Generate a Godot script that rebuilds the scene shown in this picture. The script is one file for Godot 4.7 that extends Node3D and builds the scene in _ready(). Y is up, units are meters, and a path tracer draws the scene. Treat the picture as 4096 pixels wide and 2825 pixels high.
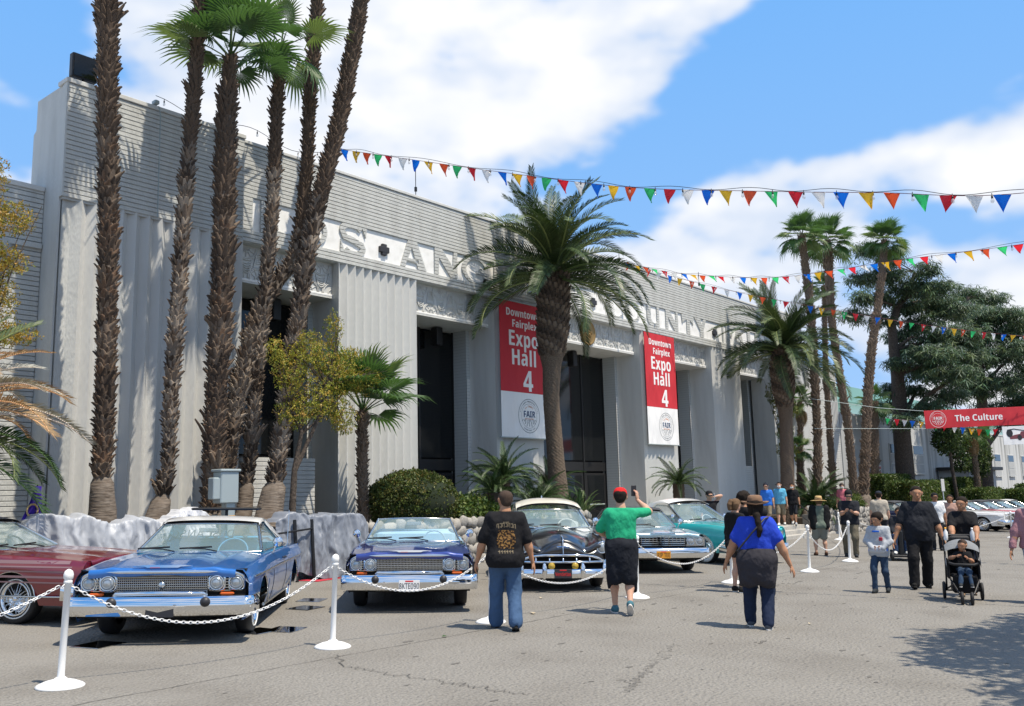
extends Node3D
# An exhibition hall with palms in front of it, classic cars on show and visitors walking past.
# x runs along the hall's front, z comes out of it towards the street, y is up; the street tilts a little.
const K := 0.02507
const RX := 0.6374
const RZ := 0.7705
const FZ := -18.65
const WZ := -18.5
var rng := RandomNumberGenerator.new()
var used := {}
var M := {}
var QG := Basis()
var noi := FastNoiseLite.new()

func _ready():
	rng.seed = 7
	noi.seed = 3
	noi.frequency = 1.0
	# ---- camera
	var cam := Camera3D.new()
	cam.name = "camera"
	cam.transform = Transform3D(Basis(Vector3(0.64016828, -0.02477054, 0.76783527), Vector3(-0.1014692, 0.98799721, 0.11647106), Vector3(-0.76150416, -0.15247271, 0.62997103)), Vector3(0, 1.72, 0))
	cam.fov = 42.37
	cam.near = 0.1
	cam.far = 2000.0
	add_child(cam)
	# ---- sky, sun, exposure
	var env := Environment.new()
	env.background_mode = Environment.BG_SKY
	env.tonemap_mode = Environment.TONE_MAPPER_LINEAR
	env.tonemap_exposure = EXPOSURE
	env.sdfgi_enabled = true
	env.ssao_enabled = true
	env.ssil_enabled = true
	var sky := Sky.new()
	var pano := PanoramaSkyMaterial.new()
	pano.panorama = sky_picture()
	pano.energy_multiplier = SKY_ENERGY
	sky.sky_material = pano
	env.sky = sky
	var we := WorldEnvironment.new()
	we.name = "world_environment"
	we.environment = env
	add_child(we)
	var sun := DirectionalLight3D.new()
	sun.name = "sun"
	sun.light_energy = SUN_ENERGY
	sun.light_angular_distance = 0.5
	sun.light_color = Color(1.0, 0.955, 0.88)
	sun.shadow_enabled = true
	sun.look_at_from_position(Vector3(3, 60, 28), Vector3(3, 60, 28) + Vector3(-0.083, -1.72, -0.774))
	add_child(sun)
	QG = Basis(Quaternion(Vector3.UP, Vector3(K * RX, 1, K * RZ).normalized()))
	materials()
	ground_and_beds()
	hall()
	far_buildings()
	plants()
	cars()
	street_things()
	people()

const EXPOSURE := 1.22
const SKY_ENERGY := 0.84
const SUN_ENERGY := 1.6

# ================================================================ sky
func sky_picture() -> ImageTexture:
	var w := 2048
	var h := 1024
	var img := Image.create(w, h, false, Image.FORMAT_RGBF)
	var n1 := FastNoiseLite.new()
	n1.seed = 11
	n1.frequency = 2.6
	n1.fractal_octaves = 6
	n1.fractal_gain = 0.55
	var n2 := FastNoiseLite.new()
	n2.seed = 23
	n2.frequency = 7.0
	n2.fractal_octaves = 4
	var n3 := FastNoiseLite.new()
	n3.seed = 5
	n3.frequency = 1.1
	n3.fractal_octaves = 3
	# banks of cloud: heading to the right of the camera's heading (degrees), height, size across, size up, weight
	var banks := [[-24, 22.5, 14, 8, 1.0], [-13, 25, 10, 9, 1.1], [-2, 25.5, 9, 7, 1.3], [8, 27.5, 8, 4, 1.2], [15, 29, 6, 3, 0.9], [15, 15.5, 7, 3.4, 1.35], [23, 17.4, 8, 3.2, 1.35], [29, 18.5, 5, 3, 1.2], [11.5, 13, 5, 3.2, 1.1], [28, 12, 4.5, 3, 1.0], [-5, 17.5, 4.5, 2.6, 0.75], [20, 9.5, 9, 3, 0.8], [-28, 14, 5, 4, 0.8], [3, 8, 8, 4, 0.6], [33, 6, 9, 4, 0.8], [-15, 17, 8, 4, 0.7],
		[70, 25, 20, 12, 1.0], [110, 35, 25, 12, 1.1], [160, 25, 22, 10, 1.0], [-80, 30, 22, 12, 1.1], [-130, 28, 25, 12, 1.1], [180, 55, 40, 14, 0.9], [-60, 60, 40, 12, 0.9], [60, 62, 40, 12, 0.8], [0, 48, 25, 9, 0.8]]
	var gaps := [[23, 23.6, 9, 4.4, 1.5], [13, 21.6, 7, 3.2, 1.4], [3, 18.4, 5.5, 2.4, 1.1], [27, 27.5, 7, 4, 1.3], [6.7, 15.9, 3.5, 2.4, 0.9], [26, 14.3, 2.5, 1.5, 0.9], [-29, 26, 3, 4, 0.9], [-29.5, 19, 3, 3.4, 1.0], [21, 11.4, 4, 1.4, 0.5], [-20, 27, 3, 3, 0.4]]
	var head := atan2(-0.6374, 0.7705)
	var d2 := []
	for b in banks: d2.append([b[0], b[1], 1.0 / b[2], 1.0 / b[3], b[4] * 0.5])
	for b in gaps: d2.append([b[0], b[1], 1.0 / b[2], 1.0 / b[3], -b[4] * 0.55])
	for j in h:
		var el := (0.5 - (j + 0.5) / h) * PI
		var y := sin(el)
		var ce := cos(el)
		var eld := rad_to_deg(el)
		if eld < -4.0:
			for i in w: img.set_pixel(i, j, Color(0.25, 0.24, 0.22))
			continue
		var t := clampf(eld / 40.0, 0, 1)
		var blue := Color(0.46, 0.68, 0.98).lerp(Color(0.14, 0.43, 0.94), pow(t, 0.55))
		if eld > 40: blue = blue.lerp(Color(0.08, 0.29, 0.82), (eld - 40) / 50.0)
		for i in w:
			# panorama: the first column looks along -z, columns run clockwise seen from above
			var lon := (i + 0.5) / w * TAU
			var x := sin(lon) * ce
			var z := -cos(lon) * ce
			var hd := rad_to_deg(wrapf(atan2(z, x) - head, -PI, PI))
			var p := Vector3(x, y * 2.0, z)
			var wob := n3.get_noise_3dv(p * 2.0)
			var cov := -0.2
			for b in d2:
				var dx: float = absf(hd + wob * 5.0 - b[0])
				if dx > 180: dx = 360 - dx
				dx *= b[2]
				var dy: float = (eld + wob * 2.0 - b[1]) * b[3]
				var q := dx * dx + dy * dy
				if q < 6.0: cov += b[4] * exp(-q)
			var a := n1.get_noise_3dv(p)
			var f := n2.get_noise_3dv(p)
			var c := cov + a * 1.05 + f * 0.5 + 0.25 * n2.get_noise_3dv(p * 2.6)
			var alpha := smoothstep(-0.22, 0.36, c)
			var thick := smoothstep(0.15, 0.95, c + 0.2 * n2.get_noise_3dv(p * 0.6 + Vector3(3, 0, 0)))
			var under := smoothstep(-0.5, 0.5, n1.get_noise_3dv(p * 0.8 + Vector3(0, 0.25, 5)) + 0.4 * f)
			var white := Color(0.66, 0.76, 0.93).lerp(Color(1.02, 1.02, 1.03), clampf(thick * 0.55 + under * 0.6, 0, 1))
			img.set_pixel(i, j, blue.lerp(white, alpha))
	return ImageTexture.create_from_image(img)

# ================================================================ small helpers
func num(n: String) -> String:
	if not used.has(n):
		used[n] = 0
		return n
	used[n] += 1
	return "%s_%03d" % [n, used[n]]

func tag(o: Node3D, label: String, cat: String, group := "", kind := ""):
	if label: o.set_meta("label", label)
	if cat: o.set_meta("category", cat)
	if group: o.set_meta("group", group)
	if kind: o.set_meta("kind", kind)

func thing(n: String, label: String, cat: String, at := Vector3.ZERO, group := "") -> Node3D:
	var o := Node3D.new()
	o.name = num(n)
	o.position = at
	add_child(o, true)
	tag(o, label, cat, group)
	return o

func gp(x: float, z: float, up := 0.0) -> Vector3:
	return Vector3(x, -K * (x * RX + z * RZ) + up, z)

# a thing that stands on the tilted street, turned so that its +z looks along (dx, dz)
func street(n: String, label: String, cat: String, x: float, z: float, dx := 0.0, dz := 1.0, group := "", up := 0.0) -> Node3D:
	var o := thing(n, label, cat, gp(x, z, up), group)
	o.basis = QG * Basis(Vector3.UP, atan2(dx, dz))
	return o

func part(p: Node3D, n: String, mesh: Mesh, m: Material, xf := Transform3D.IDENTITY) -> MeshInstance3D:
	var o := MeshInstance3D.new()
	o.name = n if p != self else num(n)
	o.mesh = mesh
	o.material_override = m
	o.transform = xf
	o.cast_shadow = GeometryInstance3D.SHADOW_CASTING_SETTING_ON
	p.add_child(o, true)
	return o

func many(p: Node3D, n: String, mesh: Mesh, m: Material, xfs: Array, cols := []) -> MultiMeshInstance3D:
	var mm := MultiMesh.new()
	mm.transform_format = MultiMesh.TRANSFORM_3D
	mm.use_colors = cols.size() > 0
	mm.mesh = mesh
	mm.instance_count = xfs.size()
	for i in xfs.size():
		mm.set_instance_transform(i, xfs[i])
		if cols.size() > 0: mm.set_instance_color(i, cols[i])
	var o := MultiMeshInstance3D.new()
	o.name = n if p != self else num(n)
	o.multimesh = mm
	o.material_override = m
	p.add_child(o, true)
	o.set_meta("kind", "stuff")
	return o

func ST(smooth := true) -> SurfaceTool:
	var st := SurfaceTool.new()
	st.begin(Mesh.PRIMITIVE_TRIANGLES)
	st.set_smooth_group(0 if smooth else -1)
	return st

func done(st: SurfaceTool) -> ArrayMesh:
	st.generate_normals()
	st.index()
	return st.commit()

func v(x, y, z) -> Vector3: return Vector3(x, y, z)

func quad(st: SurfaceTool, a: Vector3, b: Vector3, c: Vector3, d: Vector3, ua := Vector2(0, 0), ub := Vector2(1, 0), uc := Vector2(1, 1), ud := Vector2(0, 1)):
	for q in [[a, ua], [b, ub], [c, uc], [a, ua], [c, uc], [d, ud]]:
		st.set_uv(q[1])
		st.add_vertex(q[0])

func tri(st: SurfaceTool, a: Vector3, b: Vector3, c: Vector3):
	st.set_uv(Vector2(0, 0)); st.add_vertex(a)
	st.set_uv(Vector2(1, 0)); st.add_vertex(b)
	st.set_uv(Vector2(0.5, 1)); st.add_vertex(c)

# rings of equal length joined to a skin; seen from outside the rings run anticlockwise about the way onwards
func loft(st: SurfaceTool, rings: Array, closed := true, caps := true, vs := 1.0):
	var n: int = rings[0].size()
	var m := n if closed else n - 1
	var len_ := 0.0
	for i in rings.size() - 1:
		var a: PackedVector3Array = rings[i]
		var b: PackedVector3Array = rings[i + 1]
		var l2 := len_ + a[0].distance_to(b[0]) * vs
		for j in m:
			var k := (j + 1) % n
			var u0 := float(j) / m
			var u1 := float(j + 1) / m
			quad(st, a[j], a[k], b[k], b[j], Vector2(u0, len_), Vector2(u1, len_), Vector2(u1, l2), Vector2(u0, l2))
		len_ = l2
	if caps and closed:
		for e in [[rings[0], true], [rings[-1], false]]:
			var r: PackedVector3Array = e[0]
			var c := Vector3.ZERO
			for p in r: c += p
			c /= r.size()
			st.set_smooth_group(-1)
			for j in n:
				if e[1]: tri(st, r[(j + 1) % n], r[j], c)
				else: tri(st, r[j], r[(j + 1) % n], c)
			st.set_smooth_group(0)

func box(st: SurfaceTool, c: Vector3, s: Vector3, b := 0.0, bs := Basis.IDENTITY):
	var h := s * 0.5
	b = minf(b, minf(h.x, minf(h.y, h.z)) * 0.9)
	st.set_smooth_group(-1)
	var rings := []
	var lv := [[-h.y, b], [-h.y + b, 0.0], [h.y - b, 0.0], [h.y, b]] if b > 0 else [[-h.y, 0.0], [h.y, 0.0]]
	for l in lv:
		var x: float = h.x - l[1]
		var z: float = h.z - l[1]
		var r := PackedVector3Array()
		if b > 0:
			var k: float = b
			for p in [[x - k, z], [-x + k, z], [-x, z - k], [-x, -z + k], [-x + k, -z], [x - k, -z], [x, -z + k], [x, z - k]]:
				r.append(c + bs * Vector3(p[0], l[0], p[1]))
		else:
			for p in [[x, z], [-x, z], [-x, -z], [x, -z]]: r.append(c + bs * Vector3(p[0], l[0], p[1]))
		rings.append(r)
	for i in rings.size() - 1:
		var a: PackedVector3Array = rings[i]
		var d: PackedVector3Array = rings[i + 1]
		for j in a.size():
			var k2 := (j + 1) % a.size()
			quad(st, a[j], a[k2], d[k2], d[j])
	for e in [[rings[0], true], [rings[-1], false]]:
		var r: PackedVector3Array = e[0]
		for j in range(1, r.size() - 1):
			if e[1]: tri(st, r[0], r[j + 1], r[j])
			else: tri(st, r[0], r[j], r[j + 1])

func boxm(s: Vector3, b := 0.0, c := Vector3.ZERO) -> ArrayMesh:
	var st := ST(false)
	box(st, c, s, b)
	return done(st)

func frame_of(d: Vector3, up := Vector3.UP) -> Basis:
	d = d.normalized()
	if absf(d.dot(up)) > 0.98: up = Vector3(0, 0, 1) if absf(d.z) < 0.9 else Vector3(1, 0, 0)
	var x := up.cross(d).normalized()
	return Basis(x, d.cross(x), d)

func ring(c: Vector3, bs: Basis, rx: float, ry: float, n: int) -> PackedVector3Array:
	var r := PackedVector3Array()
	for i in n:
		var a := TAU * i / n
		r.append(c - bs.x * (cos(a) * rx) + bs.y * (sin(a) * ry))
	return r

func tube(st: SurfaceTool, pts: Array, rad, n := 8, caps := true, vs := 1.0):
	var rings := []
	st.set_smooth_group(0)
	var up := Vector3.UP
	for i in pts.size():
		var d: Vector3 = pts[mini(i + 1, pts.size() - 1)] - pts[maxi(i - 1, 0)]
		if i > 0 and i < pts.size() - 1:
			d = (pts[i + 1] - pts[i]).normalized() + (pts[i] - pts[i - 1]).normalized()
		var f := frame_of(d, up)
		up = f.y
		var r: float = rad[i] if rad is Array else rad
		rings.append(ring(pts[i], f, r, r, n))
	loft(st, rings, true, caps, vs)

func bar(st: SurfaceTool, a: Vector3, b: Vector3, w: float, h: float):
	var f := frame_of(b - a)
	box(st, (a + b) * 0.5, Vector3(w, h, a.distance_to(b)), minf(w, h) * 0.15, f)

# profile: [radius, height] pairs from the bottom upwards
func lathe(st: SurfaceTool, prof: Array, n := 20, at := Transform3D.IDENTITY, caps := true):
	var rings := []
	for p in prof:
		var r := PackedVector3Array()
		for i in n:
			var a := TAU * i / n
			r.append(at * Vector3(cos(a) * p[0], p[1], -sin(a) * p[0]))
		rings.append(r)
	st.set_smooth_group(0)
	loft(st, rings, true, caps)

func prism(st: SurfaceTool, poly: PackedVector2Array, z0: float, z1: float, at := Transform3D.IDENTITY, back := false):
	var ids := Geometry2D.triangulate_polygon(poly)
	st.set_smooth_group(-1)
	if ids.is_empty(): return
	var area := 0.0
	for i in poly.size(): area += poly[i].cross(poly[(i + 1) % poly.size()])
	for k in range(0, ids.size(), 3):
		var p := [poly[ids[k]], poly[ids[k + 1]], poly[ids[k + 2]]]
		if (p[1] - p[0]).cross(p[2] - p[0]) > 0: p = [p[0], p[2], p[1]]
		tri(st, at * v(p[0].x, p[0].y, z1), at * v(p[1].x, p[1].y, z1), at * v(p[2].x, p[2].y, z1))
		if back: tri(st, at * v(p[0].x, p[0].y, z0), at * v(p[2].x, p[2].y, z0), at * v(p[1].x, p[1].y, z0))
	for i in poly.size():
		var a := poly[i]
		var b := poly[(i + 1) % poly.size()]
		if area < 0:
			var t := a
			a = b
			b = t
		quad(st, at * v(a.x, a.y, z0), at * v(a.x, a.y, z1), at * v(b.x, b.y, z1), at * v(b.x, b.y, z0))

func disc(cx: float, cy: float, rx: float, ry: float, n := 24, a0 := 0.0, a1 := TAU) -> PackedVector2Array:
	var r := PackedVector2Array()
	var full := absf(a1 - a0 - TAU) < 0.01
	for i in (n if full else n + 1):
		var a := lerpf(a0, a1, float(i) / n)
		r.append(Vector2(cx + cos(a) * rx, cy + sin(a) * ry))
	return r

func text_mesh(s: String, size: float, depth: float, bold := true, width := 0.0) -> TextMesh:
	var t := TextMesh.new()
	var f := SystemFont.new()
	f.font_names = PackedStringArray(["Droid Sans"])
	f.font_weight = 700 if bold else 400
	t.font = f
	t.text = s
	t.font_size = 64
	t.pixel_size = size / 46.0   # size: height of the capitals
	t.depth = depth
	t.curve_step = 2.0
	return t

func rnd(a: float, b: float) -> float: return rng.randf_range(a, b)

# ================================================================ materials
func mat(n: String, c: Color, rough := 0.8, metal := 0.0, spec := 0.5) -> StandardMaterial3D:
	var m := StandardMaterial3D.new()
	m.resource_name = n
	m.albedo_color = c.linear_to_srgb()
	m.roughness = rough
	m.metallic = metal
	m.metallic_specular = spec
	M[n] = m
	return m

func noise_tex(freq: float, oct := 4, ramp = null, size := 512, sd := 1, normal := false, bump := 4.0) -> NoiseTexture2D:
	var t := NoiseTexture2D.new()
	var n := FastNoiseLite.new()
	n.seed = sd
	n.frequency = freq
	n.fractal_octaves = oct
	t.noise = n
	t.width = size
	t.height = size
	t.seamless = true
	t.generate_mipmaps = false
	if ramp:
		var g := Gradient.new()
		g.offsets = PackedFloat32Array(ramp[0])
		var cs := PackedColorArray()
		for c in ramp[1]: cs.append(c.linear_to_srgb())
		g.colors = cs
		t.color_ramp = g
	if normal:
		t.as_normal_map = true
		t.bump_strength = bump
	return t

func tri_map(m: StandardMaterial3D, tex: Texture2D, scale: float, nrm: Texture2D = null, ns := 1.0, world := true, sy := 1.0):
	m.albedo_texture = tex
	m.albedo_color = Color.WHITE
	m.uv1_triplanar = true
	m.uv1_world_triplanar = world
	m.uv1_scale = Vector3(scale, scale * sy, scale)
	if nrm:
		m.normal_enabled = true
		m.normal_texture = nrm
		m.normal_scale = ns

func g3(a: float) -> Color: return Color(a, a, a)
func materials():
	var m := mat("asphalt", g3(0.2), 0.95, 0.0, 0.25)
	tri_map(m, noise_tex(0.3, 3, [[0.0, 0.3, 0.5, 0.68, 1.0], [Color(0.145, 0.137, 0.122), Color(0.19, 0.18, 0.162), Color(0.222, 0.21, 0.19), Color(0.25, 0.238, 0.216), Color(0.33, 0.315, 0.29)]], 1024, 3), 0.125, noise_tex(0.3, 3, null, 512, 9, true, 6.0), 0.4)
	m.detail_enabled = true
	m.detail_blend_mode = BaseMaterial3D.BLEND_MODE_MUL
	m.detail_uv_layer = BaseMaterial3D.DETAIL_UV_2
	m.uv2_triplanar = true
	m.uv2_world_triplanar = true
	m.uv2_scale = Vector3(0.083, 0.083, 0.083)
	m.detail_albedo = noise_tex(0.011, 5, [[0.0, 0.35, 0.6, 1.0], [Color(0.8, 0.79, 0.78), Color(0.93, 0.925, 0.92), Color(1, 1, 1), Color(1, 1, 1)]], 512, 31)
	mat("tar", Color(0.05, 0.048, 0.045), 0.9)
	mat("crack", Color(0.1, 0.094, 0.085), 0.95)
	mat("stain", Color(0.13, 0.122, 0.11), 0.95)
	m = mat("soil", g3(0.06), 1.0)
	tri_map(m, noise_tex(0.2, 4, [[0.0, 1.0], [Color(0.03, 0.022, 0.014), Color(0.13, 0.1, 0.07)]], 256, 4), 0.6)
	# painted masonry
	m = mat("paint_grey", g3(0.45), 0.85, 0.0, 0.3)
	var streak := noise_tex(0.013, 4, [[0.0, 0.4, 0.65, 1.0], [Color(0.43, 0.435, 0.42), Color(0.49, 0.5, 0.485), Color(0.51, 0.52, 0.505), Color(0.535, 0.545, 0.53)]], 512, 12)
	tri_map(m, streak, 0.35, noise_tex(0.16, 4, null, 512, 8, true, 2.5), 0.2, true, 0.2)
	m = mat("paint_pale", g3(0.5), 0.85, 0.0, 0.3)
	tri_map(m, noise_tex(0.013, 4, [[0.0, 0.4, 0.65, 1.0], [Color(0.5, 0.5, 0.485), Color(0.555, 0.56, 0.545), Color(0.575, 0.58, 0.565), Color(0.595, 0.6, 0.585)]], 512, 14), 0.35, noise_tex(0.16, 4, null, 512, 8, true, 2.5), 0.1, true, 0.12)
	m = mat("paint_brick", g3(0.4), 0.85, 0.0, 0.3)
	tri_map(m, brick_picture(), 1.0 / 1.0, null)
	m = mat("white_paint", g3(0.8), 0.75, 0.0, 0.35)
	tri_map(m, noise_tex(0.02, 4, [[0.0, 0.5, 1.0], [Color(0.7, 0.7, 0.68), Color(0.8, 0.8, 0.785), Color(0.84, 0.84, 0.83)]], 256, 13), 0.5)
	m = mat("stucco_white", g3(0.6), 0.9, 0.0, 0.3)
	tri_map(m, noise_tex(0.012, 5, [[0.0, 0.3, 0.5, 1.0], [Color(0.2, 0.205, 0.2), Color(0.4, 0.405, 0.395), Color(0.52, 0.525, 0.515), Color(0.6, 0.605, 0.595)]], 512, 16), 0.16, null, 1.0, true, 0.12)
	mat("far_grey", Color(0.4, 0.41, 0.41), 0.9)
	mat("mint", Color(0.46, 0.66, 0.6), 0.85)
	mat("teal", Color(0.16, 0.33, 0.3), 0.7)
	mat("concrete", Color(0.42, 0.4, 0.36), 0.9)
	tri_map(M.concrete, noise_tex(0.05, 4, [[0.0, 1.0], [Color(0.33, 0.315, 0.285), Color(0.47, 0.45, 0.41)]], 256, 17), 0.5)
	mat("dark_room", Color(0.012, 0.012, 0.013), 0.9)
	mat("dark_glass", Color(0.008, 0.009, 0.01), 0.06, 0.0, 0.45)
	mat("frame_dark", Color(0.02, 0.02, 0.021), 0.5, 0.3)
	mat("black_metal", Color(0.012, 0.012, 0.013), 0.45, 0.2)
	mat("bronze", Color(0.3, 0.19, 0.07), 0.45, 0.55)
	mat("ornament_dark", Color(0.03, 0.03, 0.035), 0.5)
	mat("white_plain", Color(0.8, 0.8, 0.8), 0.6)
	m = mat("stone_a", g3(0.45), 0.9, 0.0, 0.3)
	tri_map(m, noise_tex(0.06, 4, [[0.0, 0.5, 1.0], [Color(0.16, 0.15, 0.13), Color(0.36, 0.34, 0.31), Color(0.52, 0.5, 0.47)]], 256, 18), 2.2, noise_tex(0.08, 4, null, 256, 19, true, 4.0), 0.6)
	m = mat("stone_b", g3(0.35), 0.9, 0.0, 0.3)
	tri_map(m, noise_tex(0.06, 4, [[0.0, 0.5, 1.0], [Color(0.1, 0.095, 0.088), Color(0.22, 0.21, 0.195), Color(0.36, 0.35, 0.33)]], 256, 20), 2.2, noise_tex(0.08, 4, null, 256, 21, true, 4.0), 0.6)
	mat("mortar", Color(0.17, 0.16, 0.14), 1.0)
	mat("red_cloth", Color(0.52, 0.022, 0.035), 0.75)
	var rp := noise_tex(0.012, 3, null, 256, 22, true, 6.0)
	for q in ["red_cloth", "white_plain"]:
		M[q].normal_enabled = true
		M[q].normal_texture = rp
		M[q].normal_scale = 0.35
		M[q].uv1_triplanar = true
		M[q].uv1_world_triplanar = true
		M[q].uv1_scale = Vector3(0.5, 0.12, 0.5)
	mat("letter_white", Color(0.8, 0.8, 0.8), 0.7)
	mat("navy", Color(0.012, 0.05, 0.14), 0.7)
	mat("logo_grey", Color(0.2, 0.22, 0.24), 0.7)
	mat("orange_print", Color(0.65, 0.25, 0.12), 0.7)
	mat("galvanised", Color(0.36, 0.42, 0.43), 0.5, 0.25)
	mat("orange", Color(0.75, 0.36, 0.03), 0.6)

# running-bond brickwork one metre square: only the fine joints of walls in the shade far off
func brick_picture() -> ImageTexture:
	var im := Image.create(256, 256, false, Image.FORMAT_RGB8)
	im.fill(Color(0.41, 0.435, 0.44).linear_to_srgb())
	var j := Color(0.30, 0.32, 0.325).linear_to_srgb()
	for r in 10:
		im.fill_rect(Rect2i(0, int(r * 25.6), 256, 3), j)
	return ImageTexture.create_from_image(im)

func blk(p: Node3D, n: String, x0: float, x1: float, y0: float, y1: float, z0: float, z1: float, m: Material, b := 0.0) -> MeshInstance3D:
	return part(p, n, boxm(Vector3(absf(x1 - x0), absf(y1 - y0), absf(z1 - z0)), b), m, Transform3D(Basis(), Vector3((x0 + x1) / 2, (y0 + y1) / 2, (z0 + z1) / 2)))

func sheet_on_street(st: SurfaceTool, pts: Array, w: float, up: float):
	for i in pts.size() - 1:
		var a: Vector2 = pts[i]
		var b: Vector2 = pts[i + 1]
		var n := (b - a).normalized().orthogonal() * w * rnd(0.4, 1.2) * 0.5
		var n2 := (b - a).normalized().orthogonal() * w * rnd(0.4, 1.2) * 0.5
		quad(st, gp(a.x - n.x, a.y - n.y, up), gp(a.x + n.x, a.y + n.y, up), gp(b.x + n2.x, b.y + n2.y, up), gp(b.x - n2.x, b.y - n2.y, up))

func crooked(a: Vector2, b: Vector2, n: int, amp: float) -> Array:
	var r := []
	for i in n + 1:
		var t := float(i) / n
		r.append(a.lerp(b, t) + (b - a).normalized().orthogonal() * amp * noi.get_noise_2d(t * n * 0.37, a.x * 7.3 + a.y))
	return r

func ground_and_beds():
	var g := Node3D.new()
	g.name = "street"
	add_child(g)
	g.set_meta("kind", "structure")
	var st := ST()
	var e := 900.0
	# nearby patch and far sheet are one tilted plane
	quad(st, gp(-e, e), gp(e, e), gp(e, -e), gp(-e, -e))
	part(g, "asphalt", done(st), M.asphalt)
	# seams and cracks
	st = ST()
	sheet_on_street(st, crooked(Vector2(2.4, -7.75), Vector2(13.2, -8.15), 60, 0.03), 0.012, 0.004)
	sheet_on_street(st, crooked(Vector2(13.2, -8.15), Vector2(24.2, -8.3), 50, 0.04), 0.012, 0.004)
	sheet_on_street(st, crooked(Vector2(6.55, -8.0), Vector2(6.2, -7.4), 8, 0.1), 0.014, 0.008)
	sheet_on_street(st, crooked(Vector2(6.2, -7.4), Vector2(6.35, -5.2), 70, 0.16), 0.011, 0.008)
	sheet_on_street(st, crooked(Vector2(7.0, -4.6), Vector2(8.3, -5.1), 50, 0.16), 0.011, 0.008)
	sheet_on_street(st, crooked(Vector2(8.3, -5.1), Vector2(9.6, -5.6), 40, 0.2), 0.007, 0.004)
	sheet_on_street(st, crooked(Vector2(7.35, -4.75), Vector2(7.4, -4.95), 6, 0.1), 0.012, 0.004)
	sheet_on_street(st, crooked(Vector2(21.5, -7.0), Vector2(23.2, -7.6), 16, 0.25), 0.012, 0.008)
	part(g, "crack", done(st), M.crack)
	st = ST()
	for i in 190:
		var x := rnd(4.5, 24)
		var z := rnd(-8.2, -2.0)
		if i > 130:
			x = rnd(12, 24); z = -7.2 + rnd(-0.6, 0.6) - (x - 12) * 0.02
		var s := rnd(0.012, 0.045) if i % 5 else rnd(0.04, 0.09)
		var c := gp(x, z, 0.004)
		var pr := Vector3.ZERO
		var first := Vector3.ZERO
		for k in 9:
			var a := TAU * k / 8
			var rr := s * (0.6 + 0.5 * noi.get_noise_2d(k % 8 * 0.9, i * 3.1))
			var q := gp(x + cos(a) * rr * 1.8, z + sin(a) * rr * 0.7, 0.004)
			if k > 0: tri(st, c, q, pr)
			pr = q
	part(g, "stain", done(st), M.stain)
	# planting bed behind the cobble wall, entrance platform with steps
	var bed := Node3D.new()
	bed.name = "planting_ground"
	add_child(bed)
	bed.set_meta("kind", "structure")
	blk(bed, "soil", 7.3, 22.3, -0.5, 1.02, -15.95, -22.5, M.soil)
	blk(bed, "soil", 37.0, 56, -1.0, 0.42, -15.3, -22.5, M.soil)
	blk(bed, "soil", 56, 150, -2.0, -0.35, -13.5, -19.6, M.soil)
	var pl := Node3D.new()
	pl.name = "entrance_steps"
	add_child(pl)
	pl.set_meta("kind", "structure")
	blk(pl, "landing", 22.3, 37.0, -0.8, 0.17, -15.2, -21.2, M.concrete, 0.01)
	for k in 3:
		blk(pl, "step", 24.0, 36.9, -0.8, 0.02 - 0.15 * k, -15.2 + 0.36 * k, -15.2 + 0.36 * (k + 1), M.concrete, 0.012)
	cobble_wall(7.2, 22.3, -15.7, -0.4, 1.08, "long grey cobblestone retaining wall behind the parked cars", 11.0, 22.3)
	cobble_wall(37.0, 66.0, -15.0, -0.9, 0.62, "low pale cobblestone wall beyond the concrete steps", 37.0, 50.0)

func cobble_wall(x0: float, x1: float, z: float, y0: float, y1: float, label: String, sx0: float, sx1: float):
	var w := thing("cobble_wall", label, "wall", Vector3(0, 0, z), "")
	blk(w, "mortar_core", x0, x1, y0, y1 - 0.05, -0.28, 0.0, M.mortar)
	var shapes := []
	for k in 5:
		var st := ST()
		var rings := []
		for i in 6:
			var t := float(i) / 5
			var lat := lerpf(-PI / 2, PI / 2, t)
			var r := PackedVector3Array()
			for j in 9:
				var a := TAU * j / 9
				var d := Vector3(cos(lat) * cos(a), sin(lat), -cos(lat) * sin(a))
				d *= 1.0 + 0.5 * noi.get_noise_3dv(d * 1.1 + Vector3(k * 9, 0, 0))
				d = Vector3(signf(d.x) * pow(absf(d.x), 0.62), signf(d.y) * pow(absf(d.y), 0.62), d.z)
				r.append(d)
			rings.append(r)
		loft(st, rings, true, false)
		shapes.append(done(st))
	var n := 0
	var far := []
	var y := y0 + 0.1
	var row := 0
	while y < y1 + 0.02:
		var x := sx0 + rnd(0, 0.2)
		var rh := rnd(0.2, 0.28)
		while x < sx1:
			var wd := rnd(0.16, 0.42)
			var at := Transform3D(Basis.from_euler(Vector3(rnd(-.2, .2), rnd(-.3, .3), rnd(-.5, .5))) * Basis.from_scale(Vector3(wd * 0.56, rh * rnd(0.48, 0.64), rnd(0.07, 0.11))), Vector3(x + wd / 2, y + rh * 0.5 - 0.08 + rnd(-0.045, 0.045), rnd(-0.03, 0.01)))
			if n < 290 and y > -0.05 + y0 * 0.3:
				part(w, "stone", shapes[n % 5], M.stone_a if rng.randf() < 0.72 else M.stone_b, at)
				n += 1
			else: far.append(at)
			x += wd * 0.98
		y += rh * 0.9
		row += 1
	if far.size() > 0: many(w, "smaller_stones", shapes[0], M.stone_a, far)

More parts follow.
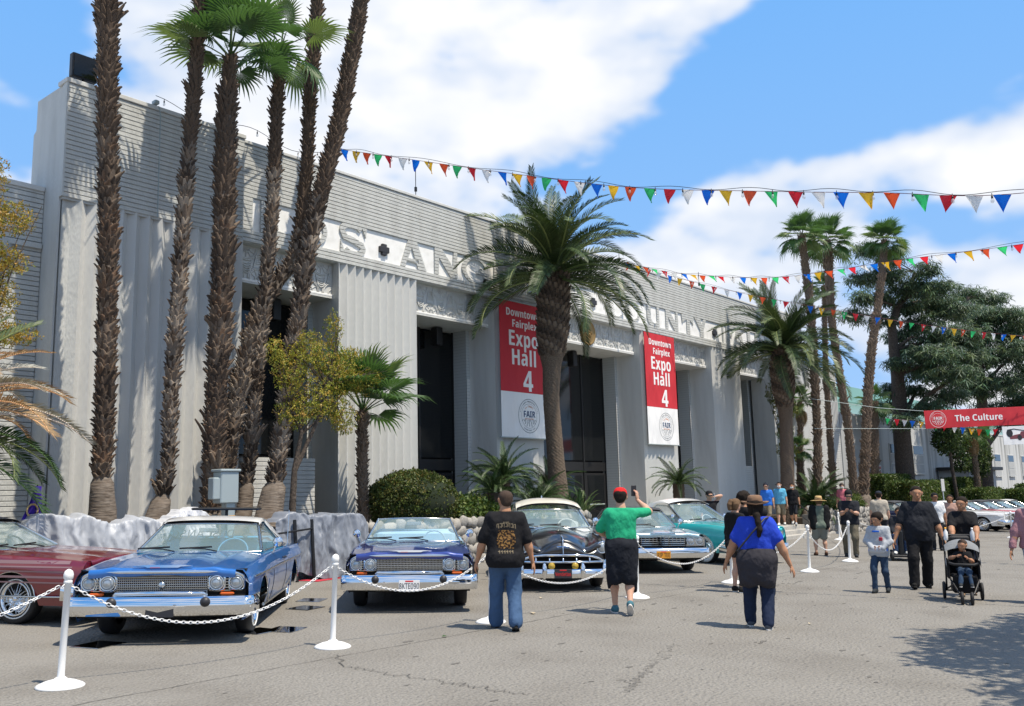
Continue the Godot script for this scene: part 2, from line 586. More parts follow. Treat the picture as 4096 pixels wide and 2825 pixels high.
# ================================================================ the hall
func hall():
	var h := thing("exhibition_hall", "long grey exhibition hall with fluted piers and carved letters on its fascia", "building")
	# solid cores behind the courses
	for q in [[8.03, 12.3, 7.95, 10.5, WZ - 0.03, -20.0], [12.3, 42.3, 7.95, 10.5, FZ - 0.055, -22.0], [42.3, 46.5, 7.95, 10.5, WZ - 0.03, -22.0]]:
		blk(h, "fascia_core", q[0], q[1], q[2], q[3], q[4], q[5], M.paint_grey)
	# sloping end wall on the left, the roof behind
	var st := ST(false)
	prism(st, PackedVector2Array([Vector2(18.5, 10.55), Vector2(20.02, 9.72), Vector2(20.02, -0.5), Vector2(18.62, -0.5), Vector2(18.62, 8.0), Vector2(18.5, 8.0)]), -8.03, -7.99, Transform3D(Basis(Vector3(0, 0, -1), Vector3.UP, Vector3(-1, 0, 0)), Vector3.ZERO), true)
	part(h, "end_wall", done(st), M.paint_grey)
	blk(h, "roof", 8.1, 46.4, 7.6, 7.8, -22.05, -60, M.far_grey)
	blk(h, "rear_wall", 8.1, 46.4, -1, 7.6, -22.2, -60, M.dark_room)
	var ch := 0.1033
	# fascia courses: [x0, x1, front]
	for q in [[8.0, 12.3, WZ], [42.3, 46.5, WZ]]:
		for i in 24:
			blk(h, "brick_course", q[0] + rnd(0, 0.012), q[1], 8.0 + ch * i, 8.0 + ch * (i + 1) - 0.016, q[2] - 0.03, q[2] - rnd(0, 0.006), M.paint_grey, 0.006)
		blk(h, "coping", q[0] - 0.03, q[1] + 0.02, 8.0 + ch * 24, 10.58, q[2] - 0.4, q[2] + 0.025, M.paint_pale, 0.01)
	for i in 24:
		if i >= 3 and i <= 10: continue
		blk(h, "brick_course", 12.3, 42.3, 7.97 + ch * i, 7.97 + ch * (i + 1) - 0.016, FZ - 0.055, FZ - rnd(0, 0.006), M.paint_grey, 0.006)
	blk(h, "coping", 12.3, 42.3, 7.97 + ch * 24, 10.53, FZ - 0.4, FZ + 0.025, M.paint_pale, 0.01)
	# the lettered band: white ground sunk 5 cm behind letters of brick
	var y0 := 7.97 + ch * 3
	var y1 := 7.97 + ch * 11
	blk(h, "white_ground", 12.31, 42.29, y0, y1 - 0.016, FZ - 0.056, FZ - 0.052, M.white_paint)
	letters(h, y0, y1 - 0.016, ch)
	# piers
	for q in [[8.42, 12.3, WZ - 0.005, 13], [15.37, 18.25, FZ - 0.005, 10], [21.7, 24.1, FZ - 0.005, 8], [30.4, 33.0, FZ - 0.005, 9], [36.35, 39.15, FZ - 0.005, 10], [42.3, 46.5, WZ - 0.005, 14]]:
		st = ST(false)
		var poly := PackedVector2Array()
		var pw: float = (q[1] - q[0]) / q[3]
		for i in int(q[3]):
			poly.append(Vector2(q[0] + pw * i, 0.0))
			poly.append(Vector2(q[0] + pw * (i + 0.5), -0.125))
		poly.append(Vector2(q[1], 0.0))
		for i in poly.size() - 1:
			var a := poly[i]
			var b := poly[i + 1]
			quad(st, v(a.x, -0.5, q[2] + a.y), v(b.x, -0.5, q[2] + b.y), v(b.x, 8.0, q[2] + b.y), v(a.x, 8.0, q[2] + a.y))
		quad(st, v(q[1], -0.5, q[2]), v(q[1], -0.5, q[2] - 1.1), v(q[1], 8.0, q[2] - 1.1), v(q[1], 8.0, q[2]))
		quad(st, v(q[0], -0.5, q[2] - 1.1), v(q[0], -0.5, q[2]), v(q[0], 8.0, q[2]), v(q[0], 8.0, q[2] - 1.1))
		part(h, "fluted_pier", done(st), M.paint_pale)
	blk(h, "corner_pier", 8.06, 8.42, -0.5, 8.0, WZ - 0.6, WZ - 0.1, M.paint_grey)
	st = ST(false)
	quad(st, v(8.05, -0.5, WZ - 0.2), v(8.42, -0.5, WZ - 0.004), v(8.42, 8.0, WZ - 0.004), v(8.05, 8.0, WZ - 0.2))
	part(h, "corner_facet", done(st), M.paint_grey)
	# bays
	var bays := [[12.3, 15.37], [18.25, 21.7], [24.1, 30.4], [33.0, 36.35], [39.15, 42.3]]
	for bi in 5:
		var x0: float = bays[bi][0]
		var x1: float = bays[bi][1]
		bay(h, x0, x1, bi)
	# medallion
	st = ST()
	var mt := Transform3D(Basis(Vector3.RIGHT, PI / 2), Vector3(27.25, 7.5, FZ - 0.31))
	lathe(st, [[0.46, 0.0], [0.48, 0.05], [0.46, 0.1], [0.42, 0.11], [0.4, 0.09], [0.36, 0.085], [0.02, 0.095]], 36, mt)
	for i in 9:
		var a := rnd(0, TAU)
		var r := rnd(0.05, 0.22)
		lathe(st, [[rnd(0.04, 0.09), 0.08], [0.03, 0.12], [0.005, 0.13]], 8, mt * Transform3D(Basis.from_scale(Vector3(1, 1, 1.6)), Vector3(cos(a) * r, 0, sin(a) * r)))
	part(h, "medallion", done(st), M.bronze)
	# wings at either end
	var l := thing("side_wing", "low grey brick wing at the left end with a scoop lamp", "building")
	for i in 78:
		blk(l, "brick_course", -12, 7.98, 0.15 + 0.1045 * i, 0.15 + 0.1045 * (i + 1) - 0.014, -19.36, -19.3 - rnd(0, 0.006), M.paint_grey, 0.006)
	blk(l, "core", -12, 7.98, -0.5, 8.25, -23, -19.345, M.paint_grey)
	blk(l, "coping", -12, 7.98, 8.25, 8.36, -23, -19.27, M.paint_pale, 0.01)
	blk(l, "ledge", -12, 7.97, 7.0, 7.12, -19.29, -19.24, M.paint_grey, 0.01)
	for x in [7.1, 4.9]:
		st = ST()
		lathe(st, [[0.02, -0.3], [0.16, -0.24], [0.24, -0.1], [0.27, 0.0], [0.25, 0.0], [0.2, -0.09]], 16, Transform3D(Basis(), Vector3(x, 6.97, -19.29)), false)
		part(l, "scoop_lamp", done(st), M.paint_grey)
	var r := thing("side_wing", "low white brick wing beyond the right end of the hall", "building")
	for i in 80:
		blk(r, "brick_course", 46.6, 53.4, -0.1 + 0.1045 * i, -0.1 + 0.1045 * (i + 1) - 0.014, -19.46, -19.4 - rnd(0, 0.006), M.paint_pale, 0.006)
	blk(r, "core", 46.55, 53.4, -1, 8.3, -30, -19.445, M.paint_pale)
	blk(r, "coping", 46.55, 53.45, 8.3, 8.42, -30, -19.37, M.paint_pale, 0.01)
	for i in 7:
		blk(r, "vent", 49.6 + i * 0.55, 49.85 + i * 0.55, 7.5, 7.75, -19.42, -19.385, M.ornament_dark)
	for i in 5: blk(r, "rib", 52.2 + 0.22 * i, 52.3 + 0.22 * i, 4.8, 7.3, -19.42, -19.33, M.paint_pale, 0.01)

func bay(h: Node3D, x0: float, x1: float, bi: int):
	var zf := FZ - 0.3
	# lintel with its relief
	blk(h, "lintel", x0, x1, 7.05, 7.96, zf - 0.6, zf, M.paint_pale)
	blk(h, "soffit", x0, x1, 7.0, 7.05, -20.6, zf + 0.04, M.paint_pale)
	blk(h, "lintel_lip", x0, x1, 7.05, 7.11, zf, zf + 0.045, M.white_paint, 0.01)
	var st := ST()
	var n := int(round((x1 - x0) / 0.78))
	var pw := (x1 - x0) / n
	for i in n + 1:
		var cx := x0 + pw * i
		for q in [[cx, 7.13, 0, 1], [cx - pw / 2, 7.9, PI, 1]]:
			for rr in [0.33, 0.29, 0.12]:
				var pts := []
				for k in 11:
					var a: float = q[2] + PI * k / 10
					var px: float = q[0] + cos(a) * rr
					if px > x0 + 0.02 and px < x1 - 0.02: pts.append(v(px, q[1] + sin(a) * rr * 0.95, zf + 0.012))
				if pts.size() > 2: tube(st, pts, 0.02 if rr > 0.2 else 0.013, 5, false)
			for k in 5:
				var a: float = q[2] + PI * (k + 1) / 6
				var p := v(q[0] + cos(a) * 0.28, q[1] + sin(a) * 0.27, zf + 0.008)
				if p.x > x0 + 0.02 and p.x < x1 - 0.02 and q[0] > x0 and q[0] < x1: tube(st, [v(q[0], q[1], zf + 0.008), p], 0.011, 4, false)
		# nested scallops between the wheels
		for q in [[cx + pw / 2, 7.5, -1], [cx, 7.55, 1]]:
			for s in 5:
				var pts := []
				for k in 9:
					var a: float = PI * k / 8
					var px: float = q[0] + cos(a) * (0.17 - 0.014 * s)
					if px > x0 + 0.02 and px < x1 - 0.02: pts.append(v(px, q[1] + q[2] * (0.06 * s - 0.12 + sin(a) * 0.12), zf + 0.006 + 0.006 * s))
				if pts.size() > 2: tube(st, pts, 0.017, 5, false)
	part(h, "carved_frieze", done(st), M.paint_pale)
	# reveals: second pier a step back, then the dark glazed front
	var z2 := FZ - 1.1
	for s in [[x0, 1.0], [x1, -1.0]]:
		var xe: float = s[0] + s[1] * 0.16
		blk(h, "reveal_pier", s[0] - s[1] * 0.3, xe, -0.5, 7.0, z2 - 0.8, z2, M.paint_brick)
		if bi != 2 and bi != 0:
			for i in 50: if i % 1 == 0 and s[1] < 0:
				blk(h, "reveal_brick", xe, xe + 0.16, 0.2 + 0.1045 * i, 0.2 + 0.1045 * (i + 1) - 0.014, z2 - 0.02, z2 + 0.006, M.paint_pale)
		elif s[1] < 0:
			for i in 50:
				blk(h, "reveal_brick", xe, xe + 0.16, 0.2 + 0.1045 * i, 0.2 + 0.1045 * (i + 1) - 0.014, z2 - 0.02, z2 + 0.006, M.paint_pale)
	var zg := -20.35
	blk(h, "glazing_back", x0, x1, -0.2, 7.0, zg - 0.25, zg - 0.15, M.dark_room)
	var cols := 2 if x1 - x0 < 4 else 4
	var xa := x0 + 0.16
	var xb := x1 - 0.16
	for i in cols:
		var a := lerpf(xa, xb, float(i) / cols)
		var b := lerpf(xa, xb, float(i + 1) / cols)
		blk(h, "pane", a + 0.04, b - 0.04, 2.9, 6.95, zg - 0.02, zg, M.dark_glass)
		blk(h, "transom_panel", a + 0.04, b - 0.04, 2.5, 2.85, zg - 0.02, zg + 0.01, M.frame_dark)
		var d := blk(h, "door", a + 0.07, b - 0.07, 0.2, 2.42, zg - 0.04, zg + 0.01, M.frame_dark, 0.01)
		part(d, "pane", boxm(Vector3(b - a - 0.4, 1.85, 0.012)), M.dark_glass, Transform3D(Basis(), Vector3(0, 0.1, 0.03)))
		part(d, "push_bar", boxm(Vector3(b - a - 0.5, 0.05, 0.05), 0.01), M.galvanised, Transform3D(Basis(), Vector3(0, -0.08, 0.06)))
		if bi == 1 and i == 1: part(d, "notice", boxm(Vector3(0.3, 0.1, 0.01)), M.white_plain, Transform3D(Basis(), Vector3(0.1, 0.55, 0.045)))
	for i in cols + 1:
		var a := lerpf(xa, xb, float(i) / cols)
		blk(h, "mullion", a - 0.035, a + 0.035, 0.17, 7.0, zg - 0.03, zg + 0.03, M.frame_dark)
	blk(h, "heater_box", (x0 + x1) / 2 + 0.3, (x0 + x1) / 2 + 0.55, 6.4, 6.98, -20.1, -19.8, M.frame_dark, 0.02)
	if bi == 0 or bi == 4:
		# low brick screen standing in the bay
		var sx0 := x0 + 0.1 if bi == 0 else x0 + 0.02
		var sx1 := x1 - 1.0 if bi == 0 else x0 + 0.75
		for i in 26:
			blk(h, "screen_course", sx0, sx1, 0.0 + 0.1045 * i, 0.1045 * (i + 1) - 0.014, FZ - 0.3, FZ + 0.33 if bi == 0 else FZ - 0.02, M.paint_pale, 0.006)
		blk(h, "screen_core", sx0 + 0.02, sx1 - 0.02, -0.2, 2.7, FZ - 0.29, FZ + 0.3 if bi == 0 else FZ - 0.05, M.paint_grey)

func stroke(out: Array, pts: Array, hw: float, cap := Geometry2D.END_BUTT):
	for p in Geometry2D.offset_polyline(PackedVector2Array(pts), hw, Geometry2D.JOIN_MITER, cap):
		if not Geometry2D.is_polygon_clockwise(p): out.append(p)

func arc(cx: float, cy: float, rx: float, ry: float, a0: float, a1: float, n := 14) -> Array:
	var r := []
	for i in n + 1:
		var a := deg_to_rad(lerpf(a0, a1, float(i) / n))
		r.append(Vector2(cx + cos(a) * rx, cy + sin(a) * ry))
	return r

# half-ring letters as polygons without holes
func half_ring(cx: float, cy: float, ro: Vector2, ri: Vector2, a0: float, a1: float, dx := 0.0) -> PackedVector2Array:
	var p := PackedVector2Array(arc(cx, cy, ro.x, ro.y, a0, a1))
	p.append_array(PackedVector2Array(arc(cx + dx, cy, ri.x, ri.y, a1, a0)))
	return p

func letters(h: Node3D, y0: float, y1: float, ch: float):
	var L := []   # [name, polygons]
	var ym := (y0 + y1) / 2
	var V := func(a): 
		var r := PackedVector2Array()
		for q in a: r.append(Vector2(q[0], q[1]))
		return r
	var A := func(x: float, w: float):
		return [V.call([[x + w * .3, y1 + .02], [x + w * .62, y1 + .02], [x + w, y0 - .02], [x + w * .68, y0 - .02], [x + w * .43, 8.9], [x + w * .28, 8.56], [x + w * .68, 8.56], [x + w * .7, 8.46], [x + w * .23, 8.46], [x + w * .18, y0 - .02], [x, y0 - .02]])]
	var O := func(x: float, w: float):
		var c := x + w / 2
		return [half_ring(c, ym, Vector2(w / 2, 0.43), Vector2(w / 2 - 0.14, 0.33), 90, 270), half_ring(c, ym, Vector2(w / 2, 0.43), Vector2(w / 2 - 0.14, 0.33), -90, 90)]
	var E := func(x: float, w: float):
		return [V.call([[x, y0 - .02], [x + w * .45, y0 - .02], [x + w * .45, y1 + .02], [x, y1 + .02]]), V.call([[x + w * .45, y0 - .02], [x + w, y0 - .02], [x + w, y0 + .16], [x + w * .8, y0 + .08], [x + w * .45, y0 + .08]]), V.call([[x + w * .45, y1 + .02], [x + w * .45, y1 - .08], [x + w * .8, y1 - .08], [x + w, y1 - .18], [x + w, y1 + .02]]), V.call([[x + w * .45, ym - .05], [x + w * .75, ym - .05], [x + w * .75, ym + .05], [x + w * .45, ym + .05]])]
	var S := func(x: float, w: float):
		var o := []
		stroke(o, arc(x + w * .45, y1 - .19, w * .38, .2, 30, 180, 9) + [Vector2(x + w * .16, y1 - .36), Vector2(x + w * .5, ym - .02), Vector2(x + w * .8, y0 + .3)] + arc(x + w * .5, y0 + .2, w * .36, .2, 0, -150, 9), 0.085)
		o.append(V.call([[x, y0 - .02], [x + .17, y0 - .02], [x + .02, y0 + .34]]))
		o.append(V.call([[x + w, y1 + .02], [x + w * .8, y1 + .02], [x + w * .96, y1 - .28]]))
		return o
	var N := func(x: float, w: float):
		return [V.call([[x, y0 - .02], [x + w * .17, y0 - .02], [x + w * .19, 8.81], [x + w * .72, y0 - .02], [x + w, y0 - .02], [x + w, y1 + .02], [x + w * .84, y1 + .02], [x + w * .8, 8.62], [x + w * .3, y1 + .02], [x, y1 + .02]])]
	L.append(["L", [V.call([[12.9, y1 + .02], [12.9, y0 - .02], [14.05, y0 - .02], [14.05, 8.62], [13.9, 8.46], [13.65, 8.39], [13.4, 8.42], [13.4, y1 + .02]])]])
	L.append(["O", O.call(13.98, 1.0)])
	L.append(["S", S.call(15.42, 0.94)])
	L.append(["A", A.call(17.63, 1.06)])
	L.append(["N", N.call(19.03, 0.99)])
	L.append(["G", [half_ring(20.85, ym, Vector2(0.62, 0.43), Vector2(0.48, 0.36), 30, 330, 0.04), V.call([[20.9, ym], [21.5, ym], [21.5, y0 - .02], [21.2, y0 - .02], [21.2, ym - .1], [20.9, ym - .1]])]])
	L.append(["E", E.call(21.75, 0.95)])
	L.append(["L", [V.call([[22.95, y1 + .02], [22.95, y0 - .02], [23.85, y0 - .02], [23.85, 8.62], [23.7, 8.46], [23.5, 8.39], [23.35, 8.42], [23.35, y1 + .02]])]])
	L.append(["E", E.call(24.1, 0.95)])
	L.append(["S", S.call(25.55, 0.94)])
	L.append(["C", [half_ring(28.82, ym, Vector2(0.64, 0.43), Vector2(0.46, 0.37), 35, 325, 0.08)]])
	L.append(["O", O.call(29.5, 1.1)])
	L.append(["U", [V.call([[31.11, y1 + .02], [31.11, 8.6], [31.2, 8.38], [31.4, y0 - .02], [32.05, y0 - .02], [32.05, y1 + .02], [31.87, y1 + .02], [31.87, 8.5], [31.7, 8.38], [31.5, 8.42], [31.4, 8.55], [31.4, y1 + .02]])]])
	L.append(["N", N.call(32.58, 1.0)])
	L.append(["T", [V.call([[34.33, y0 - .02], [34.6, y0 - .02], [34.6, 8.9], [34.8, 8.82], [34.9, 8.7], [34.95, y1 + .02], [33.9, y1 + .02], [33.98, 8.7], [34.1, 8.82], [34.33, 8.9]])]])
	L.append(["Y", [V.call([[35.5, y0 - .02], [35.82, y0 - .02], [35.82, 8.62], [36.1, y1 + .02], [35.85, y1 + .02], [35.7, 8.8], [35.55, y1 + .02], [35.0, y1 + .02], [35.5, 8.6]])]])
	L.append(["F", [V.call([[38.0, y0 - .02], [38.35, y0 - .02], [38.35, ym - .03], [38.6, ym - .03], [38.6, ym + .07], [38.35, ym + .07], [38.35, y1 - .08], [38.75, y1 - .1], [38.75, y1 + .02], [38.0, y1 + .02]])]])
	L.append(["A", A.call(38.75, 1.06)])
	L.append(["I", [V.call([[40.2, y0 - .02], [40.5, y0 - .02], [40.5, y1 + .02], [40.2, y1 + .02]])]])
	L.append(["R", [V.call([[41.05, y0 - .02], [41.32, y0 - .02], [41.32, y1 + .02], [41.05, y1 + .02]]), half_ring(41.32, y1 - .24, Vector2(.42, .25), Vector2(.28, .15), -90, 90), V.call([[41.4, ym], [41.6, ym], [42.1, y0 - .02], [41.85, y0 - .02]])]])
	# brick margins at both ends, and between COUNTY and its neighbours the ground stays white
	for q in [[12.3, 12.66], [42.16, 42.3], [37.62, 37.75]]:
		L.append(["margin", [V.call([[q[0], y0 - .02], [q[1], y0 - .02], [q[1], y1 + .02], [q[0], y1 + .02]])]])
	for l in L:
		var st := ST(false)
		for poly in l[1]:
			var p: PackedVector2Array = poly
			if Geometry2D.is_polygon_clockwise(p): p.reverse()
			for i in 8:
				var ya := y0 + ch * i
				var course := PackedVector2Array([Vector2(0, ya), Vector2(60, ya), Vector2(60, ya + ch - 0.016), Vector2(0, ya + ch - 0.016)])
				for piece in Geometry2D.intersect_polygons(p, course):
					if not Geometry2D.is_polygon_clockwise(piece): prism(st, piece, FZ - 0.056, FZ - 0.002)
		part(h, "brick_margin" if l[0] == "margin" else "carved_letter", done(st), M.paint_grey)
	for x in [17.0, 27.35, 36.85]:
		var st := ST(false)
		box(st, Vector3(x, 8.62, FZ - 0.02), Vector3(0.17, 0.33, 0.09), 0.012)
		box(st, Vector3(x, 8.62, FZ - 0.018), Vector3(0.35, 0.17, 0.1), 0.012)
		part(h, "cross_ornament", done(st), M.ornament_dark)

func far_buildings():
	var w := thing("warehouse", "long white stained warehouse wall behind the right hand hedges", "building")
	blk(w, "wall", 53.4, 190, -3, 5.9, -34, -19.5, M.stucco_white)
	blk(w, "parapet", 53.4, 190, 5.9, 6.02, -34, -19.46, M.paint_pale)
	blk(w, "grey_bay", 53.41, 60.5, -3, 5.86, -19.5, -19.35, M.far_grey)
	var k := 0
	for q in [[63.5, 3.4], [68.5, 3.4], [87.0, 3.2], [92.5, 3.2], [98.0, 3.2], [104.0, 3.2], [110, 3.2]]:
		var f := blk(w, "window", q[0] - 1.2, q[0] + 1.2, q[1] - 1.0, q[1] + 1.0, -19.52, -19.44, M.paint_pale)
		for i in 3:
			part(f, "pane", boxm(Vector3(2.2, 0.58, 0.03)), M.dark_glass if i == 2 else M.far_grey, Transform3D(Basis(), Vector3(0, -0.65 + 0.65 * i, 0.045)))
		part(f, "sill", boxm(Vector3(2.5, 0.08, 0.14)), M.paint_pale, Transform3D(Basis(), Vector3(0, -1.03, 0.06)))
	var pc := thing("porch", "flat roofed grey porch jutting from the warehouse wall", "porch", Vector3(76.5, -1, -17.9))
	blk(pc, "wall", -3.6, 4.6, -1.5, 3.6, -1.5, 0.6, M.far_grey)
	blk(pc, "roof", -4.0, 5.0, 3.6, 3.85, -1.5, 1.1, M.frame_dark, 0.02)
	blk(pc, "door", 0.6, 1.8, -1, 1.6, 0.6, 0.64, M.paint_grey)
	var g := thing("green_building", "tall mint green hall with a teal roof edge rising behind the warehouse", "building")
	blk(g, "wall", 84, 190, -3, 9.6, -70, -30, M.mint)
	blk(g, "roof_edge", 80, 191, 9.3, 10.7, -71, -29.4, M.teal)
	for s in [0.0, 1.4]:
		var lad := ST()
		for x in [0.0, 0.5]: tube(lad, [v(59.0 + s + x, 5.5, -19.6), v(59.0 + s + x, 7.2, -19.8), v(59.2 + s + x, 7.3, -20.3)], 0.03, 5)
		var ld := thing("roof_ladder", "thin steel ladder hoop on the warehouse roof, " + ("nearer to the white brick wing" if s == 0.0 else "farther from the white brick wing"), "ladder", Vector3.ZERO, "roof ladders")
		part(ld, "rail", done(lad), M.black_metal)
	# things fixed to the hall
	banner(Vector3(22.95, 0, FZ + 0.14), "red and white hall banner partly hidden behind the large date palm")
	banner(Vector3(31.7, 0, FZ + 0.14), "red and white hall banner hanging in full view between two entrances")
	var fl := thing("floodlight", "black square floodlight on the roof corner behind the leftmost palm", "floodlight", Vector3(8.42, 10.58, -18.75))
	var st := ST(false)
	box(st, Vector3(0, 0.42, 0), Vector3(0.55, 0.55, 0.16), 0.02)
	part(fl, "housing", done(st), M.black_metal)
	st = ST(false)
	box(st, Vector3(0, 0.42, 0.085), Vector3(0.48, 0.48, 0.01))
	part(fl, "lens", done(st), M.dark_glass)
	st = ST()
	tube(st, [v(0, 0, 0), v(0, 0.2, 0)], 0.03, 6)
	part(fl, "bracket", done(st), M.black_metal)
	var cb := thing("camera_box", "small camera on the parapet with a cable down the fascia", "camera", Vector3(9.95, 10.58, -18.5))
	st = ST(false)
	box(st, Vector3(0, 0.07, 0), Vector3(0.12, 0.1, 0.16), 0.02)
	part(cb, "housing", done(st), M.galvanised)
	st = ST()
	tube(st, [v(0.06, 0, 0.03), v(0.1, -0.2, 0.05), v(0.12, -2.6, 0.04)], 0.012, 5)
	part(cb, "cable", done(st), M.galvanised)
	for q in [[18.5, 1.0, "thin antenna on the roof edge left of the large date palm"], [29.6, 0.55, "short antenna on the roof edge right of the large date palm"], [36.1, 0.8, "antenna on the roof edge under the second pennant string"]]:
		var an := thing("roof_antenna", q[2], "antenna", Vector3(q[0], 10.53, -18.9))
		st = ST()
		tube(st, [v(0, 0, 0), v(0, q[1], 0)], 0.012, 5)
		box(st, Vector3(0, q[1] * 0.3, 0), Vector3(0.06, 0.14, 0.06))
		part(an, "mast", done(st), M.black_metal)
	var sl := thing("light_string", "sagging string of bulbs along the roof edge behind the palms", "light string")
	st = ST()
	var pts := []
	for i in 25:
		var t := i / 24.0
		pts.append(v(lerpf(10.0, 15.0, t), 10.75 + 0.12 * cos(t * 4 * PI), -18.6))
	tube(st, pts, 0.008, 4)
	part(sl, "cable", done(st), M.black_metal)
	for i in 8: bulb(sl, pts[i * 3 + 1])

var bulb_mesh: ArrayMesh
var socket_mesh: ArrayMesh
func bulb(p: Node3D, at: Vector3):
	if bulb_mesh == null:
		var st := ST()
		lathe(st, [[0.006, -0.17], [0.026, -0.155], [0.03, -0.135], [0.026, -0.11], [0.013, -0.085]], 8)
		bulb_mesh = done(st)
		st = ST()
		lathe(st, [[0.014, -0.09], [0.017, -0.08], [0.016, -0.045], [0.008, -0.04], [0.006, 0.0]], 8)
		socket_mesh = done(st)
		var m := mat("bulb_glass", Color(0.75, 0.76, 0.76), 0.1)
		m.transparency = BaseMaterial3D.TRANSPARENCY_ALPHA
		m.albedo_color.a = 0.35
	var s := part(p, "bulb_socket", socket_mesh, M.black_metal, Transform3D(Basis(), at))
	part(s, "bulb", bulb_mesh, M.bulb_glass)

func banner(at: Vector3, label: String):
	var b := thing("hall_banner", label, "banner", at, "hall banners")
	var w := 2.34
	blk(b, "red_cloth", -w / 2, w / 2, 4.95, 7.9, -0.006, 0.006, M.red_cloth)
	blk(b, "white_cloth", -w / 2, w / 2, 3.5, 4.946, -0.006, 0.006, M.white_plain)
	var st := ST()
	tube(st, [v(-w / 2 - 0.06, 7.93, 0), v(w / 2 + 0.06, 7.93, 0)], 0.018, 8)
	tube(st, [v(-w / 2 - 0.06, 3.48, 0), v(w / 2 + 0.06, 3.48, 0)], 0.018, 8)
	for x in [-w / 2 + 0.05, w / 2 - 0.05]:
		for y in [7.93, 3.48]: tube(st, [v(x, y, 0), v(x, y, -0.16)], 0.012, 6)
	part(b, "pole", done(st), M.galvanised)
	for q in [["Downtown", 7.55, 0.245, 0.02], ["Fairplex", 7.19, 0.245, 0.1], ["Expo", 6.7, 0.5, 0.02], ["Hall", 6.08, 0.51, 0.02], ["4", 5.33, 0.68, 0.2]]:
		var tm := text_mesh(q[0], q[2], 0.006)
		part(b, "lettering", tm, M.letter_white, Transform3D(Basis(), Vector3(q[3], q[1], 0.0105)))
	logo(b, Vector3(0.22, 4.2, 0.008), 0.56, false)

func ring_poly(st: SurfaceTool, c: Vector3, r0: float, r1: float, n := 40):
	for i in n:
		var a := TAU * i / n
		var b := TAU * (i + 1) / n
		var u := v(cos(a), sin(a), 0)
		var w := v(cos(b), sin(b), 0)
		quad(st, c + u * r0, c + u * r1, c + w * r1, c + w * r0)

func logo(b: Node3D, c: Vector3, r: float, white: bool):
	var grey: Material = M.letter_white if white else M.logo_grey
	var st := ST(false)
	ring_poly(st, c, r * 0.96, r)
	ring_poly(st, c, r * 0.7, r * 0.72)
	# roots below the ribbon
	for i in 9:
		var x := (i - 4) * r * 0.14
		for k in 3:
			var y0 := -r * (0.2 + 0.14 * k)
			var y1 := y0 - r * 0.13
			var s := 1.0 + 0.18 * k
			var xx := x * s + r * 0.03 * sin(i * 2.3 + k * 1.7)
			if Vector2(xx, y1).length() < r * 0.68:
				quad(st, c + v(xx - r * .03, y0, 0.002), c + v(xx - r * .03 + x * .2, y1, 0.002), c + v(xx + r * .025 + x * .2, y1, 0.002), c + v(xx + r * .025, y0, 0.002))
	# wheat ears at the sides
	for s in [-1, 1]:
		for k in 7:
			var a := deg_to_rad(15 + k * 7)
			var p := c + v(s * cos(a), sin(a), 0) * r * 0.84 + v(0, 0, 0.002)
			quad(st, p + v(-r * .035, -r * .02, 0), p + v(0, -r * .03, 0), p + v(r * .035, r * .02, 0), p + v(0, r * .03, 0))
	part(b, "emblem", done(st), grey)
	part(b, "emblem_lettering", text_mesh("FAIR", r * 0.36, 0.003), M.letter_white if white else M.navy, Transform3D(Basis(), c + v(0, r * 0.1, 0.003)))
	part(b, "emblem_lettering", text_mesh("Back To Our Roots", r * 0.07, 0.003, false), M.letter_white if white else M.orange_print, Transform3D(Basis(), c + v(0, -r * 0.16, 0.003)))
	if white: return
	for q in [["LA COUNTY", r * 0.56, 128.0, 52.0, r * 0.1, M.orange_print, 1], ["100TH ANNIVERSARY", r * 0.84, 128.0, 52.0, r * 0.075, M.logo_grey, 1], ["ESTABLISHED 1922", r * 0.84, 235.0, 305.0, r * 0.075, M.logo_grey, -1]]:
		var s: String = q[0]
		for i in s.length():
			if s[i] == " ": continue
			var a := deg_to_rad(lerpf(q[2], q[3], i / float(s.length() - 1)))
			part(b, "emblem_lettering", text_mesh(s[i], q[4], 0.003, false), q[5], Transform3D(Basis(Vector3.BACK, a - PI / 2 * q[6]), c + v(cos(a), sin(a), 0) * float(q[1]) + v(0, 0, 0.003)))
# ================================================================ plants
func leaf_mat(n: String, c: Color, back := 0.35, rough := 0.55) -> StandardMaterial3D:
	var m := mat(n, c, rough, 0.0, 0.4)
	m.backlight_enabled = true
	var top := maxf(c.r, maxf(c.g, c.b))
	m.backlight = (Color(c.r / top, c.g / top, c.b / top * 0.7) * back).linear_to_srgb()
	return m

var boot_mesh := []
var fan_mesh := []
var feather_mesh := []
var spray_mesh: ArrayMesh
var leaf_mesh: ArrayMesh
var needle_mesh: ArrayMesh

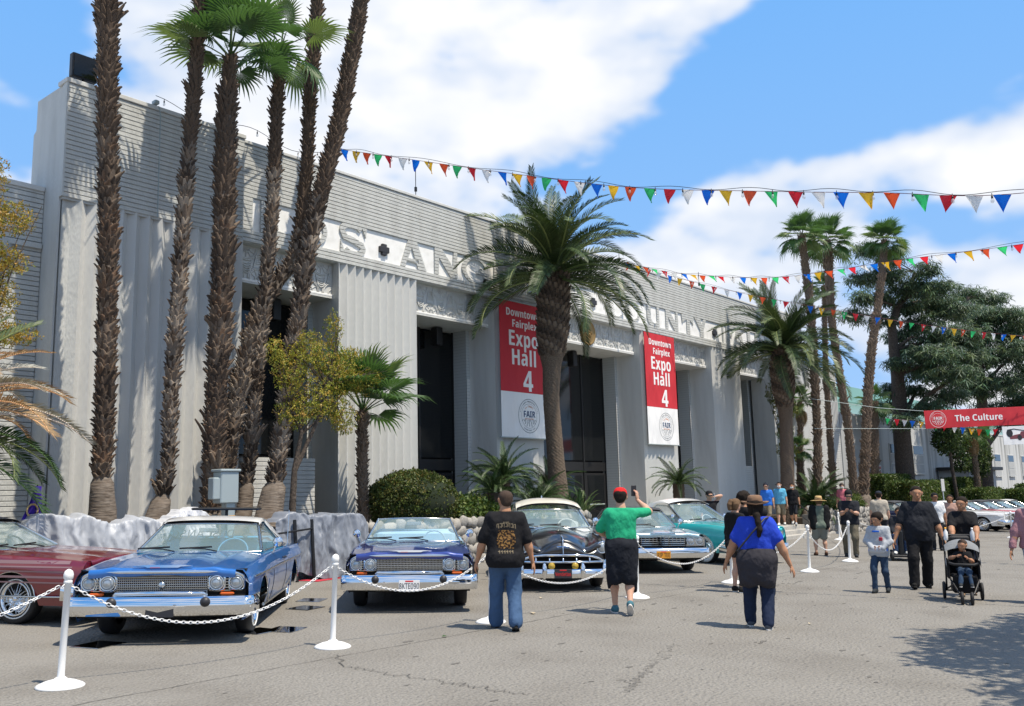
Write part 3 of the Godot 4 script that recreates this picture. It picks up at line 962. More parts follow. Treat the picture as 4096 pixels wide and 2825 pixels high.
func plant_shapes():
	leaf_mat("palm_green", Color(0.035, 0.075, 0.022), 0.12)
	leaf_mat("palm_deep", Color(0.02, 0.046, 0.018), 0.2)
	leaf_mat("palm_pale", Color(0.085, 0.125, 0.04), 0.16)
	leaf_mat("palm_dead", Color(0.32, 0.22, 0.12), 0.3, 0.8)
	leaf_mat("palm_straw", Color(0.5, 0.42, 0.3), 0.3, 0.8)
	leaf_mat("date_green", Color(0.042, 0.07, 0.025), 0.08, 0.45)
	leaf_mat("date_light", Color(0.08, 0.11, 0.04), 0.1, 0.45)
	for q in ["palm_dead", "palm_straw", "date_green", "date_light", "palm_green", "palm_pale"]:
		var d: StandardMaterial3D = M[q].duplicate()
		var cc := M[q].albedo_color.srgb_to_linear() as Color
		d.albedo_color = Color(minf(1, cc.r * 3), minf(1, cc.g * 3), minf(1, cc.b * 3)).linear_to_srgb()
		d.vertex_color_use_as_albedo = true
		M["feather_" + q] = d
	mat("rachis", Color(0.2, 0.19, 0.09), 0.6)
	leaf_mat("leaf_tint", Color(1, 1, 1), 0.5, 0.5)
	M.leaf_tint.vertex_color_use_as_albedo = true
	var k := mat("boot_a", Color(0.13, 0.088, 0.056), 0.9)
	var bt := noise_tex(0.05, 4, [[0.0, 0.5, 1.0], [Color(0.5, 0.47, 0.45), Color(0.85, 0.83, 0.8), Color(1.35, 1.3, 1.25)]], 256, 41)
	for q in [["boot_a", Color(0.115, 0.08, 0.056)], ["boot_b", Color(0.2, 0.15, 0.11)], ["boot_c", Color(0.06, 0.042, 0.03)], ["boot_d", Color(0.36, 0.3, 0.24)], ["boot_e", Color(0.17, 0.105, 0.066)], ["boot_f", Color(0.2, 0.165, 0.135)]]:
		k = mat(q[0], q[1], 0.9)
		tri_map(k, bt, 3.0, null, 1.0, false)
		k.albedo_color = q[1].linear_to_srgb()
	k = mat("trunk", Color(0.07, 0.05, 0.035), 1.0)
	k = mat("trunk_smooth", g3(0.2), 0.95)
	tri_map(k, noise_tex(0.03, 5, [[0.0, 0.4, 0.7, 1.0], [Color(0.06, 0.044, 0.032), Color(0.15, 0.118, 0.092), Color(0.205, 0.168, 0.135), Color(0.27, 0.23, 0.19)]], 256, 42), 0.5, noise_tex(0.03, 3, null, 256, 43, true, 6.0), 0.9, true, 4.5)
	k = mat("date_trunk", g3(0.2), 0.95)
	tri_map(k, noise_tex(0.04, 4, [[0.0, 0.5, 1.0], [Color(0.05, 0.035, 0.025), Color(0.12, 0.085, 0.06), Color(0.24, 0.19, 0.145)]], 256, 44), 1.6, noise_tex(0.05, 4, null, 256, 45, true, 6.0), 0.8, true, 2.0)
	k = mat("bark", g3(0.1), 1.0)
	tri_map(k, noise_tex(0.04, 5, [[0.0, 0.5, 1.0], [Color(0.03, 0.022, 0.017), Color(0.075, 0.058, 0.045), Color(0.14, 0.11, 0.09)]], 256, 46), 1.6, noise_tex(0.05, 4, null, 256, 47, true, 6.0), 0.8, true, 0.4)
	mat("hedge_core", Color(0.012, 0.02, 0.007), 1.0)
	for vv in 3:
		var st := ST()
		# a cut leaf base that splits into two prongs, leaning over its neighbours
		for s in [-1.0, 1.0]:
			var rings := []
			for i in 4:
				var t := i / 3.0
				var w := lerpf(0.068, 0.026, t * t) * (1.0 + 0.15 * vv)
				var c := Vector3(s * (0.012 + 0.1 * t * (1.0 + 0.3 * vv * s)), 0.155 * t * (1.0 + 0.15 * vv), 0.01 + 0.045 * t + 0.03 * t * t)
				var th := lerpf(0.024, 0.008, t)
				var rr := PackedVector3Array()
				for q in [[-1, -0.6], [1, -0.6], [0.75, 0.55], [0, 1.0], [-0.75, 0.55]]: rr.append(c + Vector3(q[0] * w, -q[1] * th * 0.5, q[1] * th))
				rings.append(rr)
			loft(st, rings)
		boot_mesh.append(done(st))
	for vv in 3:
		fan_mesh.append(fan_leaf(1.0, 1.0, 30, 0.25 + 0.3 * vv, 0.5 + 0.15 * vv, 40 + vv))
	for vv in 6: feather_mesh.append(feather_leaf(3.3, [2.6, 1.5, 0.95, 0.55, 0.2, -0.2][vv], [0.07, 0.1, 0.12, 0.13, 0.13, 0.12][vv], 62, 0.5))
	var st := ST(false)
	for i in 5:
		var a := TAU * i / 5.0
		var d := Vector3(cos(a), 0.5, sin(a)) * 0.09
		var c := Vector3(cos(a + 1.0), 0, sin(a + 1.0)) * 0.035
		var b := Vector3(cos(a * 2), sin(a * 3) * 0.6, sin(a * 2)) * 0.05
		tri(st, b, b + d * 0.5 + c, b + d)
		tri(st, b, b + d, b + d * 0.5 - c)
	spray_mesh = done(st)
	st = ST(false)
	for i in 7:
		var a := TAU * i / 7.0 + 0.3
		var d := Vector3(cos(a), -0.2 - 0.4 * (i % 3), sin(a)) * 0.5
		var c := Vector3(-sin(a), 0, cos(a)) * 0.05
		tri(st, Vector3(0, 0.05, 0), d * 0.6 + c, d)
		tri(st, Vector3(0, 0.05, 0), d, d * 0.6 - c)
	needle_mesh = done(st)

# blade of a fan palm on its stalk, along +z
func fan_leaf(stalk: float, R: float, n: int, droop: float, span: float, sd: int) -> ArrayMesh:
	var st := ST(false)
	var r := RandomNumberGenerator.new()
	r.seed = sd
	var bend := func(p: Vector3) -> Vector3:
		var t: float = maxf(0, p.z) / (stalk + R)
		return Vector3(p.x, p.y - droop * t * t * (stalk + R) * 0.5, p.z)
	var rings := []
	for i in 5:
		var z := stalk * i / 4.0
		rings.append(ring(bend.call(Vector3(0, 0, z)), Basis.IDENTITY, lerpf(0.03, 0.014, i / 4.0), 0.012, 5))
	st.set_smooth_group(0)
	loft(st, rings)
	st.set_smooth_group(-1)
	var amax := PI * (0.55 + 0.28 * span)
	for i in n:
		var a0 := lerpf(-amax, amax, float(i) / n)
		var a1 := lerpf(-amax, amax, float(i + 1) / n)
		var am := (a0 + a1) / 2
		var len_ := R * (1.0 - 0.32 * absf(am / amax)) * r.randf_range(0.9, 1.05)
		var split := len_ * 0.58
		var P := func(a: float, q: float, up: float) -> Vector3:
			var cup := 0.18 * absf(sin(a)) * q
			return bend.call(Vector3(sin(a) * q, up + cup, stalk + cos(a) * q))
		var hub: Vector3 = P.call(am, 0.02, 0.0)
		var e0: Vector3 = P.call(a0, split, -0.012)
		var e1: Vector3 = P.call(a1, split, -0.012)
		var mid: Vector3 = P.call(am, split, 0.02)
		var dn := r.randf_range(0.1, 0.45) * len_ * (0.4 + droop)
		var m2: Vector3 = P.call(am, len_ * 0.82, 0.0) - Vector3(0, dn * 0.3, 0)
		var tip: Vector3 = P.call(am, len_, 0.0) - Vector3(0, dn, 0)
		tri(st, hub, e0, mid)
		tri(st, hub, mid, e1)
		var w := (e1 - e0) * 0.28
		quad(st, e0, mid, m2, m2 - w)
		quad(st, mid, e1, m2 + w, m2)
		tri(st, m2 - w, m2 + w, tip)
	return done(st)

# feather leaf: midrib rises with slope a and bends down by b; leaflets along both sides
func feather_leaf(L: float, a: float, b: float, n: int, ll: float) -> ArrayMesh:
	var st := ST(false)
	st.set_color(Color(1, 0.85, 0.8))
	var pts := []
	var p := Vector3.ZERO
	var ang := atan(a)
	for i in 15:
		pts.append(p)
		ang -= b * (0.25 + i / 11.0) * 0.9
		p += Vector3(0, sin(ang), cos(ang)) * L / 14.0
	var rad := []
	for i in 15: rad.append(lerpf(0.035, 0.006, i / 14.0) * minf(1, L / 2.0))
	tube(st, pts, rad, 5)
	st.set_smooth_group(-1)
	st.set_color(Color(0.33, 0.33, 0.33))
	var r := RandomNumberGenerator.new()
	r.seed = int(L * 100 + a * 57 + n)
	for i in n:
		var t := 0.1 + 0.9 * i / float(n - 1)
		var f := t * 14.0
		var k := mini(int(f), 13)
		var c: Vector3 = pts[k].lerp(pts[k + 1], f - k)
		var d: Vector3 = (pts[k + 1] - pts[k]).normalized()
		var up := Vector3(1, 0, 0).cross(d) * -1.0
		var sh := r.randf_range(0.24, 0.42)
		st.set_color(Color(sh, sh, sh))
		var len_ := ll * (0.35 + 0.65 * sin(PI * pow(clampf(t * 0.92 + 0.06, 0, 1), 0.7)))
		for s in [-1.0, 1.0]:
			var dir: Vector3 = (Vector3(s, 0, 0) * 0.8 + d * (0.55 + 0.5 * t) + up * r.randf_range(0.2, 0.5)).normalized()
			var w := d * 0.024 * maxf(0.7, L / 3.3)
			var m := c + dir * len_ * 0.55
			var tip := c + dir * len_ - Vector3(0, 0.1 * len_, 0) + d * 0.05 * len_
			quad(st, c - w * 0.6, c + w * 0.6, m + w, m - w)
			tri(st, m - w, m + w, tip)
	return done(st)

func fan_palm(label: String, z: float, pts: Array, bare: float, crown: int, near: bool, grey := 0, big := 1.0, grp := "fan palms in front of the hall", skirt := false) -> Node3D:
	# pts: [x, y, radius] up the trunk
	var p := thing("fan_palm", label, "palm tree", Vector3(pts[0][0], pts[0][1], z), grp)
	var c := []
	for q in pts: c.append(Vector3(q[0] - pts[0][0], q[1] - pts[0][1], 0))
	var rings := []
	var fr := Basis(Vector3(1, 0, 0), Vector3(0, 0, -1), Vector3(0, 1, 0))
	var smooth := []   # densely resampled [point, radius]
	for i in c.size() - 1:
		var m := maxi(2, int(c[i].distance_to(c[i + 1]) / 0.12))
		for j in m:
			var t := float(j) / m
			var q0: Vector3 = c[maxi(i - 1, 0)]
			var q3: Vector3 = c[mini(i + 2, c.size() - 1)]
			smooth.append([c[i].cubic_interpolate(c[i + 1], q0, q3, t), lerpf(pts[i][2], pts[i + 1][2], t)])
	smooth.append([c[-1], pts[-1][2]])
	for i in smooth.size():
		var s: Array = smooth[i]
		var k := 0.6 if s[0].y > bare else 0.9
		var rg := ring(s[0], fr, s[1] * k, s[1] * k, 16)
		if s[0].y <= bare:
			for j in 16: rg[j] += (rg[j] - s[0]) * 0.08 * noi.get_noise_3d(j * 0.9, s[0].y * 3.0, pts[0][0])
		rings.append(rg)
	var st := ST()
	loft(st, rings)
	part(p, "trunk", done(st), M.trunk_smooth if bare > 0.1 else M.trunk)
	# leaf bases
	var y := bare
	var i := 0
	var front := []
	var rest := []
	var cols := []
	var cam := Vector3(0, 1.72, 0) - p.position
	var top: float = c[-1].y
	var si := 0
	var th := 0.0
	while y < top - 0.02:
		while si < smooth.size() - 2 and smooth[si + 1][0].y < y: si += 1
		var a: Array = smooth[si]
		var b: Array = smooth[si + 1]
		var t := clampf((y - a[0].y) / maxf(0.01, b[0].y - a[0].y), 0, 1)
		var ctr: Vector3 = a[0].lerp(b[0], t)
		var r: float = lerpf(a[1], b[1], t)
		th += 2.39996
		var sc := (0.42 + r * 0.95) * rnd(0.75, 1.3)
		var long := rnd(0.9, 1.3)
		if rng.randf() < 0.05: long = 1.9
		var fray := noi.get_noise_2d(y * 1.3, pts[0][0] * 3.0)
		if fray > 0.35: long *= 1.35
		var dirn := Vector3(cos(th), 0, sin(th))
		var bs := Basis(Vector3.UP, atan2(dirn.x, dirn.z)) * Basis.from_euler(Vector3(rnd(-0.12, 0.12) + maxf(0, fray) * 0.35, 0, rnd(-0.35, 0.35)))
		var xf := Transform3D(bs * Basis.from_scale(Vector3(sc, sc * long, sc * long)), ctr + dirn * r * 0.5)
		if near and front.size() < 299 and dirn.dot((cam - ctr).normalized()) > -0.1 and ctr.y + p.position.y < 14.5 and (i * 7) % 10 < 9:
			front.append(xf)
		else: rest.append(xf)
		y += 0.0056 * sc * sc / r
		i += 1
	var tones: Array = [["boot_c", "boot_a", "boot_a", "boot_e", "boot_b", "boot_b"], ["boot_c", "boot_f", "boot_b", "boot_f", "boot_d", "boot_d"]][grey]
	for f in front.size():
		var tone := int(clampf(2.5 + 5.0 * noi.get_noise_2d(front[f].origin.y * 0.6, pts[0][0]) + rnd(-2.4, 2.4), 0, 5))
		part(p, "leaf_base", boot_mesh[f % 3], M[tones[tone]], front[f])
	if rest.size() > 0: many(p, "leaf_bases", boot_mesh[1], M.boot_a if near else M.boot_b, rest)
	# crown
	var rs: float = clampf(float(pts[-1][2]) / 0.2, 0.6, 1.3) * big
	for k in crown:
		var t := float(k) / maxf(1, crown - 1)
		var el := lerpf(1.4, -0.35 if big < 1.2 else 0.2, pow(t, 0.8)) + rnd(-0.12, 0.12)
		var az := k * 2.39996 + rnd(-0.3, 0.3)
		var bs := Basis(Vector3.UP, az) * Basis(Vector3.RIGHT, -el) * Basis(Vector3.BACK, rnd(-0.3, 0.3))
		var sc := rnd(0.9, 1.15) * rs
		var mi := 0 if el > 0.7 else (1 if el > 0.1 else 2)
		part(p, "frond", fan_mesh[mi], M.palm_green if k % 3 else M.palm_pale, Transform3D(bs * Basis.from_scale(Vector3(sc, sc, sc)), c[-1] + Vector3(0, -0.12 + 0.1 * (1 - t), 0)))
	if skirt:
		for k in 18:
			var bs := Basis(Vector3.UP, k * 2.39996) * Basis(Vector3.RIGHT, rnd(0.9, 1.35))
			part(p, "dead_frond", fan_mesh[2], M.palm_dead, Transform3D(bs * Basis.from_scale(Vector3(0.8, 0.8, 0.8) * rs), c[-1] + Vector3(0, -0.25 - 0.02 * k, 0)))
	return p

func date_palm(label: String, z: float, pts: Array, pine: float, fronds: int, L: float, sd: int) -> Node3D:
	var p := thing("date_palm", label, "palm tree", Vector3(pts[0][0], pts[0][1], z), "date palms in front of the hall")
	var c := []
	for q in pts: c.append(Vector3(q[0] - pts[0][0], q[1] - pts[0][1], 0))
	var fr := Basis(Vector3(1, 0, 0), Vector3(0, 0, -1), Vector3(0, 1, 0))
	var st := ST()
	var rings := []
	var seg := 48
	for i in c.size() - 1:
		var m := maxi(2, int(c[i].distance_to(c[i + 1]) / 0.022))
		for j in m + (1 if i == c.size() - 2 else 0):
			var t := float(j) / m
			var q: Vector3 = c[i].cubic_interpolate(c[i + 1], c[maxi(i - 1, 0)], c[mini(i + 2, c.size() - 1)], t)
			var r: float = lerpf(pts[i][2], pts[i + 1][2], smoothstep(0, 1, t))
			var rg := PackedVector3Array()
			for s in seg:
				var a := TAU * s / seg
				# lozenge scars in rising spirals
				var row: float = q.y / 0.105
				var h := absf(fposmod(row + 0.5 * (int(floor(a / TAU * 22.0)) % 2), 1.0) - 0.35)
				var rr := r * (1.0 - 0.045 * h * 1.4) + 0.012 * noi.get_noise_3d(a * 3.0, q.y * 6.0, sd)
				rg.append(q - fr.x * cos(a) * rr + fr.y * sin(a) * rr)
			rings.append(rg)
	loft(st, rings)
	part(p, "trunk", done(st), M.date_trunk)
	# the pineapple of cut stalks under the crown
	var bst := ST()
	var brings := []
	for i in 4:
		var t := i / 3.0
		var w := lerpf(0.085, 0.045, t)
		var rr := PackedVector3Array()
		for q in [[-1, -0.4], [1, -0.4], [0.6, 0.5], [-0.6, 0.5]]: rr.append(Vector3(q[0] * w, 0.13 * t + (-0.02 if q[1] > 0 else 0.0), 0.015 + 0.07 * t + q[1] * 0.035))
		brings.append(rr)
	loft(bst, brings)
	var stub_mesh := done(bst)
	var y := pine
	var th := 0.0
	var si := 0
	var n := 0
	while y < c[-1].y + 0.05:
		si = 0
		while si < c.size() - 2 and c[si + 1].y < y: si += 1
		var t := clampf((y - c[si].y) / (c[si + 1].y - c[si].y), 0, 1)
		var r: float = lerpf(pts[si][2], pts[si + 1][2], smoothstep(0, 1, t))
		th += 2.39996
		var d := Vector3(cos(th), 0, sin(th))
		var xf := Transform3D(Basis(Vector3.UP, atan2(d.x, d.z)) * Basis.from_euler(Vector3(rnd(-0.2, 0.1), 0, 0)) * Basis.from_scale(Vector3.ONE * rnd(0.95, 1.2)), c[si].lerp(c[si + 1], t) + d * r * 0.93)
		if n < 300: part(p, "cut_stalk", stub_mesh, [M.boot_a, M.boot_b, M.boot_a, M.boot_c][n % 4], xf)
		n += 1
		y += 0.0085 * 0.5 / r
	for k in fronds:
		var t := float(k) / (fronds - 1)
		var az := k * 2.39996 + rnd(-0.25, 0.25)
		var lv := clampf(t * 5.0 + rnd(-0.4, 0.4), 0, 5)
		var mi := int(round(lv))
		var sc := L / 3.3 * rnd(0.88, 1.08) * lerpf(0.9, 1.0, t)
		var bs := Basis(Vector3.UP, az) * Basis(Vector3.RIGHT, rnd(-0.12, 0.12) - (0.25 if t < 0.15 else 0.0)) * Basis(Vector3.BACK, rnd(-0.5, 0.5))
		part(p, "frond", feather_mesh[mi], M.feather_date_green if rng.randf() < 0.6 else M.feather_date_light, Transform3D(bs * Basis.from_scale(Vector3.ONE * sc), c[-1] + Vector3(0, 0.12 - 0.45 * t, 0)))
	return p

func cycad(label: String, at: Vector3, trunk: float, tr: float, n: int, L: float, grp: String):
	var p := thing("sago_palm", label, "plant", at, grp)
	var st := ST()
	if trunk > 0.05:
		var rings := []
		for i in 24:
			var rg := ring(Vector3(0, trunk * i / 23.0, 0), Basis(Vector3(1, 0, 0), Vector3(0, 0, -1), Vector3(0, 1, 0)), tr, tr, 14)
			for j in 14: rg[j] += Vector3(rg[j].x, 0, rg[j].z) * (0.14 * ((i + j) % 2) + 0.1 * noi.get_noise_2d(i * 3.1, j * 2.7))
			rings.append(rg)
		loft(st, rings)
		part(p, "trunk", done(st), M.trunk)
	for k in n:
		var t := float(k) / n
		var mi := int(clampf(t * 4.5 + 0.6, 0, 5))
		var bs := Basis(Vector3.UP, k * 2.39996) * Basis(Vector3.RIGHT, rnd(-0.15, 0.15)) * Basis(Vector3.BACK, rnd(-0.4, 0.4))
		var sc := L / 3.3 * rnd(0.85, 1.1)
		part(p, "frond", feather_mesh[mi], M.feather_date_green if k % 4 else M.feather_palm_green, Transform3D(bs * Basis.from_scale(Vector3(sc * 0.9, sc, sc)), Vector3(0, trunk, 0)))

func tint(c: Color, s: float) -> Color:
	var k := 1.0 + rnd(-s, s)
	return Color(c.r * k * rnd(0.85, 1.15), c.g * k, c.b * k * rnd(0.8, 1.1))

func rand_basis(s: float) -> Basis:
	return Basis.from_euler(Vector3(rnd(-PI, PI), rnd(-PI, PI), rnd(-PI, PI))) * Basis.from_scale(Vector3.ONE * s)

# leaves in a lumpy volume made of balls [centre, radii]; dense towards the outside
func clump(p: Node3D, n: String, balls: Array, per: float, size: float, cols: Array, mesh: ArrayMesh, shell := 0.55, flat := false):
	var xs := []
	var cs := []
	for b in balls:
		var r: Vector3 = b[1]
		var cnt := int(per * (r.x * r.y + r.y * r.z + r.x * r.z))
		for i in cnt:
			var d := Vector3(rng.randfn(), rng.randfn(), rng.randfn()).normalized()
			var rr := pow(rnd(shell, 1.0), 0.6) * (1.0 + 0.22 * noi.get_noise_3dv(d * 1.7 + b[0]))
			if flat: rr *= 1.0 + 0.5 * noi.get_noise_3dv(d * 2.6 + b[0]) + 0.25 * absf(rng.randfn())
			var q: Vector3 = b[0] + d * r * rr
			var lump := noi.get_noise_3dv(q * 1.6)
			if lump < (-0.32 if not flat else -0.2): continue
			xs.append(Transform3D((Basis(Vector3.UP, rnd(0, TAU)) * Basis.from_euler(Vector3(rnd(-.3, .3), 0, rnd(-.3, .3))) * Basis.from_scale(Vector3.ONE * size * rnd(0.7, 1.3))) if flat else rand_basis(size * rnd(0.7, 1.3)), q))
			cs.append(tint(cols[rng.randi() % cols.size()], 0.25))
	many(p, n, mesh, M.leaf_tint, xs, cs)

func hedge(label: String, x0: float, x1: float, z0: float, z1: float, y0: float, y1: float):
	var p := thing("clipped_hedge", label, "hedge", Vector3((x0 + x1) / 2, y0, (z0 + z1) / 2), "clipped box hedges by the car row")
	var s := Vector3(x1 - x0, y1 - y0, z1 - z0)
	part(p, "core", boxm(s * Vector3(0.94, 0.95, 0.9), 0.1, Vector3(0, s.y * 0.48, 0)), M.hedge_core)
	var xs := []
	var cs := []
	var n := int((s.x * s.y * 2 + s.x * s.z + s.z * s.y * 2) * 130)
	for i in n:
		var f := rng.randi() % 5
		var q := Vector3(rnd(-0.5, 0.5), rnd(0, 1), rnd(-0.5, 0.5))
		if f <= 1: q.z = 0.5
		elif f == 2: q.y = 1.0
		elif f == 3: q.x = -0.5
		else: q.x = 0.5 if rng.randf() < 0.5 else q.x
		q = q * s
		q += Vector3(rnd(-.06, .06), rnd(-.06, .05), rnd(-.06, .06))
		xs.append(Transform3D(rand_basis(rnd(0.9, 1.5)), q))
		cs.append(tint(Color(0.085, 0.12, 0.028) if rng.randf() < 0.7 else Color(0.05, 0.085, 0.02), 0.3))
	many(p, "leaves", spray_mesh, M.leaf_tint, xs, cs)

# a broad conifer or leafy tree: trunk line, pads of foliage each on its own limb
func pad_tree(kind: String, label: String, cat: String, trunk: Array, pads: Array, per: float, size: float, cols: Array, mesh: ArrayMesh, flat: bool, grp := ""):
	var o: Vector3 = trunk[0][0]
	var p := thing(kind, label, cat, o, grp)
	var st := ST()
	var pts := []
	var rad := []
	for q in trunk:
		pts.append(q[0] - o)
		rad.append(q[1])
	tube(st, pts, rad, 10)
	part(p, "trunk", done(st), M.bark)
	var balls := []
	for q in pads:
		var c: Vector3 = q[0] - o
		balls.append([c, q[1]])
		# limb from the nearest lower spot on the trunk
		var best: Vector3 = pts[0]
		var br := 0.05
		for i in pts.size():
			if pts[i].y < c.y + 0.3 and pts[i].y > best.y:
				best = pts[i]
				br = rad[i]
		var mid := best.lerp(c, 0.5) + Vector3(rnd(-.3, .3), rnd(-0.1, 0.5), rnd(-.3, .3))
		st = ST()
		tube(st, [best, mid, c - Vector3(0, q[1].y * 0.5, 0), c + (c - best).normalized() * q[1].x * 0.5 * Vector3(1, 0.1, 1)], [br * 0.4, br * 0.28, br * 0.18, 0.02], 7)
		part(p, "limb", done(st), M.bark)
	clump(p, "foliage", balls, per, size, cols, mesh, 0.1 if flat else 0.4, flat)

func plants():
	plant_shapes()
	# the near group of tall fan palms, left to right
	fan_palm("tall dark fan palm nearest the left end of the hall, past the floodlight", -16.9, [[8.36, 1.0, .32], [8.34, 1.6, .27], [8.31, 2.1, .225], [8.3, 2.5, .235], [8.31, 3.0, .24], [8.28, 4.62, .235], [8.21, 7.08, .235], [8.11, 9.09, .25], [8.0, 11.7, .27], [7.95, 14.8, .2]], 1.15, 14, true, 0, 0.85)
	fan_palm("slim grey fan palm with flared foot, second in the left cluster", -16.9, [[9.3, 0.95, .33], [9.44, 1.5, .24], [9.58, 2.1, .165], [9.63, 2.5, .15], [9.66, 4.26, .175], [9.75, 6.08, .18], [9.82, 7.97, .165], [9.93, 9.93, .165], [10.03, 12.56, .17], [10.2, 19.5, .16]], 0.9, 20, true, 1)
	fan_palm("stout red brown fan palm whose green crown shows in the photo", -16.7, [[10.49, 0.95, .34], [10.49, 1.5, .27], [10.52, 2.1, .3], [10.54, 3.79, .29], [10.59, 5.37, .295], [10.62, 7.55, .3], [10.61, 9.23, .31], [10.65, 10.4, .25], [10.67, 11.1, .17], [10.68, 11.45, .13]], 0.5, 17, true, 0, 1.3)
	fan_palm("thin fan palm with its foot beside the grey meter cabinet", -17.2, [[11.4, 0.95, .27], [11.59, 1.46, .2], [11.68, 2.2, .16], [11.73, 2.6, .165], [11.85, 4.47, .2], [12.04, 6.21, .195], [12.18, 8.0, .175], [12.27, 10.46, .175], [12.35, 12.19, .17], [12.38, 12.5, .15]], 1.1, 9, true, 1)
	fan_palm("dark fan palm leaning right behind the others of the left cluster", -17.3, [[11.0, 0.95, .3], [11.15, 2.0, .26], [11.44, 3.89, .27], [11.74, 5.02, .28], [11.98, 5.91, .27], [12.37, 6.55, .26], [13.0, 7.56, .24], [13.23, 9.48, .19], [13.32, 11.43, .18], [13.53, 14.17, .175], [13.8, 20, .16]], 0.8, 20, true, 1)
	fan_palm("thick fan palm leaning right, rightmost of the left cluster", -16.6, [[11.7, 0.95, .46], [11.81, 1.4, .33], [11.95, 2.1, .26], [12.01, 2.51, .24], [12.25, 3.89, .235], [12.5, 5.6, .245], [12.79, 7.4, .24], [13.1, 8.68, .25], [13.62, 10.57, .265], [14.04, 12.48, .26], [14.37, 14.3, .25], [15.3, 20.2, .2]], 1.1, 20, true, 1)
	fan_palm("short fan palm with shaggy dark trunk beside the round bush", -16.9, [[14.72, 0.95, .16], [14.68, 1.9, .155], [14.66, 2.85, .15], [14.69, 3.7, .12], [14.69, 3.85, .1]], 0.02, 16, false, 0, 1.55)
	# palms beyond the right end of the hall
	var g2 := "fan palms beyond the right end of the hall"
	fan_palm("fan palm leftmost of the group past the hall's right end", -16.6, [[42.0, 0.4, .32], [42.3, 1.9, .27], [42.75, 4.4, .24], [42.9, 7.08, .25], [43.05, 9.6, .25], [42.8, 12.2, .24], [42.6, 13.9, .2]], 0.6, 26, false, 1, 0.68, g2)
	fan_palm("fan palm with bright green crown, second past the hall's right end", -17, [[48.1, 0.4, .34], [48.15, 2.2, .28], [47.95, 4.84, .27], [47.4, 7.5, .26], [46.94, 10.04, .26], [47.05, 13.0, .28], [47.15, 14.6, .24]], 0.6, 28, false, 1, 0.68, g2)
	fan_palm("thin lower fan palm between two taller ones past the hall", -18, [[47.9, 0.4, .24], [47.96, 2.28, .2], [48.18, 7.6, .17], [48.7, 11.2, .16], [48.86, 12.6, .14]], 0.5, 20, false, 1, 0.68, g2)
	fan_palm("tallest fan palm bending right, before the dark conifers", -17, [[49.4, 0.4, .46], [49.6, 1.4, .38], [50.2, 3.0, .34], [51.4, 6.2, .35], [52.9, 9.4, .34], [54.9, 12.5, .3], [56.6, 15.6, .28], [57.0, 16.6, .24]], 0.7, 28, false, 1, 0.68, g2)
	fan_palm("short fan palm with one fresh yellow green crown by the conifers", -18, [[54.2, 0.4, .38], [54.6, 2.2, .33], [55.1, 4.2, .3], [55.6, 6.1, .26], [55.75, 6.6, .2]], 0.4, 12, false, 1, 0.68, g2)
	fan_palm("small fan palm behind the right date palm, upper crown", -18, [[43.5, 0.4, .22], [43.57, 1.67, .19], [44.0, 3.8, .17], [44.36, 6.0, .14]], 0.3, 18, false, 1, 0.68, g2, true)
	fan_palm("lowest small fan palm behind the right date palm", -17.6, [[42.9, 0.4, .18], [42.95, 1.6, .2], [42.85, 2.6, .17], [42.85, 3.5, .13]], 0.3, 14, false, 1, 0.68, g2)
	fan_palm("fan palm with a brown skirt of dead leaves before the warehouse", -14.5, [[63.0, -0.7, .26], [62.9, 2.0, .22], [62.6, 4.0, .2], [62.6, 4.9, .18]], 0.3, 22, false, 1, 0.68, g2, true)
	# date palms
	date_palm("large date palm in the middle before the hall entrance", -16.9, [[22.5, 0.9, .36], [22.49, 1.57, .31], [22.38, 3.01, .26], [22.27, 4.54, .25], [22.33, 5.4, .28], [22.38, 6.1, .4], [22.46, 6.7, .48], [22.54, 7.73, .49], [22.66, 8.5, .43], [22.7, 8.75, .3]], 5.0, 64, 3.6, 1)
	date_palm("smaller date palm at the right end of the hall", -16.0, [[37.3, 0.2, .36], [37.33, 1.07, .33], [37.5, 2.22, .29], [37.73, 4.35, .28], [37.74, 5.2, .33], [37.73, 5.87, .45], [37.71, 6.85, .48], [37.85, 7.6, .36], [37.9, 7.8, .25]], 4.9, 62, 3.6, 2)
	# the palm at the left edge: half its leaves dried
	var lp := thing("date_palm", "low palm at the left edge with dried brown and green drooping fronds", "palm tree", Vector3(5.0, 0.5, -16.4))
	var st := ST()
	tube(st, [v(0, 0, 0), v(0.05, 1.3, 0), v(0.1, 2.6, 0)], [0.34, 0.3, 0.33], 14)
	part(lp, "trunk", done(st), M.date_trunk)
	for k in 74:
		var t := k / 73.0
		var az := k * 2.39996 + rnd(-0.2, 0.2)
		var mi := int(clampf(t * 5.4, 0, 5))
		var m: Material = M.feather_date_light if k % 3 == 0 else M.feather_palm_green
		if t > 0.2 and t < 0.78: m = M.feather_palm_dead if k % 2 == 0 else M.feather_palm_straw
		var sc := rnd(0.72, 0.9) * (0.8 if t < 0.4 else 0.95)
		part(lp, "frond", feather_mesh[mi], m, Transform3D(Basis(Vector3.UP, az) * Basis(Vector3.BACK, rnd(-.5, .5)) * Basis.from_scale(Vector3.ONE * sc), Vector3(0.1, 2.75 - 0.5 * t, 0)))
	# cycads and low planting
	var cg := "sago palms before the hall"
	cycad("sago palm on a leaning trunk, left of the black car's roof", Vector3(18.75, 1.0, -16.3), 0.75, 0.15, 26, 1.15, cg)
	cycad("tallest dark sago palm of the three beside the large date palm", Vector3(19.45, 1.0, -16.5), 1.15, 0.17, 34, 1.25, cg)
	cycad("trunkless sago palm right against the large date palm", Vector3(20.75, 1.0, -16.4), 0.35, 0.2, 32, 1.3, cg)
	cycad("sago palm peeping out behind the large date palm", Vector3(23.0, 0.95, -17.6), 0.9, 0.17, 26, 1.2, cg)
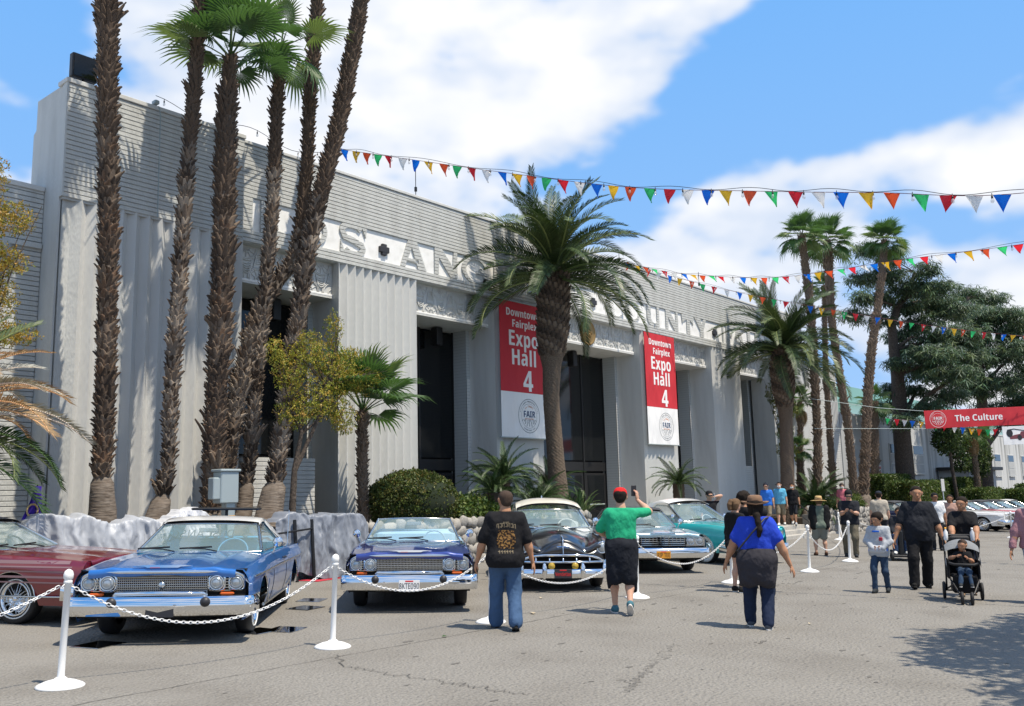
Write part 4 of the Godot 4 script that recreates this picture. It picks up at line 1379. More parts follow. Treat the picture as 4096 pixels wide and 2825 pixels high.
	cycad("yellowish sago palm on a bare trunk under the second banner", Vector3(30.5, 0.17, -17.3), 1.75, 0.2, 34, 1.25, cg)
	cycad("wide sago palm at the foot of the right hand fan palms", Vector3(40.2, 0.4, -16.0), 0.45, 0.2, 44, 2.0, cg)
	var fe := thing("fern", "bright green fern clump beside the black car's roof", "plant", Vector3(22.0, 0.9, -15.95))
	for k in 40:
		part(fe, "frond", feather_mesh[k % 3], M.feather_palm_pale if k % 2 else M.feather_palm_green, Transform3D(Basis(Vector3.UP, k * 2.39996) * Basis(Vector3.RIGHT, rnd(-0.75, -0.2)) * Basis.from_scale(Vector3(0.16, 0.26, 0.26) * rnd(0.8, 1.2)), Vector3(rnd(-.35, .35), 0, rnd(-.15, .2))))
	var bu := thing("round_bush", "clipped round green bush behind the dark blue convertible", "bush", Vector3(15.95, 0.95, -16.5))
	st = ST()
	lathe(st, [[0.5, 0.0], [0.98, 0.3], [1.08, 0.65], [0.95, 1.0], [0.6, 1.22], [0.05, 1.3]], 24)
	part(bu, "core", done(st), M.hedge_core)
	var xs := []
	var cs := []
	for i in 9000:
		var a := rnd(0, TAU)
		var el := asin(rnd(-0.75, 1.0))
		var d := Vector3(cos(a) * cos(el), sin(el), sin(a) * cos(el))
		var q := Vector3(0, 0.62, 0) + d * Vector3(1.17, 0.76, 1.0) * (1.0 + 0.07 * noi.get_noise_3dv(d * 4.0) + 0.05 * noi.get_noise_3dv(d * 9.0)) * rnd(0.93, 1.03)
		xs.append(Transform3D(rand_basis(rnd(0.45, 0.75)), q))
		cs.append(tint([Color(0.1, 0.13, 0.03), Color(0.06, 0.09, 0.022), Color(0.14, 0.13, 0.04), Color(0.05, 0.07, 0.02)][rng.randi() % 4], 0.3))
	many(bu, "leaves", spray_mesh, M.leaf_tint, xs, cs)
	for q in [[17.7, -16.2, 1.1, 0.5, "low dark shrub between the round bush and the cobble wall top"], [19.6, -15.95, 1.6, 0.24, "bright ground ivy along the cobble wall below the sago palms"], [8.6, -15.9, 0.9, 0.12, "green creeper on the bed behind the grey tarp"], [40.5, -15.6, 1.5, 0.55, "yellow green shrub beside the steps' right handrail"], [31.0, -16.8, 1.0, 0.25, "low green planting around the yellowish sago palm"], [45.0, -16.2, 1.9, 0.7, "light shrub at the feet of the right hand fan palms"]]:
		var sh := thing("low_shrub", q[4], "shrub", Vector3(q[0], 1.0 if q[0] < 22 else 0.3, q[1]))
		clump(sh, "leaves", [[Vector3(0, q[3] * 0.5, 0), Vector3(q[2], q[3], 0.45)], [Vector3(-q[2] * .5, q[3] * 0.4, .1), Vector3(q[2] * .5, q[3] * .8, 0.4)]], 900, 0.9, [Color(0.08, 0.13, 0.03), Color(0.05, 0.09, 0.02), Color(0.12, 0.15, 0.035)], spray_mesh, 0.3)
	# yellow green tree before the first entrance
	var yl := [Color(0.3, 0.29, 0.04), Color(0.38, 0.34, 0.05), Color(0.18, 0.22, 0.035), Color(0.42, 0.3, 0.07)]
	twig_tree("yellow green tree with thin forked trunk before the first entrance", Vector3(12.2, 0.95, -16.35), [[Vector3(12.2, 0.95, -16.35), Vector3(12.27, 2.35, -16.35), Vector3(12.4, 3.1, -16.3), Vector3(12.5, 4.2, -16.3)], [Vector3(12.27, 2.3, -16.35), Vector3(12.75, 3.4, -16.2), Vector3(13.0, 4.2, -16.2), Vector3(13.3, 5.3, -16.2)]],
		[[Vector3(13.2, 5.5, -16.2), Vector3(.22, .5, .22)], [Vector3(12.6, 5.0, -16.3), Vector3(.45, .5, .4)], [Vector3(12.2, 4.5, -16.3), Vector3(.55, .6, .45)], [Vector3(13.2, 4.7, -16.2), Vector3(.6, .55, .45)], [Vector3(13.9, 4.4, -16.2), Vector3(.65, .4, .4)], [Vector3(12.9, 3.9, -16.2), Vector3(.7, .55, .5)], [Vector3(12.2, 3.6, -16.4), Vector3(.4, .4, .4)], [Vector3(13.5, 3.5, -16.2), Vector3(.35, .4, .35)], [Vector3(13.9, 5.0, -16.3), Vector3(.3, .2, .2)], [Vector3(11.7, 4.9, -16.3), Vector3(.25, .35, .25)], [Vector3(14.4, 4.5, -16.2), Vector3(.3, .25, .25)]], 760, 0.4, yl)
	twig_tree("yellow leaved tree at the left edge in front of the side wing", Vector3(5.4, 0.95, -17.4), [[Vector3(5.4, 0.95, -17.4), Vector3(5.5, 3.0, -17.3), Vector3(5.9, 5.0, -17.2), Vector3(6.2, 7.2, -17.2)], [Vector3(5.5, 3.0, -17.3), Vector3(6.2, 4.4, -17.1), Vector3(6.7, 4.9, -17.1)]],
		[[Vector3(6.0, 7.6, -17.2), Vector3(.5, .5, .5)], [Vector3(6.4, 6.9, -17.2), Vector3(.6, .35, .5)], [Vector3(5.7, 6.6, -17.2), Vector3(.7, .6, .6)], [Vector3(6.4, 6.1, -17.2), Vector3(.55, .3, .5)], [Vector3(6.2, 5.4, -17.2), Vector3(.6, .5, .5)], [Vector3(6.6, 4.75, -17.1), Vector3(.5, .25, .4)], [Vector3(5.5, 5.4, -17.3), Vector3(.8, .7, .6)]], 1000, 0.4, [Color(0.36, 0.27, 0.05), Color(0.26, 0.25, 0.05), Color(0.42, 0.26, 0.05)])
	twig_tree("wispy yellow green tree beside the right date palm", Vector3(39.6, 0.3, -16.9), [[Vector3(39.6, 0.3, -16.9), Vector3(39.7, 3.2, -16.9), Vector3(39.8, 6.0, -16.9)]],
		[[Vector3(39.6, 7.0, -16.9), Vector3(.6, .9, .5)], [Vector3(39.3, 5.9, -16.9), Vector3(.75, .7, .6)], [Vector3(39.9, 5.2, -16.9), Vector3(.7, .6, .6)], [Vector3(39.9, 3.4, -16.9), Vector3(.6, .6, .5)], [Vector3(39.6, 4.3, -16.9), Vector3(.4, .6, .4)]], 260, 0.8, [Color(0.13, 0.16, 0.035), Color(0.08, 0.11, 0.03), Color(0.18, 0.18, 0.04)])
	far_trees()
	# a tree out of the picture on the right whose shade falls on the street
	twig_tree("leafy street tree outside the picture that shades the near street", gp(13.6, 2.35), [[gp(13.6, 2.35), gp(13.5, 2.35, 3.0), gp(13.0, 1.75, 6.5)]],
		[[gp(12.6, 0.45, 6.6), Vector3(1.5, .8, 1.3)], [gp(11.0, 0.15, 6.0), Vector3(1.0, .5, .8)], [gp(14.4, 0.95, 6.8), Vector3(1.8, .9, 1.3)], [gp(9.6, 0.75, 5.6), Vector3(1.0, .4, .55)], [gp(11.6, 1.65, 6.3), Vector3(1.4, .6, .9)], [gp(14.0, 2.75, 7.0), Vector3(2, 1, 1.4)], [gp(10.6, 1.10, 6.0), Vector3(.9, .4, .5)]], 150, 1.6, [Color(0.05, 0.09, 0.02), Color(0.08, 0.12, 0.03)])

func twig_tree(label: String, at: Vector3, limbs: Array, balls: Array, per: float, size: float, cols: Array):
	var p := thing("leafy_tree", label, "tree", at)
	for i in limbs.size():
		var st := ST()
		var pts := []
		var rad := []
		for k in limbs[i].size():
			pts.append(limbs[i][k] - at)
			rad.append(lerpf(0.085 if i == 0 else 0.055, 0.015, k / float(limbs[i].size() - 1)))
		tube(st, pts, rad, 8)
		part(p, "trunk" if i == 0 else "limb", done(st), M.bark)
	var lo := []
	for b in balls: lo.append([b[0] - at, b[1]])
	# twigs reach from the limbs into every tuft
	var st := ST()
	for b in lo:
		var l: Array = limbs[0] if limbs.size() == 1 or rng.randf() < 0.4 else limbs[1]
		var from: Vector3 = l[l.size() - 2] - at
		for k in 3:
			var e: Vector3 = b[0] + Vector3(rnd(-1, 1), rnd(-0.4, 1), rnd(-1, 1)) * b[1] * 0.9
			tube(st, [from, from.lerp(e, 0.55) + Vector3(rnd(-.1, .1), rnd(-.1, .1), 0), e], [0.02, 0.012, 0.005], 5, false)
	part(p, "twigs", done(st), M.bark).set_meta("kind", "stuff")
	clump(p, "leaves", lo, per, size, cols, spray_mesh, 0.15)

func far_trees():
	var dg := [Color(0.07, 0.115, 0.075), Color(0.09, 0.145, 0.085), Color(0.12, 0.17, 0.09), Color(0.055, 0.09, 0.065)]
	pad_tree("cedar", "large dark spreading cedar with a tall bare trunk past the palms", "conifer", CEDAR1_T, CEDAR1_P, 95, 0.66, dg, needle_mesh, true, "cedars beyond the hall")
	pad_tree("cedar", "second cedar, farther right, above the red street banner", "conifer", CEDAR2_T, CEDAR2_P, 85, 0.68, dg, needle_mesh, true, "cedars beyond the hall")
	var lg := [Color(0.05, 0.085, 0.025), Color(0.075, 0.11, 0.03), Color(0.035, 0.06, 0.02)]
	pad_tree("street_tree", "slim leafy tree before the grey porch, left one", "tree", [[Vector3(61, -0.6, -15.2), .13], [Vector3(60.6, 2.6, -15.3), .1], [Vector3(60.4, 4.2, -15.3), .08]], [[Vector3(60.2, 4.5, -15.3), Vector3(1.2, .9, .9)], [Vector3(61.2, 4.0, -15.1), Vector3(.9, .8, .8)], [Vector3(59.5, 4.2, -15.3), Vector3(.7, .7, .7)], [Vector3(61.5, 3.0, -15.0), Vector3(.6, .7, .6)]], 120, 1.7, lg, spray_mesh, false)
	pad_tree("street_tree", "slim leafy tree before the grey porch, right one", "tree", [[Vector3(66, -0.7, -15.2), .14], [Vector3(65.6, 2.6, -15.2), .1], [Vector3(65.4, 4.0, -15.2), .08]], [[Vector3(65.2, 4.4, -15.2), Vector3(1.2, .9, 1)], [Vector3(66.3, 3.6, -15.0), Vector3(.8, .9, .8)], [Vector3(65.7, 2.8, -15.0), Vector3(.7, .8, .7)]], 120, 1.7, lg, spray_mesh, false)
	pad_tree("bare_tree", "sparse yellowish tree behind the street banner at the right edge", "tree", [[Vector3(84, -1, -14), .25], [Vector3(83.5, 4.0, -14), .2], [Vector3(83.0, 8.0, -14), .12]], [[Vector3(82.5, 9.0, -14), Vector3(2.5, 1.2, 2)], [Vector3(85.0, 8.0, -13), Vector3(2.2, 1.2, 2)], [Vector3(81.0, 7.2, -14), Vector3(1.8, 1, 1.6)], [Vector3(84, 6.3, -13), Vector3(2.4, 1, 2)]], 22, 2.4, [Color(0.12, 0.12, 0.035), Color(0.08, 0.1, 0.03)], spray_mesh, false)
	for q in HEDGES: hedge(q[6], q[0], q[1], q[2], q[3], q[4], q[5])
const CEDAR1_T := [[Vector3(58.21, -0.44, -17.49), 0.61], [Vector3(58.29, 2.25, -17.40), 0.54], [Vector3(58.30, 5.29, -17.39), 0.49], [Vector3(58.32, 8.39, -17.35), 0.38], [Vector3(58.27, 9.95, -17.42), 0.30], [Vector3(58.29, 11.53, -17.40), 0.26], [Vector3(58.57, 12.64, -17.06), 0.22], [Vector3(59.13, 13.73, -16.38), 0.16], [Vector3(59.40, 14.85, -16.06), 0.11]]
const CEDAR1_P := [[Vector3(59.24, 16.78, -18.63), Vector3(1.29, 0.41, 0.94)], [Vector3(60.06, 16.25, -17.67), Vector3(1.11, 0.47, 0.80)], [Vector3(57.65, 14.62, -18.28), Vector3(1.67, 0.41, 1.20)], [Vector3(57.27, 14.48, -16.95), Vector3(1.29, 0.41, 0.94)], [Vector3(57.42, 14.47, -14.94), Vector3(1.11, 0.41, 0.80)], [Vector3(58.62, 13.76, -16.08), Vector3(1.67, 0.49, 1.20)], [Vector3(57.63, 13.20, -17.47), Vector3(1.11, 0.41, 0.80)], [Vector3(57.89, 13.35, -14.31), Vector3(1.49, 0.49, 1.07)], [Vector3(54.90, 12.86, -17.95), Vector3(0.93, 0.49, 0.67)], [Vector3(62.55, 13.40, -16.16), Vector3(2.04, 0.49, 1.47)], [Vector3(59.67, 12.77, -16.92), Vector3(1.29, 0.41, 0.94)], [Vector3(55.50, 11.98, -18.68), Vector3(1.11, 0.45, 0.80)], [Vector3(57.49, 11.81, -17.85), Vector3(1.11, 0.41, 0.80)], [Vector3(63.21, 12.84, -15.16), Vector3(2.04, 0.58, 1.47)], [Vector3(61.52, 12.00, -16.61), Vector3(1.67, 0.49, 1.20)], [Vector3(60.37, 11.17, -17.58), Vector3(1.49, 0.49, 1.07)], [Vector3(59.57, 10.74, -15.00), Vector3(1.85, 0.58, 1.34)], [Vector3(61.01, 10.94, -14.04), Vector3(1.67, 0.58, 1.20)], [Vector3(59.84, 10.06, -16.91), Vector3(1.49, 0.45, 1.07)], [Vector3(57.53, 9.27, -14.87), Vector3(2.04, 0.65, 1.47)], [Vector3(61.36, 9.57, -14.11), Vector3(1.67, 0.65, 1.20)], [Vector3(57.08, 9.02, -17.06), Vector3(0.93, 0.34, 0.67)], [Vector3(61.24, 8.90, -16.81), Vector3(1.67, 0.58, 1.20)], [Vector3(58.04, 8.05, -14.28), Vector3(2.04, 0.65, 1.47)], [Vector3(58.90, 7.56, -18.06), Vector3(1.11, 0.41, 0.80)], [Vector3(60.91, 7.62, -17.13), Vector3(1.11, 0.41, 0.80)], [Vector3(58.04, 6.36, -15.55), Vector3(1.29, 0.41, 0.94)], [Vector3(59.97, 6.71, -18.46), Vector3(1.11, 0.41, 0.80)], [Vector3(62.32, 7.24, -15.44), Vector3(1.49, 0.58, 1.07)], [Vector3(55.85, 5.43, -16.56), Vector3(1.11, 0.38, 0.80)]]
const CEDAR2_T := [[Vector3(72.35, -0.80, -16.09), 0.43], [Vector3(72.44, 3.99, -15.98), 0.40], [Vector3(72.56, 8.51, -15.83), 0.34], [Vector3(72.63, 12.20, -15.75), 0.26], [Vector3(72.40, 14.07, -16.02), 0.18], [Vector3(72.36, 15.20, -16.08), 0.13]]
const CEDAR2_P := [[Vector3(74.04, 15.71, -16.43), Vector3(1.52, 0.54, 1.10)], [Vector3(75.11, 15.28, -15.16), Vector3(1.52, 0.54, 1.10)], [Vector3(71.79, 14.30, -16.88), Vector3(1.31, 0.49, 0.95)], [Vector3(71.79, 13.67, -15.08), Vector3(2.18, 0.62, 1.57)], [Vector3(71.64, 13.41, -13.45), Vector3(1.74, 0.54, 1.26)], [Vector3(72.94, 12.43, -14.46), Vector3(2.40, 0.68, 1.74)], [Vector3(74.28, 12.96, -13.04), Vector3(1.52, 0.62, 1.10)], [Vector3(70.00, 11.66, -15.35), Vector3(1.74, 0.59, 1.26)], [Vector3(71.78, 10.88, -13.24), Vector3(2.40, 0.76, 1.74)], [Vector3(75.75, 10.85, -15.90), Vector3(1.96, 0.68, 1.42)], [Vector3(75.77, 9.79, -13.14), Vector3(1.96, 0.76, 1.42)], [Vector3(71.98, 8.70, -14.45), Vector3(2.40, 0.76, 1.74)], [Vector3(71.91, 8.30, -16.11), Vector3(1.74, 0.59, 1.26)], [Vector3(77.08, 7.73, -14.09), Vector3(2.18, 0.76, 1.57)], [Vector3(75.05, 7.01, -15.94), Vector3(1.74, 0.59, 1.26)], [Vector3(75.89, 6.20, -14.51), Vector3(1.74, 0.68, 1.26)], [Vector3(71.28, 9.39, -16.53), Vector3(1.31, 0.59, 0.95)]]
const HEDGES := [[51, 58, -16.2, -15, -0.7, 1.75, "long tall clipped hedge behind the navy coupe"],
	[52.5, 57, -17.6, -16.8, -0.7, 2.15, "higher narrow hedge strip at the feet of the tall cedar"],
	[59, 64, -14.6, -13.4, -0.8, 1.25, "lower clipped hedge between the two tall hedges"],
	[62, 67.5, -16.4, -15.4, -0.8, 1.9, "tall dark hedge right of the skirted fan palm"],
	[65, 69, -13.6, -12.4, -0.9, 1.1, "square hedge block in front of the dark hedge"],
	[69.6, 72.5, -13.6, -12.4, -0.9, 1.15, "small cube hedge next to the square hedge block"],
	[73.2, 80, -14.4, -13, -1, 1.4, "broad hedge at the right edge behind the car row"]]
# ================================================================ cars
func paint(n: String, c: Color, flake := 0.3):
	var m := mat(n, c, 0.28, flake, 0.6)
	m.clearcoat_enabled = true
	m.clearcoat = 1.0
	m.clearcoat_roughness = 0.02

func crv(a: Array, z: float) -> float:
	if z <= a[0][0]: return a[0][1]
	for i in a.size() - 1:
		if z <= a[i + 1][0]:
			var p: Array = a[maxi(i - 1, 0)]
			var q: Array = a[mini(i + 2, a.size() - 1)]
			var t: float = (z - a[i][0]) / (a[i + 1][0] - a[i][0])
			var h: float = a[i + 1][0] - a[i][0]
			var m0: float = 0.0 if i == 0 else (a[i + 1][1] - p[1]) / (a[i + 1][0] - p[0]) * h
			var m1: float = 0.0 if i + 2 >= a.size() else (q[1] - a[i][1]) / (q[0] - a[i][0]) * h
			if i == 0: m0 = a[1][1] - a[0][1]
			var lim: float = absf(a[i + 1][1] - a[i][1]) * 3.0
			m0 = clampf(m0, -lim, lim)
			m1 = clampf(m1, -lim, lim)
			var t2 := t * t
			var t3 := t2 * t
			return (2 * t3 - 3 * t2 + 1) * a[i][1] + (t3 - 2 * t2 + t) * m0 + (-2 * t3 + 3 * t2) * a[i + 1][1] + (t3 - t2) * m1
	return a[-1][1]

func sweep(st: SurfaceTool, path: Array, sec: Array, up := Vector3.UP):
	var rings := []
	for i in path.size():
		var t: Vector3 = (path[mini(i + 1, path.size() - 1)] - path[maxi(i - 1, 0)]).normalized()
		var n := t.cross(up).normalized()
		var r := PackedVector3Array()
		for s in sec: r.append(path[i] + n * s[0] + up * s[1])
		rings.append(r)
	st.set_smooth_group(0)
	loft(st, rings)

func grid(st: SurfaceTool, g: Array):
	for i in g.size() - 1:
		for j in g[i].size() - 1: quad(st, g[i][j], g[i + 1][j], g[i + 1][j + 1], g[i][j + 1], Vector2(i, j), Vector2(i + 1, j), Vector2(i + 1, j + 1), Vector2(i, j + 1))

func car_mats():
	paint("paint_blue", Color(0.02, 0.15, 0.48), 0.25)
	paint("paint_navy", Color(0.016, 0.04, 0.24), 0.25)
	paint("paint_black", Color(0.006, 0.006, 0.008), 0.0)
	paint("paint_sky", Color(0.3, 0.46, 0.56), 0.35)
	paint("paint_turquoise", Color(0.02, 0.42, 0.44), 0.05)
	paint("paint_maroon", Color(0.16, 0.006, 0.014), 0.2)
	paint("paint_white", Color(0.75, 0.75, 0.74), 0.0)
	paint("paint_cream", Color(0.76, 0.73, 0.62), 0.0)
	paint("paint_red", Color(0.4, 0.02, 0.03), 0.1)
	paint("paint_pink", Color(0.65, 0.09, 0.15), 0.05)
	paint("paint_midnight", Color(0.008, 0.011, 0.05), 0.2)
	mat("stripe_grey", Color(0.22, 0.13, 0.14), 0.3)
	mat("chrome", Color(0.78, 0.79, 0.8), 0.05, 1.0)
	mat("chrome_satin", Color(0.62, 0.62, 0.6), 0.16, 1.0)
	mat("rubber", Color(0.012, 0.012, 0.013), 0.7)
	mat("white_wall", Color(0.72, 0.72, 0.7), 0.6)
	mat("underbody", Color(0.006, 0.006, 0.006), 0.95)
	mat("soft_top", Color(0.045, 0.048, 0.055), 0.85)
	mat("seat_blue", Color(0.05, 0.24, 0.42), 0.5)
	mat("seat_pale", Color(0.25, 0.42, 0.55), 0.5)
	mat("seat_white", Color(0.5, 0.55, 0.55), 0.5)
	mat("seat_dark", Color(0.03, 0.03, 0.035), 0.6)
	mat("amber", Color(0.45, 0.09, 0.015), 0.2)
	mat("fog_yellow", Color(0.4, 0.27, 0.04), 0.15)
	mat("light_glass", Color(0.42, 0.45, 0.47), 0.05, 0.55)
	mat("plate_orange", Color(0.62, 0.27, 0.02), 0.4)
	mat("print_black", Color(0.02, 0.02, 0.025), 0.5)
	mat("print_red", Color(0.6, 0.02, 0.02), 0.4)
	var g := mat("car_glass", Color(0.45, 0.62, 0.62, 1), 0.02)
	g.transparency = BaseMaterial3D.TRANSPARENCY_ALPHA
	g.albedo_color.a = 0.22

var wheel_cache := {}
func wheel(p: Node3D, at: Vector3, side: float, o: Dictionary):
	var w := Node3D.new()
	w.name = "wheel"
	w.position = at
	w.basis = Basis(Vector3(0, 0, 1), -PI / 2 * side) if side > 0 else Basis(Vector3(0, 0, 1), PI / 2)
	p.add_child(w, true)
	var key: String = o.rim
	if not wheel_cache.has(key):
		var r: float = o.get("wr", 0.33)
		var ri := r * (0.64 if key != "wire" else 0.66)
		var st := ST()
		lathe(st, [[ri, -0.09], [r * 0.9, -0.1], [r * 0.98, -0.075], [r, -0.03], [r, 0.03], [r * 0.98, 0.075], [r * 0.9, 0.1], [ri, 0.085], [ri * 0.97, 0.0]], 32, Transform3D(), false)
		var tyre := done(st)
		st = ST()
		var w0: float = {"wire": 0.74, "white": 0.68, "cap": 0.72}[key] * r
		var w1: float = {"wire": 0.79, "white": 0.93, "cap": 0.76}[key] * r
		lathe(st, [[w0, 0.094], [w0, 0.1015], [w1, 0.1035], [w1, 0.094]], 32, Transform3D(), false)
		var ww := done(st)
		st = ST()
		lathe(st, [[ri * 1.04, 0.088], [ri * 1.03, 0.1], [ri * 0.95, 0.1], [ri * 0.9, 0.05], [ri * 0.86, -0.03], [0.03, -0.035]], 32, Transform3D(), false)
		if key == "wire":
			for k in 28:
				var a := TAU * k / 28
				var b := a + (0.35 if k % 2 else -0.35)
				tube(st, [v(cos(a) * ri * 0.9, 0.04 if k % 4 < 2 else 0.0, sin(a) * ri * 0.9), v(cos(b) * 0.045, 0.075, sin(b) * 0.045)], 0.004, 4, false)
			lathe(st, [[0.05, -0.03], [0.05, 0.06], [0.035, 0.1], [0.02, 0.115], [0.004, 0.118]], 12)
		else:
			lathe(st, [[ri * 0.8, -0.03], [ri * 0.78, 0.05], [ri * 0.6, 0.075], [ri * 0.5, 0.06], [ri * 0.3, 0.085], [0.005, 0.1]], 28, Transform3D(), false)
		wheel_cache[key] = [tyre, ww, done(st)]
	part(w, "tyre", wheel_cache[key][0], M.rubber)
	part(w, "whitewall", wheel_cache[key][1], M.white_wall)
	part(w, "rim", wheel_cache[key][2], M.chrome)

func car(o: Dictionary) -> Node3D:
	var p := street("classic_car", o.label, "car", o.x, o.z, o.dx, o.dz, "classic cars parked on show")
	var body: Material = M[o.paint]
	var zr: float = o.w[0][0]
	var zf: float = o.w[-1][0]
	var ysill: float = o.get("sill", 0.25)
	var zfw: float = o.fw
	var zrw: float = o.rw
	var ar: float = o.get("arch", 0.39)
	var wr: float = o.get("wr", 0.33)
	var cow: float = o.cowl
	var deck: float = o.deck
	var skirt: bool = o.get("skirt", false)
	var zs := []
	var n := 96
	for i in n + 1: zs.append(lerpf(zr, zf, float(i) / n))
	var side_x := func(t: float) -> float:
		# tuck under, bulge at the crease, roll into the top
		return crv([[0.0, 0.93], [0.3, 0.985], [0.55, 1.0], [0.8, 0.985], [0.95, 0.955], [1.0, 0.925]], t)
	var top_y := func(z: float, u: float) -> float:
		var ys := crv(o.sh, z)
		var yc := crv(o.ce, z)
		if o.get("old", false) and z > cow - 0.3:
			var k := smoothstep(cow - 0.3, cow + 0.35, z)
			var hw := crv([[cow, 0.95], [zf - 0.7, 0.66], [zf, 0.5]], z)
			var hood := pow(cos(clampf(u / hw, 0, 1) * PI / 2), 0.9)
			var fen := pow(sin(clampf((u - 0.45) / 0.42, 0, 1) * PI / 2), 2)
			var yv := minf(ys, yc) - 0.12 * k
			return lerpf(lerpf(yc, ys, u * u), maxf(yv + (yc - yv) * hood, yv + (ys - yv) * fen * (1.0 - 0.25 * smoothstep(0.85, 1, u))), k)
		var y: float = lerpf(yc, ys, pow(u, 1.7))
		if z > cow: y += 0.014 * exp(-pow((u - 0.62) / 0.07, 2)) - 0.008 * exp(-pow((u - 0.35) / 0.12, 2))
		return y
	# --- sides
	var st := ST()
	for s in [-1.0, 1.0]:
		var g := []
		for z in zs:
			var wd: float = crv(o.w, z)
			var ysh: float = crv(o.sh, z)
			var y0: float = ysill + (crv(o.tuck, z) if o.has("tuck") else 0.0)
			for q in [zfw, zrw]:
				if q == zrw and skirt: continue
				var d: float = absf(z - q)
				if d < ar: y0 = maxf(y0, wr - 0.02 + sqrt(ar * ar - d * d) * o.get("archy", 0.98))
			var col := []
			for k in 13:
				var t := k / 12.0
				var y := lerpf(y0, ysh, t)
				var tt := (y - ysill) / (ysh - ysill)
				var x: float = wd * side_x.call(tt)
				for c in o.get("crease", []): x += c[1] * exp(-pow((tt - c[0]) / 0.06, 2))
				col.append(v(s * x, y, z))
			# over the shoulder to the edge of hood or cabin
			for u in [0.97, 0.93, 0.88]: col.append(v(s * wd * 0.925 * u / 0.97 * 0.995, top_y.call(z, u) + 0.004, z))
			g.append(col)
		grid(st, g)
		# wheel housings
	# tail panel
	var tail := []
	for u in 9:
		var x: float = lerpf(-1, 1, u / 8.0) * crv(o.w, zr) * 0.95
		tail.append([v(x, ysill + 0.1, zr + 0.001), v(x, ysill + 0.35, zr - 0.03), v(x, top_y.call(zr, absf(x) / crv(o.w, zr)), zr + 0.001)])
	grid(st, tail)
	part(p, "body", done(st), body)
	# --- hood and trunk lid
	for q in [["hood", cow, zf, 0.004], ["trunk_lid", zr, deck, 0.004]]:
		st = ST()
		var g := []
		for i in 31:
			var z := lerpf(q[1], q[2], i / 30.0)
			var row := []
			for k in 33:
				var u := lerpf(-0.884, 0.884, k / 32.0)
				row.append(v(crv(o.w, z) * 0.95 * u, top_y.call(z, absf(u)) + q[3], z))
			g.append(row)
		if q[0] == "hood":
			# the front edge rolls down to the grille
			for e in [[0.016, -0.02], [0.02, -0.06], [0.0, -0.09]]:
				var row := []
				for k in 33:
					var u := lerpf(-0.884, 0.884, k / 32.0)
					row.append(v(crv(o.w, zf) * 0.95 * u, top_y.call(zf, absf(u)) + e[1] * o.get("roll", 1.0), zf + e[0]))
				g.append(row)
		grid(st, g)
		part(p, q[0], done(st), body)
	# --- what fills the shell
	st = ST(false)
	box(st, v(0, 0.5, 0), v(crv(o.w, 0) * 1.7, 0.3, zf - zr - 0.5))
	box(st, v(0, 0.52, (zfw + 0.45 + zf) / 2 - 0.05), v(1.5, 0.36, zf - zfw - 0.6))
	box(st, v(0, 0.62, (cow + zf) / 2 - 0.1), v(1.05, 0.26, zf - cow - 0.4))
	part(p, "underbody", done(st), M.underbody)
	for q in [[zfw, 1], [zrw, 1]]:
		for s in [-1.0, 1.0]: wheel(p, v(s * (crv(o.w, q[0]) - 0.2), wr, q[0]), s, o)
	# chrome lips of the wheel arches and the rocker strip
	st = ST()
	for s in [-1.0, 1.0]:
		for q in [zfw, zrw]:
			if q == zrw and skirt: continue
			var pts := []
			for k in 17:
				var a := PI * k / 16
				pts.append(v(s * (crv(o.w, q) * 0.985 + 0.002), wr - 0.02 + sin(a) * ar * o.get("archy", 0.98), q + cos(a) * ar))
			tube(st, pts, 0.011, 5)
		if o.get("strip", 0.0) > 0.0:
			var pts := []
			for k in 25:
				var z := lerpf(zr + 0.1, zf - 0.25, k / 24.0)
				pts.append(v(s * (crv(o.w, z) * 1.0 + 0.004), o.strip + 0.02 * k / 24.0, z))
			tube(st, pts, 0.012, 5)
		var rp := []
		for k in 9: rp.append(v(s * crv(o.w, 0) * 0.945, ysill + 0.03, lerpf(zrw + ar, zfw - ar, k / 8.0)))
		tube(st, rp, 0.022, 6)
	part(p, "trim", done(st), M.chrome_satin)
	# door seams
	st = ST()
	for s in [-1.0, 1.0]:
		for z in o.get("doors", [cow - 0.05, cow - 1.25]):
			var pts := []
			for k in 9:
				var t := 0.06 + 0.92 * k / 8.0
				pts.append(v(s * crv(o.w, z) * (side_x.call(t) + 0.0005), lerpf(ysill, crv(o.sh, z), t), z))
			tube(st, pts, 0.0045, 4)
		tube(st, [v(s * (crv(o.w, cow - 1.0) * 0.985), crv(o.sh, cow - 1) - 0.1, cow - 1.1), v(s * (crv(o.w, cow - 1.0) * 0.985 + 0.03), crv(o.sh, cow - 1) - 0.1, cow - 1.06), v(s * (crv(o.w, cow - 1.0) * 0.985 + 0.03), crv(o.sh, cow - 1) - 0.1, cow - 0.94), v(s * (crv(o.w, cow - 1.0) * 0.985), crv(o.sh, cow - 1) - 0.1, cow - 0.9)], 0.012, 6)
	part(p, "door_seam", done(st), M.print_black)
	cabin(p, o, top_y)
	front(p, o, top_y, zf)
	return p

